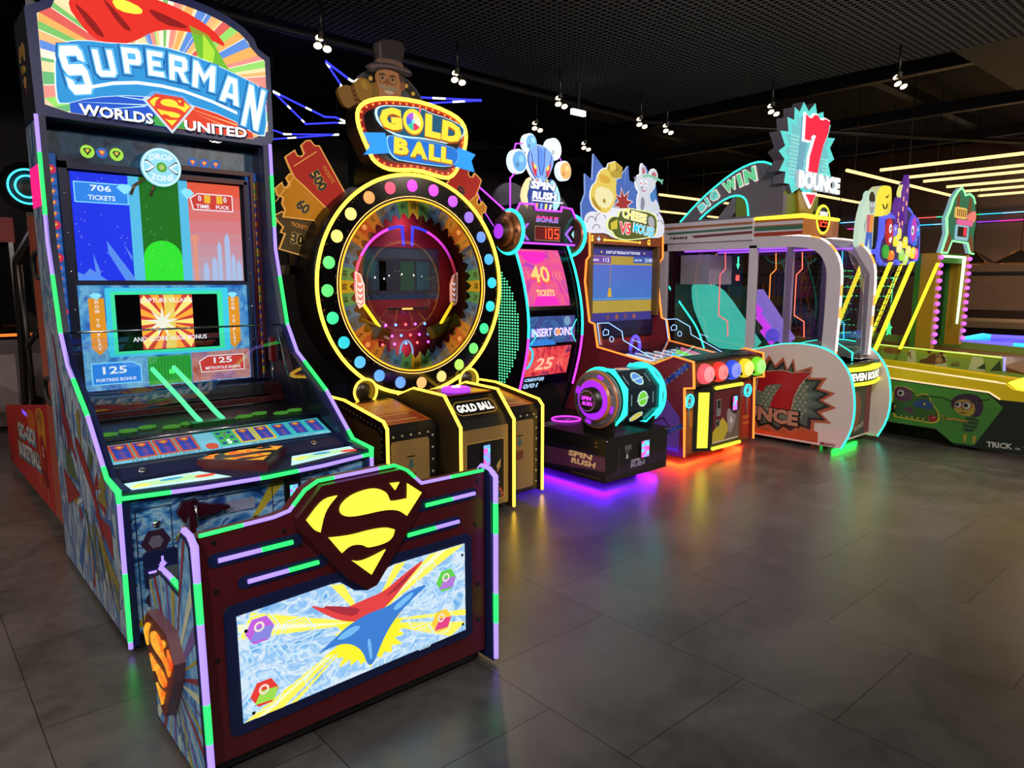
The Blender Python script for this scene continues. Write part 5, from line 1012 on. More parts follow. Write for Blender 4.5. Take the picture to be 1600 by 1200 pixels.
# drum
AX = (1, 0, 0); dc = (3.575, .665); dr = MB()
for x in (4.03, 4.50): part('bracket', MB().prism(SX(0), [(3.44, .395), (3.40, .56), (3.50, .60), (3.66, .60), (3.76, .56), (3.72, .395)], -(x + .03), -x, m('bracket_black', '101012', r=.3)), S)
O8 = [(dc[0] + .225 * math.cos(R(22.5 + 45 * k)), dc[1] + .225 * math.sin(R(22.5 + 45 * k))) for k in range(8)]
dr.prism(SX(0), O8, -4.52, -4.08, m('drum_dark_teal', '14222c', r=.25))
planet = [(.5, .1, .7), (.8, .25, .1), (.10, .28, .75), (.16, .62, .04), (.80, .62, .04), (.5, .1, .7), (.3, .7, .2), (.15, .35, .8)]
for k in range(8):
    a, c = O8[k], O8[(k + 1) % 8]; u = Vector((0, c[0] - a[0], c[1] - a[1])); TFk = TF(((4.08, a[0], a[1])), (1, 0, 0), u)
    if TFk.p(0, 0, 1).y * 0 + (TFk.p(.2, .08, .05) - Vector((4.3, dc[0], dc[1]))).length < (TFk.p(.2, .08, -.05) - Vector((4.3, dc[0], dc[1]))).length: TFk = TF((4.52, a[0], a[1]), (-1, 0, 0), u)
    w = u.length; dr.flat(TFk, circ(.22, w / 2, .062, 20), .002, m('planet_rim', (.55, .85, .75), .7)); dr.flat(TFk, circ(.22, w / 2, .05, 20), .003, m('planet_%d' % k, planet[k], .8)); dr.flat(TFk, [(.15, w / 2 - .012), (.29, w / 2 + .008), (.29, w / 2 + .018), (.15, w / 2 - .002)], .004, m('planet_rim', '0'))
    for xx in (.09, .35): dr.rect(TFk, xx, xx + .008, w * .25, w * .75, .002, m('drum_mark', (.3, .5, .5), .5))
part('drum_body', dr, S, 'octagonal drum printed with planets')
for x in (4.09, 4.51): part('octagon_light', MB().tube([(x, p[0], p[1]) for p in scale(O8, 1.06)], .0165, m('neon_aqua', (.02, .85, .75), 2.2), closed=True), S, 'aqua octagon light')
part('hoop_light', MB().tube([(4.055, a, c) for a, c in circ(*dc, .235, 48)], .014, m('neon_seafoam', (.02, .9, .5), 1.8), closed=True), S, 'green hoop light')
part('hoop_light', MB().tube([(4.545, a, c) for a, c in circ(*dc, .235, 48)], .015, m('neon_aqua', '0'), closed=True), S, 'aqua hoop light')
wd = MB(); gry = m('wheel_grey', '5a5660', r=.35); orn = m('wheel_copper', 'b06a34', r=.3); vio = m('wheel_violet', (.38, .02, .95), 1.1)
wd.lathe((4.045, dc[0], dc[1]), (-1, 0, 0), [(.215, 0, gry), (.225, .02, gry), (.222, .05, gry), (.212, .06, orn), (.165, .062, gry), (.165, .070, orn), (.150, .085, orn), (.146, .086, vio), (.10, .082, vio), (.098, .13, BLK), (.085, .14, m('hub_brown', '1c120e', r=.4)), (0, .141, m('hub_brown', '0'))], gry, 48)
for k in range(8):
    a = R(45 * k + 10); q = []
    for t in range(6): q.append((dc[0] + .196 * math.cos(a + t * .06), dc[1] + .196 * math.sin(a + t * .06)))
    for t in range(6): q.append((dc[0] + .172 * math.cos(a + .3 - t * .06), dc[1] + .172 * math.sin(a + .3 - t * .06)))
    wd.prism(SX(4.0), q, .01, .022, vio if k % 2 == 0 else gry)
hf_ = SX(3.902); wd.ringflat(hf_, circ(*dc, .078, 36), circ(*dc, .075, 36), .004, m('hub_line', (.5, .25, .6), .8)); wd.text(hf_, 'SPIN', dc[0] + .005, dc[1] + .02, .03, .004, MAG, w=.10, bold=.05, shear=.2); wd.text(hf_, 'RUSH', dc[0] - .005, dc[1] - .02, .03, .004, MAG, w=.10, bold=.05, shear=.2)
part('spin_wheel', wd, S, 'copper and violet spin wheel')
# curved tower
arc_ = [(4.42, .64), (4.375, .78), (4.33, .95), (4.305, 1.13), (4.318, 1.34), (4.385, 1.6), (4.47, 1.80), (4.51, 1.88)]
arc_s = smooth(arc_, 1, False); arcT = [(4.52, .395)] + arc_s + [(4.95, 1.88), (4.95, .395)]
tw_ = MB(); tw_.prism(SX(0), [(a + .02, c) for a, c in arcT], -4.615, -3.985, BLK); part('tower_body', tw_, S)
for x0, x1 in ((3.965, 3.99), (4.61, 4.635)):
    spo = part('side_panel', MB().prism(SX(0), arcT, -x1, -x0, m('tower_side_gloss', '0b0b12', r=.15)), S)
    n = len(arc_s); part('edge_neon', MB().tube([((x0 + x1) / 2, a - .004, c) for a, c in arc_s], .0145, [MAG if arc_s[i][1] < 1.02 else m('neon_aqua', '0') for i in range(n - 1)]), spo, 'edge light, aqua above and magenta below')
# led matrix on the side
DOT = m('matrix_green', (.12, 1, .42), 1.6); lmx = MB(); g = SX(3.965)
for i in range(8):
    for j in range(44):
        y = 4.66 - i * .034; z = .62 + j * .0245
        if z < .66 or z > 1.69: continue
        bnd = 4.40 + .35 * ((z - 1.14) / .62) ** 2
        if y < bnd: continue
        lmx.flat(g, [(y - .009, z - .006), (y + .009, z - .006), (y + .009, z + .006), (y - .009, z + .006)], .002, DOT)
part('led_matrix', lmx, S, 'field of green light dots')
# screen content on the curved face
def yc(z):
    for (a, c), (a2, c2) in zip(arc_s, arc_s[1:]):
        if c <= z <= c2: return a + (a2 - a) * (z - c) / (c2 - c)
    return arc_s[-1][0] if z > 1 else arc_s[0][0]
CV = Fr(lambda a, b, c: Vector((a, yc(b) + .018 - c, b)))
scn = MB()
def strip(x0, x1, z0, z1, c, mat, n=14):
    zs = [z0 + (z1 - z0) * i / n for i in range(n + 1)]
    scn.add([CV.p(x0, z, c) for z in zs] + [CV.p(x1, z, c) for z in zs], [(i, i + 1, n + 2 + i, n + 1 + i) for i in range(n)], mat)
strip(4.0, 4.6, .66, 1.86, .001, m('screen_space_black', '040308', r=.1), 24)
strip(4.0, 4.50, 1.345, 1.82, .003, mnoise('screen_pink_space', [(.50, .02, .35), (.9, .06, .40), (1, .12, .25), (.55, .04, .55)], 5, e=.95, dist=1.0), 10)
strip(4.0, 4.55, 1.03, 1.26, .003, mnoise('screen_blue_space', [(.01, .03, .12), (.04, .18, .5), (.02, .06, .3), (.15, .1, .4)], 6, e=.8), 8)
strip(4.0, 4.52, .75, 1.0, .003, mnoise('screen_red_space', [(.12, .01, .05), (.85, .03, .06), (1, .12, .10), (.25, .01, .12)], 7, e=.95, dist=2), 8)
mgp = m('screen_magenta', (.85, .02, .5), .95)
def cvpoly(pts, c, mat): scn.flat(CV, pts, c, mat)
cvpoly([(4.18 + .15 * math.cos(R(a)), 1.80 + .10 * math.sin(R(a))) for a in range(180, 361, 15)], .006, mgp); cvpoly([(4.22 + .15 * math.cos(R(a)), 1.35 + .10 * math.sin(R(a))) for a in range(0, 181, 15)], .006, mgp)
HOT = m('screen_hot', (1, .55, .18), 1.1); HOTR = m('screen_hot_red', (1, .08, .06), 1.1)
scn.text(CV, '40', 4.20, 1.60, .155, .008, HOTR, w=.235, bold=.05); scn.text(CV, '40', 4.195, 1.612, .14, .010, HOT, w=.22, bold=.02)
scn.text(CV, 'TICKETS', 4.22, 1.455, .055, .008, HOT, w=.21, bold=.04)
for s, x in ((1, 4.05), (-1, 4.36), (-1, 4.40), (-1, 4.44)): cvpoly([(x - s * .012, 1.635), (x + s * .016, 1.60), (x - s * .012, 1.565), (x - s * .002, 1.565), (x + s * .028, 1.60), (x - s * .002, 1.635)], .008, m('screen_chevron', (1, .25, .18), 1))
scn.text(CV, 'INSERT COINS', 4.27, 1.125, .075, .006, m('screen_blue_edge', (.15, .25, .9), 1), w=.50, bold=.06); scn.text(CV, 'INSERT COINS', 4.27, 1.125, .07, .009, m('screen_text_pink', (1, .7, .85), 1.05), w=.48, bold=.02)
cvpoly(circ(4.335, 1.125, .028, 18), .011, m('screen_coin', (1, .35, .15), 1)); cvpoly(circ(4.45, 1.215, .04, 18), .006, m('screen_moon', (.2, .35, .55), .8)); cvpoly([(4.15 + .17 * math.cos(R(a)), 1.015 + .055 * math.sin(R(a))) for a in range(0, 181, 15)], .006, m('screen_planet_blue', (.03, .22, .7), .9))
tq = m('screen_aqua_line', (.05, .85, .75), 1.2)
for pts in ([(4.56, 1.225), (4.49, 1.125), (4.56, 1.03)], [(4.02, 1.16), (4.08, 1.10), (4.02, 1.03)]): scn.tube([CV.p(a, c, .012) for a, c in pts], .006, tq, n=5)
scn.tube([CV.p(4.0 + .06 * math.cos(R(a)), .915 + .09 * math.sin(R(a)), .012) for a in range(-80, 81, 16)], .010, m('screen_cyan_arc', (.05, .6, .8), 1.1), n=6)
scn.text(CV, '25', 4.22, .845, .12, .008, HOTR, w=.22, bold=.06, shear=.2); scn.text(CV, '25', 4.215, .855, .105, .011, m('screen_hot_pale', (1, .5, .35), 1.1), w=.20, bold=.02, shear=.2)
for s, x in ((1, 4.03), (-1, 4.40), (-1, 4.44)): cvpoly([(x - s * .012, .885), (x + s * .016, .85), (x - s * .012, .815), (x - s * .002, .815), (x + s * .028, .85), (x - s * .002, .885)], .008, m('screen_chevron', '0'))
scn.text(CV, 'CREDIT(S)', 4.14, .715, .035, .006, m('screen_text_ice', (.45, .7, 1), 1.05), w=.23, bold=.05, shear=.2); scn.text(CV, '0/01', 4.11, .665, .042, .006, m('screen_text_ice', '0'), w=.17, bold=.03, shear=.2)
part('curved_screen', scn, S, 'tall curved screen of pink, blue and red panels')
gp = MB(); n = len(arc_s); gp.add([(3.99, a - .004, c) for a, c in arc_s] + [(4.61, a - .004, c) for a, c in arc_s], [(i, i + 1, n + i + 1, n + i) for i in range(n - 1)], mglass('curved_pane', (.97, .97, .98), .7), True); part('curved_pane', gp, S)
# header
f = FY(4.44); hd = [(3.995, 2.184), (4.16, 2.186), (4.175, 2.143), (4.47, 2.147), (4.478, 2.186), (4.605, 2.175), (4.672, 2.077), (4.684, 1.868), (3.99, 1.868), (3.94, 1.92), (3.94, 2.10)]
h = MB(); h.prism(f, hd, -.40, 0, m('header_black', '0a0812', r=.2)); HV = m('header_violet', (.32, .12, .75), 1.0); HI = m('header_ice', (.35, .75, .85), 1.0)
for s in (-1, 1):
    x = 4.315 + s * .262; h.flat(f, [(x - s * .055, 2.03), (x + s * .055 * .2, 1.96), (x - s * .055, 1.89), (x - s * .02, 1.89), (x + s * .045 * .0 + s * .04, 1.96), (x - s * .02, 2.03)][::1] if s < 0 else [(x + .055, 2.03), (x - .02, 1.96), (x + .055, 1.89), (x + .02, 1.89), (x - .055, 1.96), (x + .02, 2.03)], .002, HV)
    h.flat(f, [(x + s * .06, 1.995), (x + s * .03, 1.96), (x + s * .06, 1.925)], .003, HI)
h.text(f, 'BONUS', 4.315, 2.072, .055, .002, m('bonus_pink', (.85, .05, .35), 1.0), w=.26, bold=.05, shear=.25); h.text(f, 'BONUS', 4.318, 2.062, .035, .003, m('bonus_blue', (.08, .25, .75), .9), w=.26, bold=.03, shear=.25)
h.rect(f, 4.165, 4.467, 1.892, 2.015, .002, m('led_frame', '8a7468')); h.rect(f, 4.172, 4.46, 1.90, 2.008, .004, m('led_off', (.12, .004, .004), .8)); 
def seg7(mb, fr, ch, a, b, h_, w_, c, mat, th=.008):
    S7 = {'0': 'abcdef', '1': 'bc', '2': 'abdeg', '3': 'abcdg', '5': 'acdfg', '6': 'acdefg', '7': 'abc', '8': 'abcdefg'}[ch]
    seg = {'a': (a, b + h_, a + w_, b + h_), 'd': (a, b, a + w_, b), 'g': (a, b + h_ / 2, a + w_, b + h_ / 2), 'f': (a, b + h_ / 2, a, b + h_), 'e': (a, b, a, b + h_ / 2), 'b': (a + w_, b + h_ / 2, a + w_, b + h_), 'c': (a + w_, b, a + w_, b + h_ / 2)}
    for s in S7:
        x0, y0, x1, y1 = seg[s]; x0, x1 = min(x0, x1), max(x0, x1); t = th / 2
        mb.rect(fr, x0 - t, x1 + t, y0 - t, y1 + t, c, mat)
LR = m('led_digit_red', (1, .06, .02), 2.2)
for ch, x in (('1', 4.25), ('0', 4.325), ('5', 4.40)): seg7(h, f, ch, x, 1.917, .075, .042, .006, LR, .011)
HDR = part('header', h, S, 'black header with a red bonus counter')
part('header_neon', MB().tube([f.p(a, c, .008) for a, c in hd], .0115, m('neon_orchid', (.50, .06, 1), 1.5), closed=True), HDR, 'violet outline of the header')
for x, s in ((3.86, -1), (4.76, 1)):
    c0 = (4.50, 1.955); o = MB(); cop = m('orb_copper', '8a5636', r=.35, mt=.5); cop2 = m('orb_copper_dark', '4a2c1c', r=.4, mt=.4)
    o.lathe((3.94 if s < 0 else 4.66, c0[0], c0[1]), (s, 0, 0), [(.15, -.02, cop2), (.165, .0, cop), (.165, .035, cop), (.14, .06, cop), (.12, .062, cop2), (.105, .085, cop), (.075, .095, cop2), (.06, .12, BLK), (.05, .125, m('orb_violet', (.42, .04, .95), 1.0)), (0, .14, m('orb_violet', '0'))], cop, 36)
    for k in range(8): a = R(45 * k); o.box((3.94 if s < 0 else 4.66) + s * .05 - .01, (3.94 if s < 0 else 4.66) + s * .05 + .01, c0[0] + .14 * math.cos(a) - .015, c0[0] + .14 * math.cos(a) + .015, c0[1] + .14 * math.sin(a) - .015, c0[1] + .14 * math.sin(a) + .015, cop2)
    oo = part('side_orb', o, S, 'copper gear disc with a violet centre')
    part('orb_ring', MB().tube([((3.935 if s < 0 else 4.665), a, c) for a, c in circ(*c0, .175, 40)], .019, m('neon_aqua', '0'), closed=True), oo, 'aqua ring light')
wg = MB(); q = [(4.90, 2.39), (4.80, 2.345), (4.50, 2.13), (4.62, 1.99), (4.757, 2.134), (4.87, 2.26)]
wg.prism(SX(3.90), q, 0, .015, m('wing_dark', '1a1014', r=.2)); part('wing', wg, S); part('wing_neon', MB().tube([(3.885, a, c) for a, c in (q[2], q[0])], .011, m('neon_orchid', '0')).tube([(3.885, a, c) for a, c in (q[0], q[4], q[3])], .006, m('neon_orchid', '0')), S, 'violet wing edge light')
# topper
f = FY(4.46)
for i, (x, z, r_, c) in enumerate(((4.005, 2.52, .072, (.15, .42, .8)), (4.135, 2.682, .055, (.2, .5, .8)), (4.41, 2.662, .068, (.75, .88, .92)), (4.54, 2.497, .062, (.95, .45, .15)))):
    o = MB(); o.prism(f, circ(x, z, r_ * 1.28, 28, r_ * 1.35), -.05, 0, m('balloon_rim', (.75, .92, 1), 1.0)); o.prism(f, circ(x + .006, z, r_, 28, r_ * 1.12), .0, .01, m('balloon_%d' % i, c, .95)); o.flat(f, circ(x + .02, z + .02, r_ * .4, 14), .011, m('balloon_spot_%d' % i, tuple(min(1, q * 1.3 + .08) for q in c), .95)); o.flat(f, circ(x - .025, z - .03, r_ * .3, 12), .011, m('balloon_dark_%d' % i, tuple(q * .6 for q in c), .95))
    part('planet_balloon', o, S)
part('balloon_strings', MB().tube([f.p(*q, -.02) for q in ((3.93, 2.13), (3.93, 2.38), (3.985, 2.43))], .009, m('neon_orchid', '0'), n=6).tube([f.p(*q, -.02) for q in ((3.97, 2.60), (3.99, 2.66), (4.08, 2.67))], .008, m('neon_orchid', '0'), n=6).tube([f.p(*q, -.02) for q in ((4.47, 2.64), (4.53, 2.56), (4.54, 2.52))], .006, m('neon_orchid', '0'), n=6), S)
al = MB(); AB = m('alien_blue', (.22, .42, .95), .95); AP = m('alien_pale', (.8, .88, .95), .95); AD = m('alien_deep', (.03, .06, .3), .8); AO = m('alien_orange', (1, .30, .08), 1.1); AR_ = m('alien_red', (.8, .04, .04), 1); AY = m('alien_yellow', (1, .8, .15), 1.2)
hd_ = smooth([(4.10, 2.55), (4.125, 2.62), (4.18, 2.66), (4.24, 2.668), (4.31, 2.655), (4.37, 2.615), (4.395, 2.56), (4.375, 2.50), (4.34, 2.44), (4.29, 2.39), (4.24, 2.37), (4.19, 2.40), (4.13, 2.47)], 1)
al.prism(f, scale(hd_, 1.09), -.03, 0, AP); al.prism(f, scale(hd_, 1.035), 0, .008, AD); al.prism(f, hd_, 0, .015, AB); [al.tube([f.p(a, b, .017) for a, b in q_], .0035, AD, n=5) for q_ in (((4.205, 2.655), (4.21, 2.52), (4.235, 2.43)), ((4.285, 2.655), (4.28, 2.52), (4.255, 2.43)), ((4.13, 2.60), (4.15, 2.50), (4.20, 2.41)), ((4.365, 2.60), (4.34, 2.50), (4.29, 2.41)))]; al.flat(f, smooth([(4.20, 2.65), (4.28, 2.65), (4.285, 2.50), (4.25, 2.40), (4.22, 2.50)], 1), .016, m('alien_mid', (.12, .28, .8), .95))
for s in (-1, 1):
    al.flat(f, smooth([(4.245 + s * .05, 2.48), (4.245 + s * .115, 2.53), (4.245 + s * .125, 2.58), (4.245 + s * .095, 2.44), (4.245 + s * .06, 2.41)], 1), .017, AR_); al.flat(f, smooth([(4.245 + s * .035, 2.475), (4.245 + s * .10, 2.535), (4.245 + s * .085, 2.47)], 1), .018, AO); al.flat(f, circ(4.245 + s * .075, 2.492, .015, 12), .019, AY)
    al.prism(f, smooth([(4.245 + s * .14, 2.41), (4.245 + s * .21, 2.32), (4.245 + s * .23, 2.22), (4.245 + s * .16, 2.13), (4.245 + s * .15, 2.20), (4.245 + s * .17, 2.27), (4.245 + s * .10, 2.38)], 1), 0, .02, m('alien_arm_gold', (.95, .75, .4), .95) if s < 0 else m('alien_arm_ice', (.4, .8, .9), .95))
al.prism(f, smooth([(4.12, 2.42), (4.20, 2.36), (4.30, 2.36), (4.40, 2.43), (4.42, 2.30), (4.36, 2.14), (4.13, 2.14), (4.08, 2.30)], 1), -.02, .01, AD)
for k in range(5): al.flat(f, [(4.13 + k * .055, 2.20), (4.16 + k * .055, 2.20), (4.155 + k * .05, 2.135), (4.135 + k * .05, 2.135)], .012, [AP, AO, AB, AY, AP][k])
for k in range(4): al.flat(f, [(4.18 + k * .04, 2.40), (4.205 + k * .04, 2.40), (4.20 + k * .04, 2.34)], .016, [AO, AP, AB, AY][k])
part('alien', al, S, 'blue-headed alien cut-out with orange eyes')
lg = MB(); LW = m('logo_white', (.92, .96, 1), 1.3)
for st, z, x in (('SPIN', 2.345, 4.255), ('RUSH', 2.262, 4.275)): lg.text(f, st, x, z, .075, .022, m('logo_edge', (.05, .10, .35), .8), w=.31, bold=.10, shear=.2); lg.text(f, st, x, z, .065, .028, LW, w=.28, bold=.05, shear=.2)
lg.rect(f, 4.13, 4.50, 2.215, 2.224, .024, LW); part('topper_logo', lg, S, 'white slanted lettering')
# ================================================================== five-button cheese and mouse game
K = thing('arcade_machine', (5.6, 4.1, 0), 'maroon five-button game with orange neon edges and a cheese and mouse cut-out sign', 'arcade machine', 'arcade machines in the row')
KM = m('cheese_maroon', '74202c', r=.35); KV = m('cheese_violet', '6a44a4', r=.4); KBR = m('cheese_brown', '6a3a1c', r=.4)
kp = [(3.485, .06), (3.505, .655), (3.41, .667), (3.425, .882), (3.615, .915), (3.82, .83), (4.49, .935), (4.535, 1.15), (4.60, 1.17), (4.665, 1.55), (4.65, 1.75), (4.61, 1.79), (4.615, 2.02)]
kfull = kp + [(5.05, 2.02), (5.05, .06)]
for x0, x1, s in ((5.02, 5.04, 1), (6.14, 6.16, 0)):
    sp = MB(); sp.prism(SX(0), kfull, -x1, -x0, KM)
    if s:
        g = SX(x0)
        sp.flat(g, [(3.53, .10), (3.53, .40), (3.66, .54), (3.86, .60), (4.1, .5), (4.2, .10)], .001, KV); sp.flat(g, smooth([(4.25, .42), (4.15, .62), (3.98, .68), (3.85, .60), (3.9, .42), (4.05, .30)], 1), .002, m('side_mauve', '7c3440', r=.4))
        for (y0, z0, y1, z1), w in (((3.80, .60, 3.46, .86), .055), ((3.66, .25, 3.50, .34), .05)):
            dx, dz = y1 - y0, z1 - z0; L = math.hypot(dx, dz); nx, nz = -dz / L * w / 2, dx / L * w / 2
            sp.flat(g, [(y0 + nx, z0 + nz), (y1 + nx, z1 + nz), (y1 - nx, z1 - nz), (y0 - nx, z0 - nz)], .003, m('tape_blue', '22308c', r=.4))
            for k in range(7):
                t = (k + .2) / 7; t2 = t + .07
                for sg in (-1, 1): sp.flat(g, [(y0 + dx * t + sg * nx, z0 + dz * t + sg * nz), (y0 + dx * t2 + sg * nx, z0 + dz * t2 + sg * nz), (y0 + dx * t2 + sg * nx * .65, z0 + dz * t2 + sg * nz * .65), (y0 + dx * t + sg * nx * .65, z0 + dz * t + sg * nz * .65)], .004, m('tape_tan', '9a7a48'))
        a_ = math.degrees(math.atan2(.26, .34)); sp.text(g, 'SAFETY', 3.53, .805, .03, .004, m('tape_letter', '5a6ad0'), w=.15, bold=.03, rot=a_); sp.text(g, 'MODE', 3.71, .668, .03, .004, m('tape_letter', '0'), w=.11, bold=.03, rot=a_)
        sp.text(g, 'SAFETY', 3.575, .297, .026, .004, m('tape_letter', '0'), w=.11, bold=.03, rot=28)
        sp.tube([g.p(a, b, .002) for a, b in ((3.62, .30), (3.70, .38), (3.78, .34), (3.9, .40))], .004, BLK, n=5)
    spo = part('side_panel', sp, K, 'maroon side panel with violet and tape print' if s else None)
    xm = (x0 + x1) / 2
    part('edge_neon', MB().tube([(xm, a - .006, c + .003) for a, c in kp], .0135, ORG), spo, 'orange edge light')
part('plinth', MB().box(5.2, 5.98, 3.70, 5.0, 0, .06, RUB), K)
part('underglow', MB().tube([(5.10, 4.9, .05), (5.10, 3.56, .05), (6.08, 3.56, .05), (6.08, 4.9, .05)], .004, m('underglow_orange', (1, .045, .004), 160), n=6), K, 'orange-red light strip under the base')
cb = MB(); cb.box(5.04, 6.14, 3.52, 5.03, .06, .66, KBR); cb.prism(SX(0), [(3.43, .67), (3.44, .875), (3.61, .905), (3.82, .82), (5.0, .82), (5.0, .66), (3.52, .655)], -6.14, -5.04, m('cheese_control_brown', '3a2014', r=.35)); cb.box(5.04, 6.14, 4.75, 5.03, .82, 2.0, KM)
f = FY(3.43); cb.rect(FY(3.435), 5.06, 6.12, .69, .865, .004, m('control_amber_face', '5c3a12', r=.3))
cb.add([(5.06, 3.46, .889), (6.12, 3.46, .889), (6.12, 3.60, .915), (5.06, 3.60, .915)], [(0, 1, 2, 3)], m('control_top_black', '0e0b0d', r=.25))
for k in range(9): cb.rect(TF((5.1, 3.47, .8935), (1, 0, 0), (0, .14, .026)), .03 + k * .11, .10 + k * .11, .03, .05, .001, m('icon_grey', '0'))
g = FY(3.52); cb.rect(g, 5.05, 5.19, .08, .64, .002, m('panel_rust', '7c3a1a', r=.35)); cb.rect(g, 5.98, 6.13, .08, .64, .002, m('panel_red_cheese', '8c1f1c', r=.35)); cb.rect(g, 5.05, 5.19, .30, .44, .003, m('panel_orange', 'a0561c', r=.35)); cb.text(g, 'CHEESE', 6.055, .28, .03, .003, m('letter_rust', 'c07030'), w=.11, bold=.03); cb.text(g, 'MOUSE', 6.055, .22, .03, .003, m('letter_rust', '0'), w=.11, bold=.03)
part('body', cb, K)
for x in (5.122, 6.055):
    part('ring_light', MB().tube([(a, 3.505, b) for a, b in circ(x, .535, .055, 28)], .011, m('neon_turquoise', (.03, .65, .75), 2), closed=True).tube([(a, 3.507, b) for a, b in circ(x, .535, .03, 24)], .005, m('neon_turquoise', '0'), closed=True, n=6).tube([(x, 3.512, .48), (x, 3.512, .30)], .005, m('line_steel', '5a7a80'), n=5), K, 'turquoise target ring light')
bcol = [(1, .12, .16), (1, .04, .03), (.03, .09, .85), (1, .75, .02), (.22, .85, .03)]; bn = ['pinkish red', 'red', 'blue', 'yellow', 'green']
for k in range(5):
    x = 5.185 + k * .21; bt = MB(); c = bcol[k]; mm = m('push_button_%d' % k, c, .75, r=.15); m2 = m('push_button_glow_%d' % k, tuple(min(1, q * .75 + .2) for q in c), 1.0)
    bt.lathe((x, 3.43, .775), (0, -1, 0), [(.086, 0, mm), (.088, .02, mm), (.080, .055, mm), (.066, .06, mm), (.064, .075, m2), (.05, .085, m2), (0, .09, m2)], mm, 28)
    for j in range(3): bt.rect(FY(3.34), x - .02, x + .015 - .008 * j, .755 + .016 * j, .761 + .016 * j, .001, mm)
    part('push_button', bt, K, bn[k] + ' lit dome button')
    if k < 4: part('button_cable', MB().tube([(x + .08, 3.42, .745), (x + .105, 3.38, .735), (x + .13, 3.42, .75)], .012, BLK), K)
dr = MB(); dr.prism(TZ(.08), [(5.20, 3.52), (5.33, 3.42), (5.78, 3.42), (5.86, 3.52)], 0, .585, BLK); f = FY(3.42)
dr.rect(f, 5.35, 5.77, .14, .60, .002, m('door_wine', '4c1018', r=.3)); dr.flat(f, [(5.35, .14), (5.52, .14), (5.62, .26), (5.50, .36), (5.35, .24)], .003, m('door_ochre', 'a0902a', r=.35)); dr.flat(f, [(5.52, .14), (5.77, .14), (5.77, .42), (5.62, .26)], .003, m('door_grey_art', '5a4a48', r=.35)); dr.rect(f, 5.35, 5.77, .14, .155, .004, m('door_pale', 'a89a90'))
dr.flat(f, smooth([(5.56, .40), (5.60, .44), (5.66, .38), (5.72, .36), (5.70, .28), (5.64, .19), (5.60, .22), (5.58, .30)], 1), .004, m('mouse_grey', '7c7478')); dr.flat(f, circ(5.64, .32, .03, 14), .005, m('mouse_pale', 'a8a0a0')); dr.flat(f, circ(5.665, .335, .009, 8), .006, BLK)
dr.prism(f, rrect(5.395, 5.46, .38, .53, .008), .001, .008, m('slot_silver', '8a8a90', r=.25, mt=.6)); dr.rect(f, 5.405, 5.45, .45, .52, .009, BLK); dr.prism(f, rrect(5.395, 5.45, .285, .345, .008), .001, .006, m('slot_silver', '0')); dr.rect(f, 5.402, 5.443, .295, .335, .007, BLK)
CDR = part('coin_door', dr, K, 'wine red coin door')
part('card_reader', card_reader(MB(), f, 5.63, 5.72, .395, .545, .004), CDR, 'lit card reader')
DL = m('neon_lemon', (.95, .85, .04), 1.7)
part('door_light', MB().tube([(5.36, 3.405, .635), (5.78, 3.405, .635)], .021, DL), CDR); part('door_light', MB().tube([(5.34, 3.405, .10), (5.78, 3.405, .10)], .021, DL), CDR)
part('door_light', MB().add([(5.225, 3.487, .11), (5.30, 3.430, .11), (5.30, 3.430, .60), (5.225, 3.487, .60)], [(0, 1, 2, 3)], DL), CDR, 'broad yellow light bar beside the door')
# playfield under glass
PF = TF((5.04, 3.82, .80), (1, 0, 0), (0, .70, .07)); pf = MB(); pf.rect(PF, 0, 1.10, 0, .72, 0, m('playfield_indigo', '1c2040', r=.3))
for k in range(7):
    x = .06 + k * .145; pf.prism(PF, [(x, .02), (x + .05, .02), (x + .09, .55), (x + .05, .55)], .0, .01, m('lane_white', (.75, .85, 1), .9)); pf.prism(PF, [(x + .06, .02), (x + .10, .02), (x + .12, .45), (x + .10, .45)], .0, .008, m('lane_violet', (.20, .10, .5), .6))
    pf.prism(PF, scale(circ(x + .10, .12 + .05 * (k % 3), .05, 12), 1, .6), .012, .02, m('lane_yellow', (.85, .6, .02), .7) if k % 2 else m('lane_amber', (.7, .4, .02), .6))
for k, c in enumerate((m('peg_cyan', (.05, .7, .9), 1.2), m('peg_lime', (.3, .9, .1), 1.1), m('peg_pink', (.9, .2, .4), 1))):
    pf.tube([PF.p(.40 + k * .2, .10 + .1 * k, .02), PF.p(.55 + k * .18, .22 + .08 * k, .05), PF.p(.62 + k * .16, .15, .02)], .012, c)
part('playfield', pf, K, 'bright lanes under glass')
part('playfield_arch', MB().tube([(5.42 + .07 * math.cos(R(a)), 4.35, .90 + .13 * math.sin(R(a))) for a in range(0, 181, 15)], .022, m('arch_indigo', (.12, .08, .85), 1.3)), K, 'blue violet arch in the playfield')
for x in (5.06, 6.12):
    pn = MB(); q = [(3.84, .86), (4.48, .96), (4.52, 1.16), (4.38, 1.17), (4.22, 1.10), (4.20, 1.02)]; pn.add([(x, a, b) for a, b in q], [tuple(range(len(q)))], GLASS); IC = m('line_ice', (.30, .55, 1), 1.4)
    pn.tube([(x, a, b) for a, b in q[1:]] + [(x, 3.84, .87)], .006, IC, n=5); pn.tube([(x, 4.34 + .025 * math.cos(R(t)), 1.02 + .025 * math.sin(R(t))) for t in range(0, 361, 30)], .005, IC, n=5); pn.tube([(x, a, b) for a, b in ((4.45, 1.08), (4.42, 1.11), (4.38, 1.10), (4.38, 1.06), (4.44, 1.05), (4.45, 1.08))], .005, IC, n=5); pn.tube([(x, 4.10, 1.03), (x, 4.0, 1.01)], .004, IC, n=5)
    part('etched_guard', pn, K, 'clear guard with lit blue outlines')
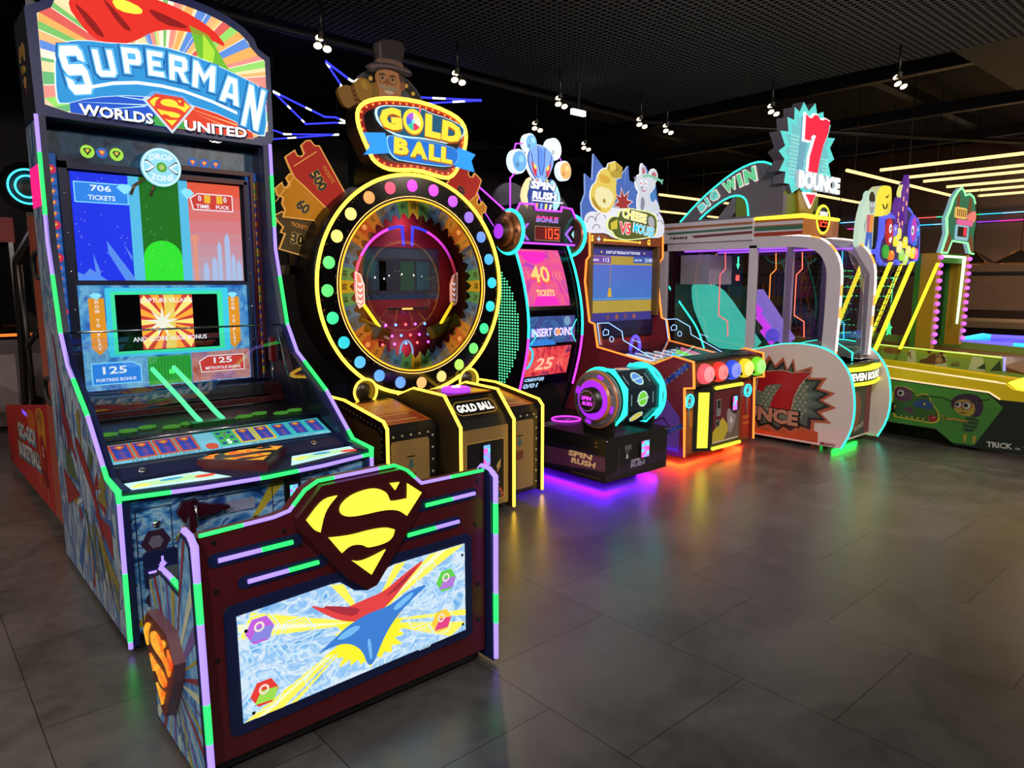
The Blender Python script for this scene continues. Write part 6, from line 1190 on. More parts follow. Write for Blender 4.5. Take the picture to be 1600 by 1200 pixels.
part('glass_top', MB().add([(5.05, 3.83, .86), (6.13, 3.83, .86), (6.13, 4.49, .955), (5.05, 4.49, .955)], [(0, 1, 2, 3)], mglass('field_pane', (.97, .97, .98), 1.0)), K)
# screen
s = MB(); f = FY(4.70); s.box(5.045, 6.135, 4.70, 4.75, 1.0, 2.0, m('cabinet_indigo', '141030', r=.35)); s.prism(f, rrect(5.07, 6.11, 1.08, 1.95, .02), 0, .01, m('bezel_indigo', '181440', r=.3))
MU = m('screen_mustard', (.42, .30, .05), .8); ib = m('screen_ink_blue', (.04, .035, .22), .9); s.rect(f, 5.115, 6.095, 1.16, 1.865, .011, ib); s.rect(f, 5.115, 6.095, 1.245, 1.80, .012, MU)
for i in range(10): z0, z1 = 1.365 + .035 * i, 1.40 + .035 * i; t = i / 9; s.rect(f, 5.115, 6.095, z0, z1, .013, m('screen_sea_%d' % i, (.05 + .03 * t, .13 + .03 * (1 - t), .50 + .02 * t), .9))
s.rect(f, 5.115, 6.095, 1.375, 1.385, .014, m('screen_aqua_band', (.10, .30, .55), .9)); s.rect(f, 5.15, 5.43, 1.725, 1.795, .014, m('screen_plum_tab', (.14, .06, .35), .9)); s.rect(f, 5.775, 6.09, 1.735, 1.80, .014, m('screen_blue_tab', (.04, .10, .38), .9))
WS = m('screen_text_white', (.85, .88, 1), .9); s.text(f, 'DON\'T LET THE BALLS OUT THE HOLES', 5.62, 1.835, .028, .013, WS, w=.52, bold=.02); s.text(f, 'BONUS', 5.21, 1.757, .02, .015, WS, w=.08, bold=.03); s.text(f, '112', 5.36, 1.76, .04, .015, WS, w=.09, bold=.01); s.text(f, 'HIGH SCORE', 5.85, 1.765, .018, .015, WS, w=.12, bold=.02); s.text(f, '2100', 6.02, 1.767, .038, .015, WS, w=.12, bold=.01)
for x in (5.29, 5.95): s.flat(f, star(x, 1.835, .014, .007, 5), .014, m('screen_gold_star', (.9, .65, .1), .9))
for k in range(4): s.flat(f, circ(5.40 + k * .135, 1.20, .025, 14), .013, [m('fruit_a', (.15, .06, .10), .8), m('fruit_b', (.30, .10, .06), .8)][k % 2])
s.flat(f, [(5.395, 1.46), (5.44, 1.46), (5.45, 1.40), (5.385, 1.40)], .015, m('screen_cheese', (.55, .34, .03), .9)); s.tube([f.p(5.415, 1.50, .016), f.p(5.425, 1.70, .016)], .004, m('screen_rope', (.35, .22, .08), .8), n=5); s.flat(f, circ(5.416, 1.47, .02, 12), .0155, m('screen_cheese', '0'))
part('screen', s, K, 'blue and mustard game screen')
for x0, x1 in ((5.045, 5.10), (6.085, 6.13)): part('screen_rail', MB().box(x0, x1, 4.62, 4.70, 1.2, 1.9, m('rail_ochre', '5a4218', r=.35)), K)
# amber band and sign
f = FY(4.62); bd = MB(); bd.prism(f, [(5.0, 1.905), (6.16, 1.905), (6.16, 2.02), (5.0, 2.02)], -.2, 0, m('band_brown', '7c3a0c', r=.35)); AG = m('band_amber', (1, .55, .05), 1.3)
bd.text(f, 'S', 5.08, 1.955, .06, .002, AG, bold=.05); bd.flat(f, star(5.17, 1.95, .03, .014, 4), .002, m('band_ice', (.6, .75, .9), .9)); bd.text(f, 'G', 5.93, 1.945, .06, .002, AG, bold=.05)
bd.flat(f, [(5.23, 1.945), (5.26, 1.965), (5.26, 1.953), (5.78, 1.945), (5.78, 1.957), (5.81, 1.94), (5.78, 1.920), (5.78, 1.932), (5.26, 1.938), (5.26, 1.925)], .002, AG)
part('amber_band', bd, K, 'glowing amber band under the sign')
f = FY(4.60); sk = MB(); spk = [(4.938, 2.02), (4.917, 2.259), (4.967, 2.355), (4.959, 2.531), (5.06, 2.48), (5.071, 2.719), (5.226, 2.60), (5.393, 2.50), (5.46, 2.55), (5.57, 2.662), (5.594, 2.526), (5.70, 2.50), (5.836, 2.69), (5.92, 2.60), (6.0, 2.56), (6.035, 2.414), (6.134, 2.139), (6.13, 2.02)]
sk.prism(f, spk, -.03, -.01, m('spike_blue', (.07, .16, .55), .6), m('spike_edge', (.3, .45, .9), .7)); 
for k in range(14):
    a = R(25 + k * 10); q = [(5.50 + .12 * math.cos(a), 2.3 + .12 * math.sin(a)), (5.50 + .42 * math.cos(a - .02), 2.25 + .36 * math.sin(a)), (5.50 + .42 * math.cos(a + .02), 2.25 + .36 * math.sin(a + .01))]
    if all(inside(p, spk) for p in q): sk.flat(f, q, -.009, m('spike_ray', (.14, .32, .75), .65))
sk.flat(f, star(5.50, 2.30, .16, .08, 8, .2), -.008, m('sign_burst_edge', (.85, .75, .8), .6)); sk.flat(f, star(5.50, 2.30, .14, .065, 8, .2), -.007, m('sign_burst_red', (.35, .03, .03), .7))
part('sign_spikes', sk, K, 'blue spiky back board')
cl = MB(); cloud = smooth([(4.938, 2.03), (4.94, 2.13), (4.98, 2.18), (5.05, 2.20), (5.111, 2.19), (5.2, 2.215), (5.26, 2.25), (5.34, 2.255), (5.422, 2.245), (5.55, 2.26), (5.693, 2.252), (5.83, 2.27), (5.96, 2.265), (6.08, 2.23), (6.14, 2.15), (6.145, 2.03), (6.06, 1.99), (5.92, 1.995), (5.78, 1.965), (5.55, 1.96), (5.36, 1.96), (5.25, 2.01), (5.1, 2.0), (4.99, 2.0)], 2)
cl.prism(f, cloud, .0, .012, m('cloud_white', (.75, .78, .90), .75)); CLN = m('cloud_line', '2c2c38')
for x, z, r_ in ((5.03, 2.10, .06), (5.16, 2.13, .07), (5.10, 2.04, .05), (6.06, 2.12, .06), (5.98, 2.20, .05)): cl.tube([f.p(x + r_ * math.cos(R(t)), z + r_ * .8 * math.sin(R(t)), .013) for t in range(10, 200, 20)], .003, CLN, n=5)
part('sign_cloud', cl, K, 'white cloud')
cz = MB(); CHY = m('cheese_yellow', (.80, .62, .12), .7); CHP = m('cheese_pale', (.85, .80, .45), .75); CHD = m('cheese_dark', (.45, .26, .03), .6); WE = m('cutout_white_edge', (.9, .9, .95), .8)
p1 = [(5.225, 2.60), (5.245, 2.645), (5.334, 2.672), (5.435, 2.63), (5.425, 2.535), (5.36, 2.52), (5.285, 2.525)]; p2 = smooth([(5.0, 2.36), (5.03, 2.43), (5.08, 2.46), (5.10, 2.53), (5.15, 2.58), (5.226, 2.60), (5.285, 2.535), (5.357, 2.50), (5.345, 2.43), (5.36, 2.36), (5.33, 2.29), (5.24, 2.19), (5.15, 2.19), (5.05, 2.24), (5.01, 2.29)], 1)
cz.prism(f, scale(p2, 1.06), .012, .02, WE); cz.prism(f, scale(p1, 1.08), .012, .02, WE); cz.prism(f, p2, .02, .03, CHY); cz.prism(f, p1, .02, .032, m('cheese_gold', (.5, .38, .05), .65)); cz.flat(f, [(5.245, 2.645), (5.334, 2.672), (5.335, 2.60), (5.26, 2.57)], .033, CHY)
cz.flat(f, smooth([(5.06, 2.41), (5.16, 2.43), (5.28, 2.40), (5.33, 2.33), (5.24, 2.23), (5.12, 2.24), (5.05, 2.31)], 1), .031, CHP); cz.flat(f, smooth([(5.01, 2.34), (5.08, 2.26), (5.17, 2.20), (5.07, 2.23), (5.02, 2.28)], 1), .0315, CHD); cz.flat(f, smooth([(5.10, 2.53), (5.17, 2.54), (5.27, 2.51), (5.25, 2.46), (5.13, 2.46)], 1), .031, m('cheese_amber', (.7, .42, .05), .7))
for x, z, r_ in ((5.36, 2.60, .018), (5.40, 2.58, .012), (5.18, 2.30, .02)): cz.flat(f, circ(x, z, r_, 12), .0335, CHD)
part('cheese_figure', cz, K, 'yellow cheese figure with a wedge head')
ms = MB(); MW = m('mouse_white', (.66, .70, .80), .75); MP = m('mouse_pink', (.55, .16, .22), .7); MG = m('mouse_shade', (.25, .28, .38), .7)
bod = smooth([(5.70, 2.42), (5.76, 2.44), (5.86, 2.44), (5.93, 2.40), (6.02, 2.33), (6.05, 2.24), (5.70, 2.22), (5.68, 2.33)], 1); hed = smooth([(5.645, 2.50), (5.66, 2.57), (5.74, 2.60), (5.84, 2.60), (5.93, 2.57), (5.96, 2.51), (5.92, 2.45), (5.84, 2.42), (5.74, 2.42), (5.68, 2.44)], 1)
e1 = smooth([(5.72, 2.57), (5.715, 2.68), (5.755, 2.70), (5.82, 2.62), (5.80, 2.58)], 1); e2 = smooth([(5.85, 2.58), (5.88, 2.65), (5.95, 2.665), (6.0, 2.61), (5.97, 2.54), (5.90, 2.53)], 1)
for q, mm, c in ((scale(bod, 1.06), WE, .012), (scale(hed, 1.07), WE, .0125), (scale(e1, 1.15), WE, .012), (scale(e2, 1.15), WE, .012)): ms.prism(f, q, c, c + .006, mm)
for q, mm, c in ((bod, MW, .02), (e1, MW, .02), (e2, MW, .02), (hed, MW, .024)): ms.prism(f, q, c, c + .006, mm)
ms.flat(f, scale(e1, .55), .0265, MP); ms.flat(f, scale(e2, .6), .0265, MP); ms.tube([f.p(5.745, 2.575, .034), f.p(5.84, 2.592, .034), f.p(5.95, 2.575, .034), f.p(6.04, 2.555, .034)], .012, m('mouse_band_green', (.22, .6, .4), .8)); ms.flat(f, [(6.02, 2.56), (6.075, 2.58), (6.06, 2.52)], .031, m('mouse_band_green', '0'))
for x in (5.725, 5.80): ms.flat(f, circ(x, 2.515, .022, 14, .03), .031, m('mouse_eye', (.9, .9, 1), .8)); ms.flat(f, circ(x - .005, 2.51, .011, 10), .032, MP)
ms.flat(f, circ(5.735, 2.465, .016, 10, .012), .031, MG); ms.flat(f, smooth([(5.70, 2.45), (5.76, 2.44), (5.82, 2.45), (5.76, 2.425)], 1), .031, MP); ms.flat(f, smooth([(5.66, 2.53), (5.61, 2.50), (5.64, 2.55), (5.60, 2.55), (5.66, 2.57)], 0), .0245, MG)
ms.flat(f, smooth([(5.86, 2.42), (5.95, 2.46), (5.97, 2.37), (5.90, 2.33)], 1), .027, m('mouse_cape_blue', (.08, .25, .65), .7)); ms.flat(f, smooth([(5.74, 2.40), (5.80, 2.34), (5.77, 2.24), (5.72, 2.26)], 1), .027, MG)
part('mouse_figure', ms, K, 'white mouse figure with a green headband')
lg = MB(); lo_ = smooth([(5.235, 2.12), (5.30, 2.165), (5.385, 2.155), (5.40, 2.22), (5.556, 2.25), (5.70, 2.235), (5.83, 2.235), (5.965, 2.195), (5.97, 2.07), (5.93, 2.0), (5.78, 1.985), (5.624, 1.965), (5.47, 1.955), (5.345, 1.975), (5.30, 2.03), (5.235, 2.045)], 1)
lg.prism(f, scale(lo_, 1.05, 1.08), .03, .04, m('logo_lime_edge', (.75, .85, .35), .9)); lg.prism(f, lo_, .04, .045, m('logo_olive', (.10, .12, .02), .7))
lg.flat(f, [(5.26, 2.10), (5.36, 2.14), (5.36, 2.05), (5.27, 2.04)], .046, m('logo_mustard', (.6, .5, .05), .8)); lg.flat(f, smooth([(5.83, 2.20), (5.92, 2.19), (5.94, 2.10), (5.88, 2.07), (5.83, 2.12)], 1), .046, m('logo_grey', (.4, .4, .45), .8))
def outl_text(mb, st, x, z, h, w, c, e, fill, rot=0, warp=None): mb.text(f, st, x, z, h * 1.14, c, e, w=w * 1.06, bold=.075, rot=rot, warp=warp); mb.text(f, st, x, z, h, c + .003, fill, w=w, bold=.025, rot=rot, warp=warp)
outl_text(lg, 'CHEESE', 5.615, 2.185, .085, .36, .047, WE, m('logo_yellow', (.95, .72, .10), 1.0), -6); outl_text(lg, 'VS', 5.47, 2.06, .11, .17, .050, WE, m('logo_red', (.85, .03, .03), 1.0), -2); outl_text(lg, 'MOUSE', 5.755, 2.055, .09, .32, .052, WE, m('logo_cyan', (.02, .55, .85), 1.0), -8)
part('sign_logo', lg, K, 'outlined yellow, red and blue lettering')
part('sign_bracket', MB().box(5.3, 5.36, 4.63, 4.68, 2.02, 2.45, BLK).box(5.8, 5.86, 4.63, 4.68, 2.02, 2.45, BLK), K)
# ================================================================== glass-sided red seven game
B7 = thing('arcade_machine', (6.86, 3.7, 0), 'white glass-sided game with teal rounded sides and a big red seven on a starburst sign', 'arcade machine', 'arcade machines in the row')
WL = m('bounce_white', 'b4aebc', r=.4, var=.05); WL2 = m('bounce_cream', 'c8bcba', r=.4, var=.05); TEA = m('neon_teal_soft', (.03, .85, .60), 1.9)
sp_pts = [(2.78, .04), (2.705, .20), (2.680, .37), (2.695, .57), (2.745, .74), (2.855, .878), (2.97, .935), (3.092, .966), (3.336, .97), (3.64, .90), (3.95, .80)]
sps = smooth(sp_pts, 1, False); full = sps + [(4.9, .80), (4.9, .04)]
for x0, x1, s in ((6.44, 6.465, 1), (7.24, 7.265, 0)):
    sp = MB(); sp.prism(SX(0), full, -x1, -x0, WL2)
    if s:
        g = SX(x0); cx_, cz_ = 3.30, .46
        stp = [(3.646, .69), (3.581, .737), (3.521, .844), (3.451, .748), (3.37, .836), (3.322, .72), (3.266, .834), (3.238, .707), (3.08, .771), (3.093, .662), (2.937, .678), (2.999, .575), (2.852, .543), (2.962, .462), (2.834, .411), (2.974, .343), (2.872, .26), (3.028, .247), (3.031, .137), (3.164, .166), (3.243, .093), (3.33, .13), (3.389, .038 + .03), (3.5, .13), (3.62, .08), (3.66, .17), (3.80, .15), (3.76, .26), (3.90, .30), (3.80, .38), (3.92, .48), (3.80, .52), (3.88, .64), (3.74, .63)]
        sp.flat(g, [(2.99, .06), (2.99, .16), (3.2, .20), (3.6, .2), (3.95, .3), (3.95, .05)], .001, m('bounce_orange', 'a04a26', r=.4))
        sp.flat(g, stp, .002, m('burst_rust', 'a8553c', r=.4)); sp.flat(g, scale(stp, .90), .003, m('burst_dark', '1e2422', r=.4)); sp.flat(g, scale(stp, .80), .004, m('burst_green_grey', '46564e', r=.4)); sp.flat(g, scale(stp, .66), .005, m('burst_sage', '5c6c62', r=.4))
        dm = m('halftone_cream', '8c8c74')
        for i in range(12):
            for j in range(12):
                a, b = 3.70 - i * .05 - (j % 2) * .025, .24 + j * .037
                if (a - 3.33) ** 2 + (b - .44) ** 2 < .068 and not (3.25 < a < 3.42 and b < .62): sp.flat(g, circ(a, b, .009 + .006 * (1 - abs(b - .45) * 2), 8), .006, dm)
        s7 = [(3.60, .70), (3.52, .675), (3.45, .69), (3.36, .70), (3.27, .685), (3.18, .70), (3.09, .715), (3.14, .655), (3.20, .58), (3.245, .47), (3.27, .335), (3.48, .33), (3.45, .44), (3.39, .54), (3.36, .57), (3.45, .565), (3.53, .54), (3.56, .48), (3.62, .49)]
        sp.flat(g, scale(s7, 1.09), .007, m('seven_edge', 'c09a8a')); sp.flat(g, scale(s7, 1.03), .008, BLK); sp.flat(g, s7, .009, m('seven_red', 'a01c24', r=.35))
        sp.text(g, 'BOUNCE', 3.615, .262, .165, .010, BLK, w=.90, bold=.09, rot=-1); sp.text(g, 'BOUNCE', 3.615, .262, .145, .011, m('bounce_word', 'b07a68'), w=.86, bold=.05, rot=-1)
        sp.text(g, 'BRAVO', 2.895, .062, .03, .002, m('maker_maroon', '6a1c2c'), w=.14, bold=.05); sp.rect(g, 2.83, 2.96, .038, .042, .002, m('maker_maroon', '0'))
    spo = part('side_panel', sp, B7, 'pale side panel with a red seven on a burst' if s else None)
    part('edge_neon', MB().tube([((x0 + x1) / 2, a - .004, c) for a, c in sps], .014, TEA), spo, 'teal edge light')
bd = MB(); bd.box(6.465, 7.24, 2.86, 4.88, .06, .80, m('bounce_body_grey', '3c3842', r=.4)); f = FY(2.86); bd.rect(f, 6.47, 7.235, .07, .60, .002, m('bounce_front_olive', '2c3226', r=.4)); bd.rect(f, 7.12, 7.235, .07, .60, .003, m('front_wine', '5a1c26', r=.4))
bd.flat(f, circ(6.80, .33, .22, 30), .004, m('front_rust', '6a3a1a', r=.4)); bd.text(f, 'BOUNCE', 7.0, .16, .05, .005, m('front_letter', '8a8070'), w=.2, bold=.05, rot=12); bd.text(f, '7', 6.66, .24, .2, .005, m('front_letter', '0'), bold=.05); bd.rect(f, 6.47, 7.235, .06, .075, .005, WL2)
part('body', bd, B7); part('foot', MB().box(6.62, 6.68, 3.05, 3.15, 0, .06, CHR).box(7.02, 7.08, 3.05, 3.15, 0, .06, CHR).box(6.55, 7.15, 4.6, 4.8, 0, .06, RUB), B7)
part('underglow', MB().tube([(6.62, 2.93, .05), (7.15, 2.93, .05)], .005, m('underglow_green', (.01, 1, .08), 55), n=6), B7, 'green light strip under the base')
part('card_reader', card_reader(MB(), f, 6.74, 6.83, .30, .50, .006), B7, 'lit card reader')
ct = MB(); ct.box(6.465, 7.24, 2.80, 3.3, .775, .80, m('counter_dark', '201c22', r=.2)); ct.box(6.48, 7.22, 3.28, 3.32, .80, .96, m('counter_back_grey', '5c5666', r=.4))
for st, x in (('1', 6.90), ('1', 7.0), ('0', 7.08)): ct.text(FY(3.28), st, x, .90, .06, .002, BLK, bold=.02)
ct.lathe((7.13, 2.98, .80), (0, 0, 1), [(.09, 0), (.09, .015), (.05, .03), (.05, .045), (.03, .05), (0, .05)], CHR, 24); ct.tube([(6.90, 2.92, .80), (6.90, 2.92, .88), (7.05, 3.1, .93), (7.2, 3.24, .96)], .009, TEA)
part('counter', ct, B7)
sg7 = MB(); arcp = [(6.465 + .775 * k / 12, 2.80 - .07 * math.sin(math.pi * k / 12)) for k in range(13)]
for z0, z1, mt_, dc_ in ((.61, .755, m('front_sign_dark', '1c2a1c', r=.3), 0), (.735, .765, m('neon_lemon_soft', (.75, .8, .03), 1.6), .012), (.60, .63, m('neon_lemon_soft', '0'), .012)):
    A = [(x, y - dc_, z0) for x, y in arcp]; Bq = [(x, y - dc_, z1) for x, y in arcp]; n = len(A)
    sg7.add(A + Bq + [(x, y + .06, z0) for x, y in arcp] + [(x, y + .06, z1) for x, y in arcp], [(i, i + 1, n + i + 1, n + i) for i in range(n - 1)] + [(i, i + 1, 2 * n + i + 1, 2 * n + i) for i in range(n - 1)] + [(n + i, n + i + 1, 3 * n + i + 1, 3 * n + i) for i in range(n - 1)], mt_)
CVF = Fr(lambda a, b, c: Vector((a, 2.80 - .07 * math.sin(math.pi * max(0, min(1, (a - 6.465) / .775))) - c, b)))
sg7.text(CVF, 'SEVEN BOUNCE', 6.855, .682, .075, .004, m('front_sign_white', (.95, .95, .75), 1.3), w=.66, bold=.05)
part('front_sign', sg7, B7, 'curved lit nameplate edged in yellow')
# glass house: two arches, posts, header
for x0, x1, ph in ((6.465, 6.51, 0), (7.19, 7.235, 1)):
    outer = [(2.90, .84), (2.885, 1.30), (2.885, 1.62), (2.91, 1.74), (2.975, 1.85), (3.06, 1.92), (3.15, 1.955), (3.45, 1.985), (4.86, 1.985)]
    inner = [(3.025, .84), (3.01, 1.30), (3.01, 1.60), (3.03, 1.70), (3.08, 1.79), (3.15, 1.84), (3.25, 1.865), (3.45, 1.875), (4.86, 1.875)]
    ou, inn = smooth(outer, 1, False), smooth(inner, 1, False)
    ar = MB(); ar.prism(SX(0), ou + inn[::-1], -x1, -x0, WL)
    ar.prism(SX(0), [(3.72, .84), (3.80, .84), (3.80, 1.90), (3.72, 1.90)], -x1, -x0, WL); ar.prism(SX(0), rrect(3.36, 3.41, .9, 1.9, .01), -x1 + .01, -x0 - .01, m('post_mauve', '6a5a80', r=.4)); ar.box(x0, x1, 4.78, 4.88, .8, 1.99, WL)
    afo = part('arch_frame', ar, B7, 'white arched frame')
    LW_ = m('led_warm_white', (1, .85, .68), 2.2); LO = m('led_amber', (1, .38, .06), 1.5)
    part('arch_light', MB().led([((x0 + x1) / 2, a - .004, c + .002) for a, c in ou[:18]], .0145, [LO, LW_, LW_, LW_, LO, LW_], .10, .02 + ph * .1), afo, 'arch light alternating white and amber')
    part('side_pane', MB().add([((x0 + x1) / 2, 3.02, .86), ((x0 + x1) / 2, 4.80, .80), ((x0 + x1) / 2, 4.80, 1.88), ((x0 + x1) / 2, 3.2, 1.86), ((x0 + x1) / 2, 3.02, 1.62)], [(0, 1, 2, 3, 4)], GLASSD), afo, 'clear side pane')
part('front_pane', MB().add([(6.51, 2.93, .86), (7.19, 2.93, .86), (7.19, 2.93, 1.62), (6.51, 2.93, 1.62)], [(0, 1, 2, 3)], GLASSD).add([(6.51, 2.93, 1.62), (7.19, 2.93, 1.62), (7.19, 3.12, 1.92), (6.51, 3.12, 1.92)], [(0, 1, 2, 3)], GLASSD), B7, 'clear front pane')
part('top_pane', MB().add([(6.51, 3.12, 1.93), (7.19, 3.12, 1.93), (7.19, 3.47, 1.985), (6.51, 3.47, 1.985)], [(0, 1, 2, 3)], mglass('bounce_top_pane', (.9, .9, .92), 1.4, .08)), B7)
hd = MB(); hd.prism(SX(0), [(3.76, 1.955), (4.88, 1.955), (4.88, 2.165), (3.76, 2.165)], -6.55, -6.44, WL); hd.box(6.55, 7.2, 3.80, 4.88, 1.985, 2.165, WL)
g = SX(6.44); hd.flat(g, [(3.762, 2.13), (4.88, 2.125), (4.86, 2.10), (3.762, 2.105)], .001, m('stripe_brown', '8a5636')); hd.flat(g, [(3.762, 2.085), (4.80, 2.068), (4.75, 2.045), (3.762, 2.06)], .001, m('stripe_green', '2f5c4a')); hd.flat(g, [(3.762, 2.04), (4.46, 2.025), (4.42, 2.0), (3.762, 2.015)], .001, m('stripe_maroon', '5a1c26')); hd.text(g, '7 BOUNCE', 4.62, 2.008, .028, .001, BLK, w=.22, bold=.06)
part('header', hd, B7, 'white header with three stripes')
h2 = MB(); h2.prism(SX(0), [(3.27, 1.985), (3.76, 1.975), (3.76, 2.165), (3.27, 2.165)], -7.21, -6.475, m('header_orange', '9a5a1c', r=.35)); g = SX(6.475)
h2.rect(g, 3.27, 3.76, 2.085, 2.115, .002, WL); h2.rect(g, 3.27, 3.76, 2.035, 2.075, .002, m('stripe_green', '0')); h2.rect(g, 3.27, 3.76, 2.02, 2.035, .002, WL); h2.rect(g, 3.27, 3.76, 1.988, 2.02, .002, m('stripe_red', '8a2a1c'))
part('front_header', h2, B7, 'striped front header lit yellow')
part('header_light', MB().tube([(6.48, 3.76, 2.155), (6.48, 3.27, 2.155), (7.2, 3.27, 2.155)], .021, m('neon_header_yellow', (1, .78, .03), 2.0)), B7, 'yellow header light')
bo = MB(); bo.lathe((6.87, 3.30, 2.14), (0, -1, 0), [(.120, -.02), (.128, .03), (.112, .035), (.109, .03), (0, .03)], m('bonus_case', '1c160c', r=.3), 32); f = FY(3.27); bo.text(f, 'BONUS', 6.875, 2.195, .042, .003, m('bonus_letter', (1, .95, .85), 1.3), w=.16, bold=.06)
for ch, x in (('0', 6.79), ('2', 6.838), ('5', 6.886), ('5', 6.934)): seg7(bo, f, ch, x, 2.075, .075, .030, .003, LR, .009)
part('bonus_counter', bo, B7, 'round red-digit bonus counter'); part('bonus_ring', MB().tube([(a, 3.275, b) for a, b in circ(6.87, 2.14, .128, 36)], .019, m('neon_lemon_soft', '0'), closed=True), B7, 'yellow ring light')
bx = MB(); bx.prism(FY(3.49), [(6.50, 2.165), (7.2, 2.165), (7.2, 2.40), (6.50, 2.40)], -.5, 0, m('box_olive', '5c6a18', r=.4)); bx.prism(FY(3.46), [(6.78, 2.165), (7.0, 2.165), (7.1, 2.46), (6.7, 2.46)], -.03, 0, m('box_mustard', '8a7418', r=.4)); part('sign_stand', bx, B7)
# arched wing with raised words
wo = [(4.66, 2.165)] + smooth([(4.64, 2.18), (4.46, 2.34), (4.30, 2.46), (4.06, 2.61), (3.88, 2.68), (3.73, 2.70), (3.60, 2.65), (3.50, 2.50), (3.485, 2.30)], 1, False) + [(3.485, 2.165)]
wi = [(4.40, 2.19), (4.30, 2.27), (4.14, 2.36), (4.02, 2.40), (3.92, 2.39), (3.86, 2.33), (3.84, 2.19)]
wg = MB(); wg.prism(SX(0), wo, -6.56, -6.49, m('wing_grey', '57535f', r=.45), holes=[wi]); WGP = part('wing_plate', wg, B7, 'grey arched wing plate')
part('wing_neon', MB().tube([(6.486, a, c) for a, c in wo[1:-4]], .012, TEA), WGP, 'teal outer arch light'); part('wing_neon', MB().tube([(6.486, a, c) for a, c in smooth(wi, 1, False)], .012, TEA), WGP, 'teal inner arch light')
bg = MB(); g = SX(6.49); BG1 = m('big_teal', (.13, .55, .50), .9); BG2 = m('big_green', (.12, .58, .27), .9); BGE = m('big_edge', (.85, .74, .68), .85)
for ch, y, z, h, w, rt, mm in (('B', 4.365, 2.315, .075, .075, 36, BG1), ('I', 4.305, 2.36, .08, .03, 35, BG1), ('G', 4.23, 2.415, .09, .085, 32, BG1), ('W', 4.05, 2.50, .105, .125, 24, BG2), ('I', 3.945, 2.54, .115, .038, 20, BG2), ('N', 3.835, 2.575, .125, .11, 14, BG2)):
    bg.text(g, ch, y, z, h * 1.22, .006, BGE, w=w * 1.30, bold=.07, rot=rt, ex=.01, mside=BGE); bg.text(g, ch, y, z, h * 1.02, .0165, mm, w=w * 1.08, bold=.075, rot=rt, ex=.004)
part('wing_words', bg, WGP, 'raised green lettering edged in pink')
part('wing_strut', MB().prism(SX(0), [(4.20, 2.19), (4.05, 2.19), (3.88, 2.36), (3.93, 2.40), (4.02, 2.40)], -6.55, -6.51, m('strut_grey', '5c5864')), B7)
# starburst sign
f = FY(3.45); stp = [(6.296, 2.736), (6.409, 2.794), (6.303, 2.914), (6.455, 2.926), (6.421, 3.051), (6.55, 3.042), (6.543, 3.158), (6.645, 3.13), (6.715, 3.23), (6.82, 3.16), (6.944, 3.255), (6.99, 3.16), (7.115, 3.199), (7.15, 3.08), (7.29, 3.10), (7.24, 2.97), (7.40, 2.985), (7.30, 2.878), (7.408, 2.78), (7.29, 2.723), (7.36, 2.60), (7.22, 2.56), (7.18, 2.44), (7.0, 2.46), (6.88, 2.36), (6.72, 2.44), (6.58, 2.38), (6.52, 2.46), (6.42, 2.46), (6.44, 2.563), (6.32, 2.561), (6.41, 2.673)]
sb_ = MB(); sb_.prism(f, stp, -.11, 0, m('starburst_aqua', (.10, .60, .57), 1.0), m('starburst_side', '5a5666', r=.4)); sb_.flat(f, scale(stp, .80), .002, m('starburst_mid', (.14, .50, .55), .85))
for i in range(9):
    for j in range(12):
        x, z = 6.50 + i * .034 + (j % 2) * .017, 2.53 + j * .034
        if x < 6.82: sb_.flat(f, circ(x, z, .011, 8), .003, m('starburst_dot', (.35, .75, .72), .85))
        if i > 4 and j < 7: sb_.flat(f, circ(x + .48, z + .02, .011, 8), .003, m('starburst_dot', '0'))
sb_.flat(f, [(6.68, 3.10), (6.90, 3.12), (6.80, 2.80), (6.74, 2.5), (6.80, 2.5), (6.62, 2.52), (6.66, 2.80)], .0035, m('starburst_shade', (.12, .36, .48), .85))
STB = part('starburst', sb_, B7, 'thick aqua starburst with grey sides')
s7 = [(6.712, 3.108), (6.77, 3.085), (6.828, 3.092), (6.88, 3.13), (6.941, 3.128), (6.98, 3.10), (7.033, 3.098), (7.09, 3.12), (7.186, 3.109), (7.165, 3.0), (7.075, 2.875), (7.025, 2.748), (6.985, 2.60), (6.817, 2.60), (6.83, 2.74), (6.898, 2.885), (6.93, 2.945), (6.86, 2.945), (6.822, 2.92), (6.811, 2.885), (6.711, 2.885)]
sv = MB(); sv.prism(f, inset(s7, -.016), .01, .03, m('seven_white_edge', (1, .9, .92), 1.1)); sv.prism(f, s7, .03, .04, m('seven_neon_red', (.90, .015, .05), 1.05)); part('red_seven', sv, STB, 'big red figure seven')
wd = MB(); wd.text(f, 'BOUNCE', 6.985, 2.505, .165, .045, m('word_white', (.92, .97, 1), 1.25), w=.86, bold=.065, ex=.03, mside=m('word_side', (.55, .62, .7), .6)); part('sign_word', wd, STB, 'thick white lettering')
part('sign_drop', MB().prism(f, inset([(6.78, 2.39), (6.99, 2.40), (6.90, 2.28)], -.015), .01, .03, m('seven_white_edge', '0')).prism(f, [(6.79, 2.385), (6.98, 2.393), (6.90, 2.29)], .03, .04, m('seven_neon_red', '0')), STB, 'red triangle under the lettering')
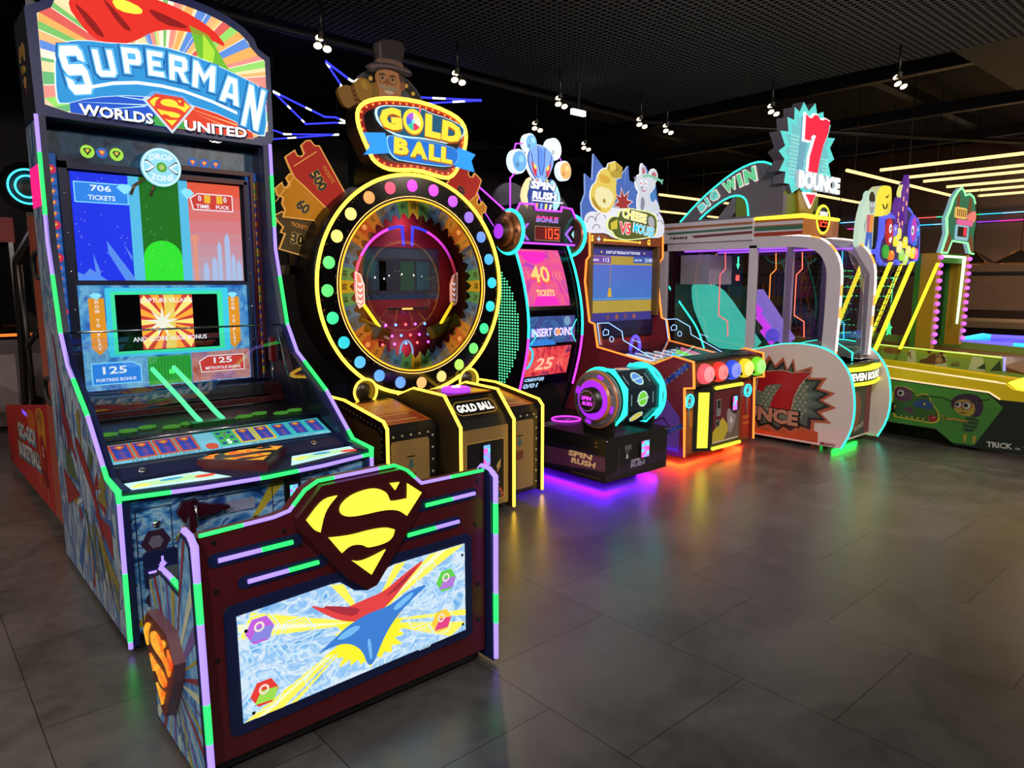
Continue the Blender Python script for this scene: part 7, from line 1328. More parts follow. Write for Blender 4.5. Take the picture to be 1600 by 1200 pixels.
# inside the glass house
inn_ = MB(); SL = m('slide_mint', (.06, .55, .42), .85); q = smooth([(4.62, 1.55), (4.50, 1.52), (4.35, 1.42), (4.1, 1.12), (3.86, .84), (4.35, .84), (4.50, 1.10), (4.60, 1.30)], 1); inn_.prism(SX(0), q, -7.0, -6.70, SL); part('ball_slide', inn_, B7, 'mint glowing slide')
for x in (6.60, 7.08):
    part('slide_light', MB().tube([(x, a, b) for a, b in smooth([(5.0 - .15, 1.50), (4.60, 1.22), (4.45, 1.05), (4.36, .84)], 2, False)], .013, TEA), B7, 'teal slide edge light')
part('inner_backdrop', MB().box(6.52, 7.18, 4.70, 4.76, .8, 1.98, m('backdrop_wine', '3a1420', r=.4)).rect(FY(4.70), 6.52, 7.18, .82, 1.3, .002, m('backdrop_brown', '4a2418', r=.4)), B7)
part('ball_hopper', MB().box(6.55, 6.98, 4.30, 4.66, 1.52, 1.83, m('hopper_white', 'b4b4bc', r=.35)), B7, 'white hopper box')
db = MB(); db.box(6.98, 7.14, 4.28, 4.60, 1.50, 1.85, BLK); g = FY(4.28); db.flat(g, [(7.05, 1.82), (7.08, 1.82), (7.08, 1.74), (7.10, 1.74), (7.065, 1.68), (7.03, 1.74), (7.05, 1.74)], .002, MINT); db.rect(g, 7.03, 7.10, 1.56, 1.62, .002, RED); part('target_board', db, B7, 'black board with a green arrow and red display')
bl_ = MB(); LAV = m('lavender_block', (.30, .20, .75), .7); bl_.prism(SX(0), [(3.98, 1.42), (3.90, 1.47), (3.52, .98), (3.60, .90)], -6.95, -6.82, LAV); 
for y0, z0 in ((3.96, 1.36), (3.86, 1.20), (3.80, 1.06)): bl_.tube([(6.80, y0, z0), (6.80, y0 - .12, z0 - .13)], .035, m('coil_magenta', (.6, .05, .8), 1.0), n=10)
bl_.ball((6.82, 3.70, 1.0), .075, m('ball_indigo', (.12, .08, .7), .8)); part('ramp_toy', bl_, B7, 'lavender ramp with magenta coils')
part('roof_light', MB().tube([(6.53, 4.6, 1.87), (6.53, 3.45, 1.87), (6.53, 3.39, 1.83), (6.53, 3.385, 1.2)], .016, m('neon_roof_violet', (.35, .08, .95), 1.6)), B7, 'violet roof light')
part('roof_light', MB().tube([(7.16, 4.6, 1.87), (7.16, 3.1, 1.87)], .012, m('neon_roof_violet', '0')), B7, 'violet roof light')
# mirrored neon of other machines, put in as glowing tubes behind the glass
for x, y, c, lb in ((6.9, 4.45, ORG, 'orange zigzag reflection built as a glowing line'), (7.15, 3.6, m('reflected_coral', (1, .16, .08), 1.8), 'coral zigzag reflection built as a glowing line'), (7.17, 3.2, m('reflected_azure', (.05, .45, .9), 1.8), 'azure reflection built as a glowing line'), (6.6, 4.15, m('reflected_rose', (1, .12, .14), 1.5), 'rose zigzag reflection built as a glowing line'), (7.17, 3.9, ORG, 'orange zigzag reflection built as a glowing line')):
    part('zigzag_reflection', MB().tube([(x, y, 1.85), (x, y - .01, 1.68), (x, y + .05, 1.62), (x, y + .05, 1.20), (x, y - .06, 1.14), (x, y - .07, .98)], .008, c, n=6), B7, lb)
# ================================================================== yellow-green ball alley at right
T1 = thing('arcade_machine', (7.9, 2.4, 0), 'yellow and green monster ball alley at right with slanted yellow bars', 'arcade machine', 'arcade machines in the row')
DKY = m('deck_yellow', 'd4bc0e', r=.35); DKG = m('deck_green', '5ca414', r=.35); ALG = m('alley_green', '357028', r=.4, scale=2); ALD = m('alley_dark', '0e1a12', r=.4); ALM = m('alley_mid_green', '3c7a28', r=.4)
prf = [(4.6, .04), (4.6, .64), (2.80, .60), (1.92, .555), (1.83, .50), (1.45, .50), (1.45, .03), (2.16, .03), (2.32, .15), (2.75, .16), (3.2, .16), (3.2, .04)]
for x0, x1, s in ((7.45, 7.47, 1), (8.33, 8.35, 0)):
    sp = MB(); sp.prism(SX(0), prf, -x1, -x0, ALD)
    if s:
        g = SX(x0); sp.flat(g, [(3.2, .17), (3.2, .60), (2.80, .585), (1.93, .545), (1.86, .49), (1.80, .43), (2.0, .05), (2.18, .05), (2.33, .16)], .001, ALG)
        sp.flat(g, [(3.2, .40), (3.2, .60), (2.80, .585), (2.0, .545), (2.2, .45), (2.6, .42)], .0015, ALM); sp.flat(g, [(1.93, .54), (1.80, .43), (1.95, .42), (2.08, .50)], .0016, ALM)
        for pts in (((2.45, .46), (2.30, .465), (2.16, .43), (2.0, .455)), ((2.16, .43), (2.2, .41)), ((2.05, .45), (1.9, .50))): sp.tube([g.p(a, b, .003) for a, b in pts], .005, BLK, n=5)
        # round-headed hugger
        pl = m('monster_purple', '4a1c3a', r=.4); ye = m('monster_yellow', 'a89a28', r=.4); bl = m('monster_blue', '1c3a6a', r=.4); re = m('monster_red', '7a1420', r=.3)
        blob = smooth([(2.74, .52), (2.64, .54), (2.55, .51), (2.52, .45), (2.46, .49), (2.40, .47), (2.38, .40), (2.34, .36), (2.30, .30), (2.30, .23), (2.36, .20), (2.48, .21), (2.60, .215), (2.74, .22)], 1)
        sp.flat(g, blob, .004, ye); sp.flat(g, scale(blob, .93, .92), .005, m('monster_ground', '2a4a1c')); sp.flat(g, smooth([(2.73, .47), (2.70, .53), (2.62, .53), (2.56, .49), (2.55, .42), (2.62, .375), (2.69, .40)], 1), .006, pl); sp.flat(g, circ(2.66, .465, .032, 16), .007, m('monster_white', 'a0a098')); sp.flat(g, circ(2.663, .465, .018, 14), .008, BLK)
        sp.flat(g, smooth([(2.52, .40), (2.47, .43), (2.40, .42), (2.36, .38), (2.38, .33), (2.44, .345), (2.50, .34), (2.55, .36)], 1), .006, bl); sp.flat(g, circ(2.44, .385, .012, 10), .007, ye); sp.flat(g, circ(2.36, .255, .04, 16, .03), .007, re); sp.flat(g, circ(2.35, .265, .01, 10), .008, m('monster_pink', 'b06a70'))
        sp.flat(g, smooth([(2.74, .36), (2.71, .37), (2.69, .27), (2.73, .25)], 1), .006, BLK); sp.flat(g, [(2.715, .34), (2.70, .34), (2.705, .29)], .007, ye); sp.flat(g, smooth([(2.60, .34), (2.55, .33), (2.52, .29), (2.57, .28), (2.62, .30)], 1), .006, pl)
        for k in range(7): sp.flat(g, [(2.70 - k * .05, .245), (2.68 - k * .05, .245), (2.69 - k * .05, .225)], .0065, ye)
        # tousled zombie child reaching out
        hair = smooth([(2.22, .42), (2.20, .48), (2.13, .52), (2.07, .53), (2.0, .515), (1.96, .47), (1.95, .40), (1.97, .33), (2.03, .31), (2.1, .36), (2.2, .37)], 1); zs = m('zombie_skin', '8a7c28', r=.4)
        sp.flat(g, hair, .004, m('zombie_hair', '2a1230', r=.5)); sp.flat(g, smooth([(2.19, .42), (2.18, .45), (2.10, .475), (2.03, .45), (2.01, .37), (2.04, .32), (2.12, .315), (2.18, .35)], 1), .005, zs)
        for a, b, q in ((2.155, .415, .028), (2.085, .415, .034)): sp.flat(g, circ(a, b, q * 1.25, 14), .006, m('zombie_lid', '6a1c1c')); sp.flat(g, circ(a, b, q, 14), .007, m('monster_white', '0')); sp.flat(g, circ(a + .006, b, q * .55, 12), .008, BLK)
        sp.flat(g, smooth([(2.155, .345), (2.11, .352), (2.07, .345), (2.11, .335)], 1), .006, m('zombie_lip', '5a2018')); sp.flat(g, circ(2.115, .375, .006, 8), .006, BLK)
        sp.flat(g, smooth([(2.09, .305), (2.02, .31), (1.97, .29), (2.0, .18), (2.09, .17), (2.10, .22)], 1), .005, m('zombie_shirt', '1c3020', r=.5))
        for k in range(3): sp.flat(g, [(2.09, .285 - k * .035), (1.99, .28 - k * .035), (1.99, .27 - k * .035), (2.09, .275 - k * .035)], .006, m('zombie_stripe', '3a6a2a'))
        sp.flat(g, smooth([(2.25, .28), (2.16, .285), (2.06, .275), (2.06, .258), (2.16, .262), (2.25, .26)], 1), .007, m('zombie_arm', '8a6a28'))
        for a, b in ((2.30, .30), (2.285, .32), (2.27, .325), (2.29, .24), (2.27, .225)): sp.flat(g, [(2.25, .28), (2.25, .262), (a, b)], .0075, m('zombie_arm', '0'))
        for a in (2.075, 2.0): sp.flat(g, [(a - .018, .17), (a + .018, .17), (a + .012, .07), (a - .01, .07)], .004, zs); sp.flat(g, [(a - .022, .17), (a + .022, .17), (a + .02, .145), (a - .02, .145)], .005, m('zombie_stripe', '0'))
        LT = m('alley_lettering', 'a8aca4', r=.5); sp.text(g, 'TRICK', 1.80, .088, .052, .004, LT, w=.20, bold=.04, rot=3); sp.text(g, 'OR', 1.66, .08, .02, .004, LT, w=.04, bold=.03); sp.text(g, 'TREAT', 1.52, .085, .052, .004, LT, w=.20, bold=.04)
    spo = part('side_panel', sp, T1, 'green side panel with printed monsters' if s else None)
dk = MB(); dk.prism(SX(0), [(4.6, .60), (4.6, .70), (2.79, .60), (1.80, .55), (1.74, .53), (1.45, .52), (1.45, .50), (1.83, .50), (1.92, .53), (2.80, .58)], -8.345, -7.455, DKY)
for x0, x1, dz in ((7.452, 7.50, 0), (8.30, 8.345, .04)): dk.prism(SX(0), [(4.6, .64), (4.6, .80 - dz), (2.79, .715 - dz), (1.80, .645 - dz), (1.74, .60 - dz), (1.45, .58 - dz), (1.45, .50), (1.83, .50), (1.92, .555), (2.80, .60)], -x1, -x0, DKY)
g = SX(7.455); dk.flat(g, [(4.5, .79), (4.5, .76), (2.79, .69), (1.80, .625), (1.80, .643), (2.79, .712)], .001, DKG)
dk.prism(SX(0), [(4.5, .70), (4.5, .82), (2.93, .703), (1.90, .635), (1.80, .60), (1.80, .55), (2.79, .60)], -7.66, -7.62, DKY); dk.prism(SX(0), [(4.5, .70), (4.5, .80), (3.04, .705), (1.85, .61), (1.80, .60), (1.80, .55), (2.79, .60)], -8.2, -8.16, DKY)
dk.add([(7.66, 1.75, .555), (8.16, 1.75, .555), (8.16, 4.5, .71), (7.66, 4.5, .71)], [(0, 1, 2, 3)], m('alley_lane_green', '3a6a14', r=.3))
DCK = part('deck', dk, T1, 'yellow deck with green stripes')
TRM = m('deck_trim_lit', (1, .75, .42), .9); part('trim_light', MB().tube([(7.452, 4.5, .655), (7.452, 2.80, .603), (7.452, 1.92, .558), (7.452, 1.83, .503)], .008, TRM, n=6), DCK, 'pale lit lower trim'); part('trim_light', MB().tube([(7.455, 4.5, .798), (7.455, 2.79, .718), (7.455, 1.80, .648)], .007, TRM, n=6).tube([(7.62, 2.93, .706), (7.62, 1.90, .638)], .006, TRM, n=6), DCK, 'pale lit upper trim')
part('front_light', MB().prism(SX(0), [(1.79, .655), (1.72, .60), (1.47, .585), (1.47, .605), (1.70, .618), (1.775, .668)], -8.33, -7.47, m('front_yellow_lit', (1, .85, .05), 1.2)), DCK, 'bright yellow front lip')
# cage: slanted lit bars, mesh, back display
BAR = m('bar_yellow', (.95, .80, .03), 1.25)
for y in (2.95, 3.15, 3.42): part('slanted_bar', MB().prism(RX(7.49), [(y, .83), (y + .035, .83), (y - .265, 1.74), (y - .30, 1.74)], 0, .03, BAR), T1, 'slanted yellow light bar')
for y in (2.95, 3.3): part('slanted_bar', MB().prism(RX(8.17), [(y, .83), (y + .03, .83), (y - .27, 1.74), (y - .30, 1.74)], 0, .025, BAR), T1, 'slanted yellow light bar')
mesh = MB(); MSH = m('cage_wire', '2a2c2a', r=.4)
for k in range(26): y = 2.98 + k * .055; mesh.tube([(7.50, y, .85), (7.50, y - .27, 1.74)], .0035, MSH, n=4)
for k in range(16): z = .88 + k * .055; t = (z - .83) / .91; mesh.tube([(7.50, 2.96 - .3 * t, z), (7.50, 4.4 - .3 * t, z)], .0035, MSH, n=4)
part('side_mesh', mesh, T1, 'dark wire mesh side')
gb = MB(); GDOT = m('green_spark', (.05, .85, .25), 1.3); gb.box(7.52, 8.16, 3.50, 3.6, .8, 1.85, m('alley_back_black', '0a0e0b', r=.4)); rng = random.Random(6)
for x in range(7):
    for row, z in enumerate((.98, 1.12, 1.30, 1.38, 1.48, 1.60, 1.66)): 
        for k in range(4): gb.rect(FY(3.50), 7.54 + x * .088 + k * .02, 7.553 + x * .088 + k * .02, z, z + .012, .003, GDOT)
for k in range(60): x, z = rng.uniform(7.53, 8.14), rng.uniform(.95, 1.65); gb.rect(FY(3.50), x, x + .006, z, z + .05, .002, m('green_dim', (.04, .30, .14), .6))
part('back_display', gb, T1, 'dark back board with rows of green lights')
sides = MB()
for x in (7.53,):
    for row, z in enumerate((1.02, 1.10, 1.26, 1.40, 1.50, 1.58)):
        for k in range(11): y = 3.05 + k * .045 - (z - .83) * .33; sides.box(x, x + .004, y, y + .02, z, z + .010, GDOT)
part('net_lights', sides, T1, 'rows of small green lights along the cage')
st = MB(); ST = m('star_green', (.06, .85, .28), 1.1); s5 = star(7.86, 1.06, .075, .032, 5); st.prism(FY(2.98), s5, 0, .015, ST, holes=[star(7.86, 1.06, .035, .015, 5)[::-1]]); st.tube([(7.88, 2.98, 1.13), (7.90, 2.98, 1.6)], .005, ST, n=5); part('hanging_star', st, T1, 'green outlined star hanging on a string')
# topper
f = Fr(lambda a, b, c: Vector((a * 1.0271, 3.03 - c, 1.55 + (b - 1.55) * 1.0271))); tb = MB(); TB = m('topper_blue', (.10, .12, .85), 1.0)
to = smooth([(7.387, 1.807), (7.418, 1.958), (7.493, 2.019), (7.466, 2.168), (7.519, 2.194), (7.638, 2.19), (7.70, 2.22), (7.759, 2.185), (7.80, 2.24), (7.90, 2.26), (8.0, 2.30), (8.08, 2.32), (8.2, 2.27), (8.263, 2.214), (8.397, 2.221), (8.46, 2.01), (8.475, 1.781), (8.361, 1.754), (8.1, 1.72), (7.943, 1.715), (7.842, 1.757), (7.759, 1.707), (7.58, 1.70), (7.455, 1.74)], 1)
tb.prism(f, to, -.09, 0, TB); tb.flat(f, inset(to, .03), .002, m('topper_dark', (.05, .03, .14), .6))
part('topper_base', tb, T1, 'blue edged monster sign')
mo_ = MB(); moon = smooth([(7.34, 2.33), (7.40, 2.45), (7.49, 2.50), (7.60, 2.51), (7.71, 2.51), (7.74, 2.46), (7.76, 2.30), (7.70, 2.15), (7.45, 2.1), (7.36, 2.10)], 2)
moon = [(a + .13, b) for a, b in moon]; mo_.prism(f, moon, -.20, -.10, m('moon_yellow', (.85, .72, .05), .9), m('moon_pale_side', (.65, .7, .40), .7)); mo_.tube([f.p(a, b, -.095) for a, b in ((7.66, 2.32), (7.70, 2.28), (7.75, 2.29), (7.77, 2.33))], .006, BLK, n=5); mo_.tube([f.p(a, b, -.095) for a, b in ((7.72, 2.40), (7.75, 2.39), (7.78, 2.42))], .005, BLK, n=5); part('moon', mo_, T1, 'yellow grinning moon')
zo = MB(); z1 = smooth([(6.98, 1.86), (6.97, 2.0), (6.99, 2.15), (7.06, 2.30), (7.12, 2.33), (7.12, 2.38), (7.19, 2.42), (7.31, 2.38), (7.31, 2.27), (7.29, 2.17), (7.29, 2.05), (7.30, 1.84), (7.18, 1.82)], 1); zo.prism(f, z1, -.07, -.02, m('zombie_back_pale', (.55, .75, .62), .75))
zo.flat(f, smooth([(7.14, 2.36), (7.19, 2.41), (7.27, 2.385), (7.29, 2.30), (7.15, 2.30)], 1), -.018, BLK); zo.flat(f, smooth([(7.16, 2.31), (7.28, 2.31), (7.285, 2.23), (7.21, 2.18), (7.16, 2.24)], 1), -.017, m('ghoul_grey', (.30, .34, .36), .8)); zo.flat(f, [(7.12, 2.18), (7.28, 2.19), (7.27, 2.02), (7.13, 2.02)], -.017, m('ghoul_shirt_orange', (.75, .28, .06), .8)); zo.flat(f, [(7.13, 2.18), (7.19, 2.185), (7.18, 2.02), (7.135, 2.02)], -.016, m('ghoul_shirt_pink', (.6, .12, .25), .7)); zo.flat(f, [(7.13, 2.02), (7.27, 2.02), (7.28, 1.86), (7.23, 1.86), (7.20, 1.97), (7.17, 1.86), (7.11, 1.86)], -.017, m('ghoul_trousers', (.06, .14, .55), .8)); zo.flat(f, [(7.12, 2.17), (7.07, 2.08), (7.09, 2.0), (7.11, 2.08)], -.016, m('ghoul_grey', '0'))
for x in (7.195, 7.255): zo.flat(f, circ(x, 2.275, .016, 10), -.016, m('alien_pale', '0')); zo.flat(f, circ(x, 2.273, .007, 8), -.015, BLK)
part('ghoul_figure', zo, T1, 'standing ghoul cut-out in an orange shirt')
cas = MB(); CV_ = m('castle_violet', (.12, .03, .30), .8); CVO = m('castle_window', (1, .42, .20), 1.0)
for x, z0, w, h in ((7.80, 2.12, .10, .18), (7.90, 2.16, .09, .30), (7.99, 2.14, .08, .40), (7.86, 2.05, .20, .16)): cas.prism(f, [(x - w / 2, z0), (x + w / 2, z0), (x + w / 2, z0 + h), (x, z0 + h + .09), (x - w / 2, z0 + h)], -.04, .01, CV_); 
for x, z in ((7.80, 2.20), (7.80, 2.14), (7.90, 2.36), (7.90, 2.26), (7.98, 2.45), (7.98, 2.32), (7.84, 2.10), (7.91, 2.12)): cas.rect(f, x - .014, x + .014, z, z + .045, .011, CVO)
cas.prism(f, smooth([(7.80, 2.42), (7.84, 2.50), (7.89, 2.53), (7.92, 2.46), (7.88, 2.38)], 1), -.03, .0, m('ghost_lemon', (.75, .78, .25), .85)); part('castle', cas, T1, 'violet castle with orange windows')
mon = MB()
mon.prism(f, smooth([(7.52, 1.98), (7.50, 2.08), (7.54, 2.17), (7.60, 2.17), (7.65, 2.05), (7.64, 1.94), (7.58, 1.90)], 1), .005, .03, m('toad_red', (.50, .03, .03), .9)); mon.flat(f, circ(7.575, 2.07, .032, 14, .045), .031, m('alien_pale', '0')); mon.flat(f, circ(7.58, 2.07, .014, 10, .02), .032, BLK); mon.flat(f, smooth([(7.55, 1.97), (7.63, 2.0), (7.62, 1.94), (7.57, 1.93)], 1), .031, m('alien_pale', '0'))
mon.prism(f, circ(7.66, 1.81, .065, 18, .05), .005, .03, m('pumpkin_orange', (.80, .22, .03), .9)); mon.prism(f, smooth([(7.46, 1.86), (7.52, 1.92), (7.60, 1.90), (7.62, 1.80), (7.52, 1.77)], 1), .003, .02, m('leaf_green', (.05, .40, .05), .8)); mon.flat(f, circ(7.66, 1.84, .015, 10), .031, m('ghost_lemon', '0'))
mon.prism(f, circ(8.19, 2.09, .095, 20, .15), -.02, .025, m('eye_violet_rim', (.10, .08, .75), .95)); mon.flat(f, circ(8.19, 2.09, .075, 20, .125), .026, m('eye_magenta', (.45, .05, .45), .9)); mon.flat(f, circ(8.16, 2.08, .035, 16, .05), .027, m('alien_pale', '0')); mon.flat(f, circ(8.155, 2.075, .018, 12, .026), .028, BLK)
for x, z, c in ((7.78, 1.96, (.9, .78, .05)), (7.88, 1.90, (.85, .8, .35)), (8.02, 1.95, (.9, .78, .05)), (8.12, 1.86, (.88, .8, .2)), (7.95, 1.82, (.35, .7, .1)), (8.07, 1.78, (.55, .78, .2)), (8.25, 1.85, (.9, .78, .05)), (8.28, 1.98, (.05, .15, .7)), (8.33, 2.08, (.05, .2, .75)), (8.33, 1.84, (.85, .12, .35)), (7.74, 2.06, (.2, .15, .8)), (7.84, 2.03, (.9, .75, .1))):
    mon.prism(f, smooth([(x - .05, z - .055), (x - .055, z + .02), (x - .015, z + .065), (x + .045, z + .05), (x + .055, z - .03), (x + .01, z - .06)], 1), .004, .02, m('crowd_%d' % int(x * 100 + z * 10), c, .9)); mon.flat(f, circ(x - .012, z + .015, .017, 10), .021, m('alien_pale', '0')); mon.flat(f, circ(x - .012, z + .013, .008, 8), .022, BLK)
part('monster_crowd', mon, T1, 'crowd of bright little monsters')
part('sign_post', MB().box(7.6, 7.63, 3.06, 3.10, 1.7, 2.2, BLK).box(8.17, 8.2, 3.06, 3.10, 1.7, 2.2, BLK).box(7.5, 8.2, 3.07, 3.10, 1.70, 1.76, BLK), T1)
# ================================================================== bear alley with violet bulbs
T2 = thing('arcade_machine', (9.1, 2.7, 0), 'green bear ball alley at far right with a portal of violet bulbs', 'arcade machine', 'arcade machines in the row')
BGN = m('bear_panel_green', '7a9c40', r=.4, scale=2); BGL = m('bear_pale_green', 'b0bc8c', r=.4); BRN = m('bear_brown', '5a3418', r=.5)
bp = MB(); pr = [(4.6, .05), (4.6, .90), (3.31, .835), (2.09, .78), (2.07, .64), (1.6, .60), (1.6, .05)]; bp.prism(SX(0), pr, -8.52, -8.5, BGN); g = SX(8.5)
bp.flat(g, [(3.31, .83), (2.3, .785), (2.3, .74), (3.31, .79)], .001, m('bear_lime', '8aa01c', r=.4))
for a, b, w in ((3.0, .75, .10), (2.72, .72, .13), (2.40, .72, .16)): bp.flat(g, [(a, b - .09), (a - w, b - .1), (a - w * .8, b + .05), (a - w * .2, b + .06)], .0015, BGL)
bp.flat(g, smooth([(2.88, .70), (2.80, .72), (2.76, .78), (2.66, .785), (2.62, .74), (2.60, .68), (2.85, .66)], 1), .003, BRN)
for a in (2.78, 2.66): bp.flat(g, circ(a, .795, .022, 12), .003, BRN)
bp.flat(g, smooth([(2.70, .745), (2.66, .75), (2.64, .70), (2.68, .675), (2.72, .69)], 1), .004, m('bear_muzzle', '9a7c4a')); bp.flat(g, circ(2.635, .74, .017, 12, .013), .005, BLK)
for a in (2.705, 2.675): bp.flat(g, circ(a, .765, .009, 8), .005, m('monster_white', '0'))
for k in range(4): bp.flat(g, [(2.56 - k * .02, .66), (2.545 - k * .02, .66), (2.545 - k * .02, .73 - .008 * abs(k - 1.5))], .003, BRN)
bp.flat(g, [(2.32, .655), (2.25, .72), (2.24, .65)], .003, m('leaf_dark', '1c3a1c')); bp.flat(g, [(2.2, .64), (2.12, .76), (2.10, .65)], .003, m('leaf_dark', '0')); bp.flat(g, smooth([(3.28, .79), (3.2, .82), (3.08, .80), (3.06, .76), (3.2, .74)], 1), .003, m('bear_tan', '7a5430')); bp.flat(g, [(3.0, .76), (2.97, .79), (2.955, .70)], .003, m('bear_tan', '0'))
part('side_panel', bp, T2, 'green side panel with a printed bear')
part('lane', MB().prism(SX(0), [(4.6, .60), (4.6, .80), (2.1, .70), (1.6, .55), (1.6, .05), (4.6, .05)], -9.98, -8.52, m('bear_lane_brown', '5c3a14', r=.35)), T2); part('far_side', MB().prism(SX(0), pr, -10.0, -9.98, BGN), T2)
part('edge_light', MB().tube([(8.495, 3.31, .84), (8.495, 2.10, .785)], .008, m('edge_lime', (.7, .9, .15), .9)).tube([(8.495, 2.085, .79), (8.495, 2.075, .65)], .014, m('neon_periwinkle', (.25, .22, 1), 1.8)), T2, 'thin edge light')
pt = MB(); PY = m('portal_yellow', '9a7a10', r=.35); PG = m('portal_green', '2c6a22', r=.35); Yp = 2.85
for x0, x1 in ((8.72, 8.84), (9.66, 9.78)): pt.box(x0, x1, Yp, Yp + .16, .80, 1.86, PY); pt.box(x0 - .0, x1, Yp + .16, Yp + .22, .80, 1.86, PG)
pt.box(8.84, 9.66, Yp + .02, Yp + .22, 1.76, 1.86, PG); PTL = part('portal', pt, T2, 'yellow and green portal frame')
part('portal_light', MB().tube([(8.86, Yp + .0, 1.83), (9.60, Yp + .0, 1.83), (9.60, Yp + .02, 1.05)], .018, m('portal_mint', (.65, 1, .55), 1.6)).tube([(8.86, Yp + .1, 1.77), (9.58, Yp + .1, 1.77)], .010, MINT), PTL, 'mint inner portal light')
VB = m('bulb_violet', (.55, .08, 1), 2.6)
for k in range(12):
    for x in (8.80, 9.75): part('portal_bulb', MB().ball((x, Yp - .015, .88 + k * .085), .024, VB, 8), PTL, 'round violet bulb')
part('back_glass', MB().box(8.84, 9.66, Yp + .20, Yp + .21, .9, 1.76, mglass('portal_pane', (.6, .62, .66), 1.2)), T2)
sg = MB(); f = FY(2.85); q = [(8.82, 1.865), (8.955, 2.078), (8.90, 2.242), (9.0, 2.36), (9.06, 2.46), (9.18, 2.55), (9.291, 2.60), (9.378, 2.57), (9.432, 2.529), (9.592, 2.555), (9.729, 2.525), (9.80, 2.46), (9.85, 2.38), (9.9, 2.231), (9.853, 2.088), (9.912, 1.878), (9.778, 1.885), (9.662, 1.997), (9.128, 2.005), (9.007, 1.869)]
sg.prism(f, q, -.05, 0, m('forest_green', (.02, .16, .08), .7), m('forest_side', (.30, .55, .62), .6)); sg.flat(f, [(8.86, 1.88), (9.0, 2.05), (8.98, 2.15), (9.1, 2.02), (9.0, 1.88)], .002, m('trunk_brown', (.18, .05, .02), .7)); sg.flat(f, [(9.78, 1.90), (9.68, 2.02), (9.75, 2.12), (9.84, 2.0), (9.88, 1.89)], .002, m('trunk_brown', '0'))
for x in (9.22, 9.62): sg.flat(f, [(x - .07, 2.25), (x + .06, 2.25), (x + .05, 2.50), (x - .03, 2.52)], .002, m('trunk_brown', '0'))
sg.prism(f, rrect(9.12, 9.48, 2.26, 2.38, .03), .003, .02, m('sign_mustard', (.75, .48, .12), .85)); sg.prism(f, rrect(9.20, 9.72, 2.19, 2.25, .03), .003, .02, m('sign_pink', (.65, .12, .30), .85)); sg.prism(f, smooth([(9.5, 2.28), (9.62, 2.34), (9.80, 2.38), (9.82, 2.26), (9.66, 2.22)], 1), .003, .02, m('sign_salmon', (.75, .20, .18), .8))
for k in range(5): sg.flat(f, [(9.15 + k * .065, 2.28), (9.19 + k * .065, 2.28), (9.19 + k * .065, 2.36), (9.15 + k * .065, 2.36)], .021, m('sign_brown_mark', (.28, .10, .02), .7))
sg.prism(f, rrect(9.18, 9.62, 2.02, 2.19, .03), .003, .012, m('counter_blue_edge', (.25, .5, .6), .8)); sg.rect(f, 9.24, 9.56, 2.06, 2.17, .013, m('counter_black', '080405')); sg.rect(f, 9.44, 9.53, 2.075, 2.165, .015, m('counter_red_lit', (1, .02, .04), 1.8))
part('forest_sign', sg, T2, 'forest sign with a red lit counter'); part('sign_neon', MB().tube([f.p(a, b, .0) for a, b in q[:12]], .016, m('neon_pale_green', (.25, .95, .35), 1.5)).tube([f.p(a, b, .0) for a, b in q[15:20] + q[:1]], .014, m('neon_pale_green', '0')), T2, 'pale green sign outline')

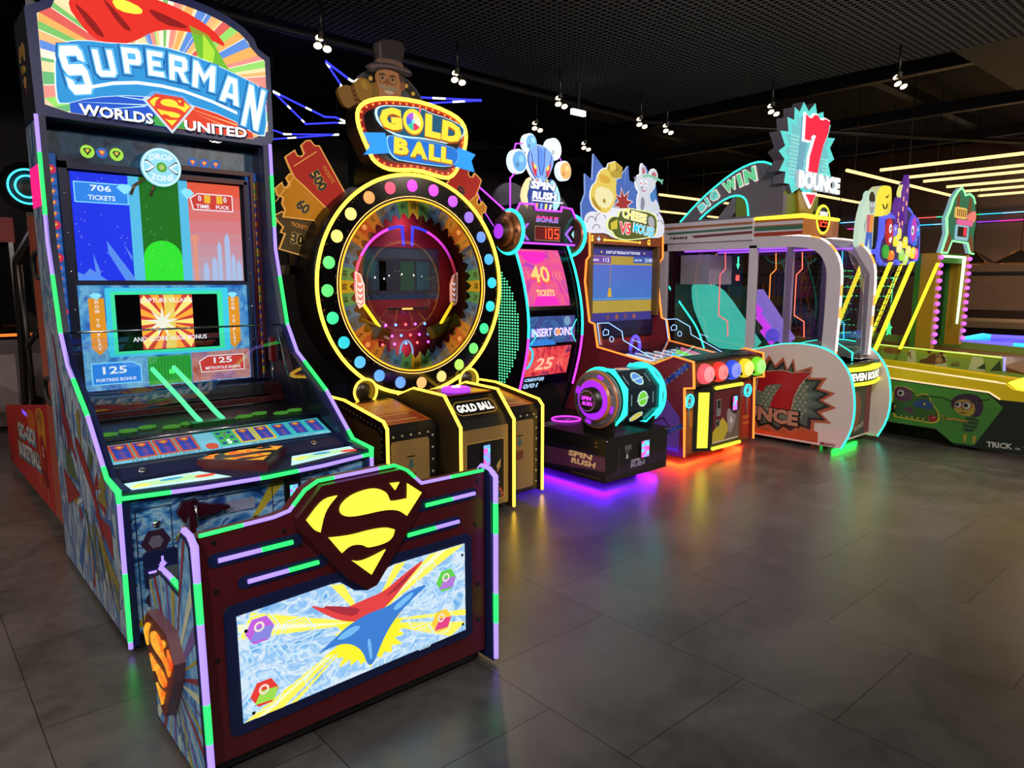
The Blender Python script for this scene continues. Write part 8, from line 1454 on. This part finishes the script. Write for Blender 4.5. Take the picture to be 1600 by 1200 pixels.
# ================================================================== red basketball game behind the navy one
Q = thing('arcade_machine', (1.3, 5.8, 0), 'red basketball game with orange player print behind the tall navy game, far left', 'arcade machine')
RDM = m('basket_red', '8c1a1c', r=.4); WNE = m('basket_wine', '84402f', r=.4); OR2 = m('basket_orange', '9a4a14', r=.4)
for x0, x1, s in ((.66, .69, 1), (1.87, 1.90, 0)):
    sp = MB(); sp.prism(SX(0), [(4.86, .10), (6.94, .06), (6.96, .53), (4.87, .80)], -x1, -x0, RDM)
    if s:
        g = SX(x0); sp.flat(g, circ(6.25, .36, .24, 24, .17), .001, m('ball_print_rust', '7a2a12')); sp.flat(g, smooth([(5.75, .655), (5.5, .69), (5.35, .64), (5.45, .48), (5.7, .5)], 1), .001, OR2); sp.flat(g, smooth([(5.5, .36), (5.35, .34), (5.28, .16), (5.4, .14)], 1), .001, m('flame_orange', '8a3c10'))
        # cartoon player in a red jersey
        skn = m('player_skin', '8a5428', r=.4); hr = m('player_hair', '9a6a1c', r=.4)
        sp.flat(g, smooth([(5.35, .71), (5.30, .64), (5.28, .50), (5.05, .44), (4.98, .60), (5.0, .74), (5.15, .75)], 1), .0015, hr); sp.flat(g, smooth([(5.28, .71), (5.20, .73), (5.10, .72), (5.08, .65), (5.16, .58), (5.26, .62)], 1), .002, skn)
        sp.flat(g, smooth([(5.22, .56), (5.12, .57), (5.05, .50), (5.06, .32), (5.2, .32), (5.25, .45)], 1), .0025, m('player_jersey', '7c1216', r=.4)); sp.flat(g, smooth([(5.24, .33), (5.05, .33), (5.03, .22), (5.22, .24)], 1), .0028, m('player_shorts', '5c0e14', r=.4))
        for a in (5.20, 5.07): sp.flat(g, [(a + .03, .24), (a - .02, .24), (a - .015, .14), (a + .02, .14)], .002, skn)
        sp.flat(g, smooth([(5.25, .52), (5.22, .40), (5.28, .28), (5.31, .30), (5.27, .42), (5.29, .50)], 1), .003, skn); sp.text(g, '2', 5.14, .46, .07, .003, WPL, bold=.03)
        for a in (5.23, 5.14): sp.flat(g, circ(a, .68, .014, 8), .003, BLK)
        LB = m('basket_letter_blue', '4a7c98', r=.4); LWh = m('basket_letter_pale', 'a0a4a8', r=.4)
        for st, y, z, w in (('GO-GO!', 5.83, .475, .86), ('BASKETBALL', 5.80, .325, 1.06)): sp.text(g, st, y + .0, z - .012, .135, .003, LB, w=w, bold=.07, rot=4); sp.text(g, st, y, z, .115, .004, LWh, w=w * .97, bold=.04, rot=4)
    part('side_panel', sp, Q, 'red side panel with player print' if s else None)
part('floor_base', MB().box(.72, 1.85, 4.9, 6.85, 0, .10, BLK), Q)
part('ramp', MB().prism(SX(0), [(4.87, .77), (6.92, .50), (6.92, .12), (4.87, .12)], -1.87, -.69, m('ramp_dark', '2a1a1c', r=.3)), Q)
part('back_panel', MB().prism(SX(0), [(4.62, .10), (4.62, 1.86), (4.66, 1.91), (4.90, 1.94), (4.92, 1.86), (4.86, .9), (4.86, .10)], -1.90, -.66, WNE), Q, 'tall wine coloured back panel')
for x in (.685, 1.875): part('cage_frame', MB().tube([(x, 4.93, 1.83), (x, 5.72, 1.68), (x, 5.95, .70), (x, 6.0, .66)], .022, BLK).tube([(x, 5.6, 1.66), (x, 5.55, .74)], .018, BLK).tube([(x, 4.95, 1.28), (x, 5.56, 1.12)], .018, BLK), Q, 'black cage frame')
part('cage_edge', MB().box(.67, .70, 4.93, 4.95, 1.82, 1.86, CHR).tube([(.672, 4.93, 1.85), (.672, 5.73, 1.70)], .012, m('edge_lilac_grey', '7a7090', r=.3)), Q)
part('cage_pane', MB().add([(.685, 4.93, 1.83), (.685, 5.72, 1.68), (.685, 5.93, .74), (.685, 4.9, .84)], [(0, 1, 2, 3)], mglass('cage_pane', (.55, .5, .5), .8)), Q)
part('hoop', MB().tube([(1.36 + .2 * math.cos(R(a)), 5.2 + .2 * math.sin(R(a)), 1.45) for a in range(0, 360, 20)], .015, m('hoop_orange', 'a8481c', r=.4), closed=True).box(1.0, 1.72, 4.94, 4.96, 1.4, 1.85, m('hoop_board', '6a6468')), Q)
for z, y in ((.66, 5.95),): part('corner_light', MB().box(.66, .70, 5.75, 5.98, .60, .63, m('corner_violet', (.15, .08, .9), 1.5)), Q)
for i, (x, y) in enumerate(((.95, 5.2), (1.25, 5.5), (1.6, 5.3))):
    z = .78 - (y - 4.87) * .132 + .107; x += .04; y += .24; solo('basketball', MB().ball((x, y, z), .11, m('basketball_orange', '9a4c1c', r=.6), 14), (x, y, z), ['leftmost basketball on the ramp of the red basketball game', 'middle basketball, lowest on the ramp of the red basketball game', 'rightmost basketball on the ramp of the red basketball game'][i], 'basketball', 'basketballs on the ramp')
Q.location += Vector((.04, .24, 0))
# ================================================================== dim machines farther back on the left
Z = thing('arcade_machine', (.55, 9.3, 0), 'dim claw machine with a red header far back at the left edge', 'arcade machine')
part('base', MB().box(-.1, 1.1, 9.0, 10.0, .05, .95, m('claw_base_grey', '5a5458', r=.4)).rect(FY(9.0), 0, 1.0, .2, .8, .002, m('claw_panel_pale', '8a8488')), Z); part('foot', MB().box(0, 1, 9.1, 9.9, 0, .05, RUB), Z)
part('header', MB().box(-.1, 1.1, 9.0, 10.0, 1.95, 2.2, RDM), Z, 'red header'); part('cabin_pane', MB().box(-.08, 1.08, 9.02, 9.98, .95, 1.95, mglass('claw_pane', (.7, .7, .75), 1)), Z)
for x in (-.08, 1.04): part('post', MB().box(x, x + .04, 9.0, 9.04, .95, 1.95, CHR), Z)
part('orange_light', MB().tube([(-.05, 8.99, 1.0), (1.05, 8.99, 1.0)], .02, m('neon_dim_orange', (1, .22, .03), 1.2)), Z, 'dim orange light line'); part('toys', MB().ball((.3, 9.5, 1.1), .15, m('toy_cream', '8a7c68', r=.8), 10).ball((.65, 9.5, 1.08), .13, m('toy_rose', '8a4a58', r=.8), 10).ball((.5, 9.7, 1.25), .14, m('toy_blue', '3a5a8a', r=.8), 10), Z)
t = thing('air_hockey_table', (.1, 7.4, 0), 'small white table edge at the far left behind the basketball game', 'game table')
part('table_top', MB().prism(TZ(.74), [(-.6, 7.0), (.32, 7.0), (.32, 8.2), (-.6, 8.2)], 0, .10, m('table_white', '8a8a94', r=.3)), t); part('table_bed', MB().box(-.55, .27, 7.05, 8.15, .84, .845, m('table_bed_dark', '1c2026', r=.3)), t); part('pedestal', MB().box(-.4, .15, 7.2, 8.0, 0, .74, BLK), t)
# grey cut-out back of a machine in the next row
t = thing('arcade_machine', (5.4, 6.0, 0), 'dark machine in the next row showing a grey scalloped back board', 'arcade machine')
part('back_board', MB().prism(FY(5.9), smooth([(4.9, 1.2), (4.9, 2.35), (5.0, 2.55), (5.2, 2.62), (5.38, 2.55), (5.5, 2.62), (5.7, 2.50), (5.85, 2.58), (6.1, 2.40), (6.2, 2.1), (6.2, 1.2)], 2), -.04, 0, m('board_back_grey', '5a5664', r=.5)), t, 'grey scalloped board'); part('cabinet', MB().box(4.95, 6.15, 5.6, 6.6, .05, 1.6, m('cabinet_wine_dark', '3a1420', r=.4)), t); part('foot', MB().box(5.0, 6.1, 5.7, 6.5, 0, .05, RUB), t)
# hanging dark fabric bird shapes and a gold cone behind the sevens, far right
solo('hanging_canopy', MB().add([(12.0, 5.6, 1.9), (13.6, 5.0, 1.9), (13.2, 6.8, 1.9), (12.8, 5.8, 2.55)], [(0, 1, 3), (1, 2, 3), (2, 0, 3), (0, 2, 1)], m('canopy_olive', '3a3410', r=.6)).tube([(12.8, 5.8, 2.55), (12.8, 5.8, 4.5)], .008, BLK, n=5), (12.8, 5.8, 2.2), 'olive tent-shaped canopy hanging behind the glass game roof', 'canopy')
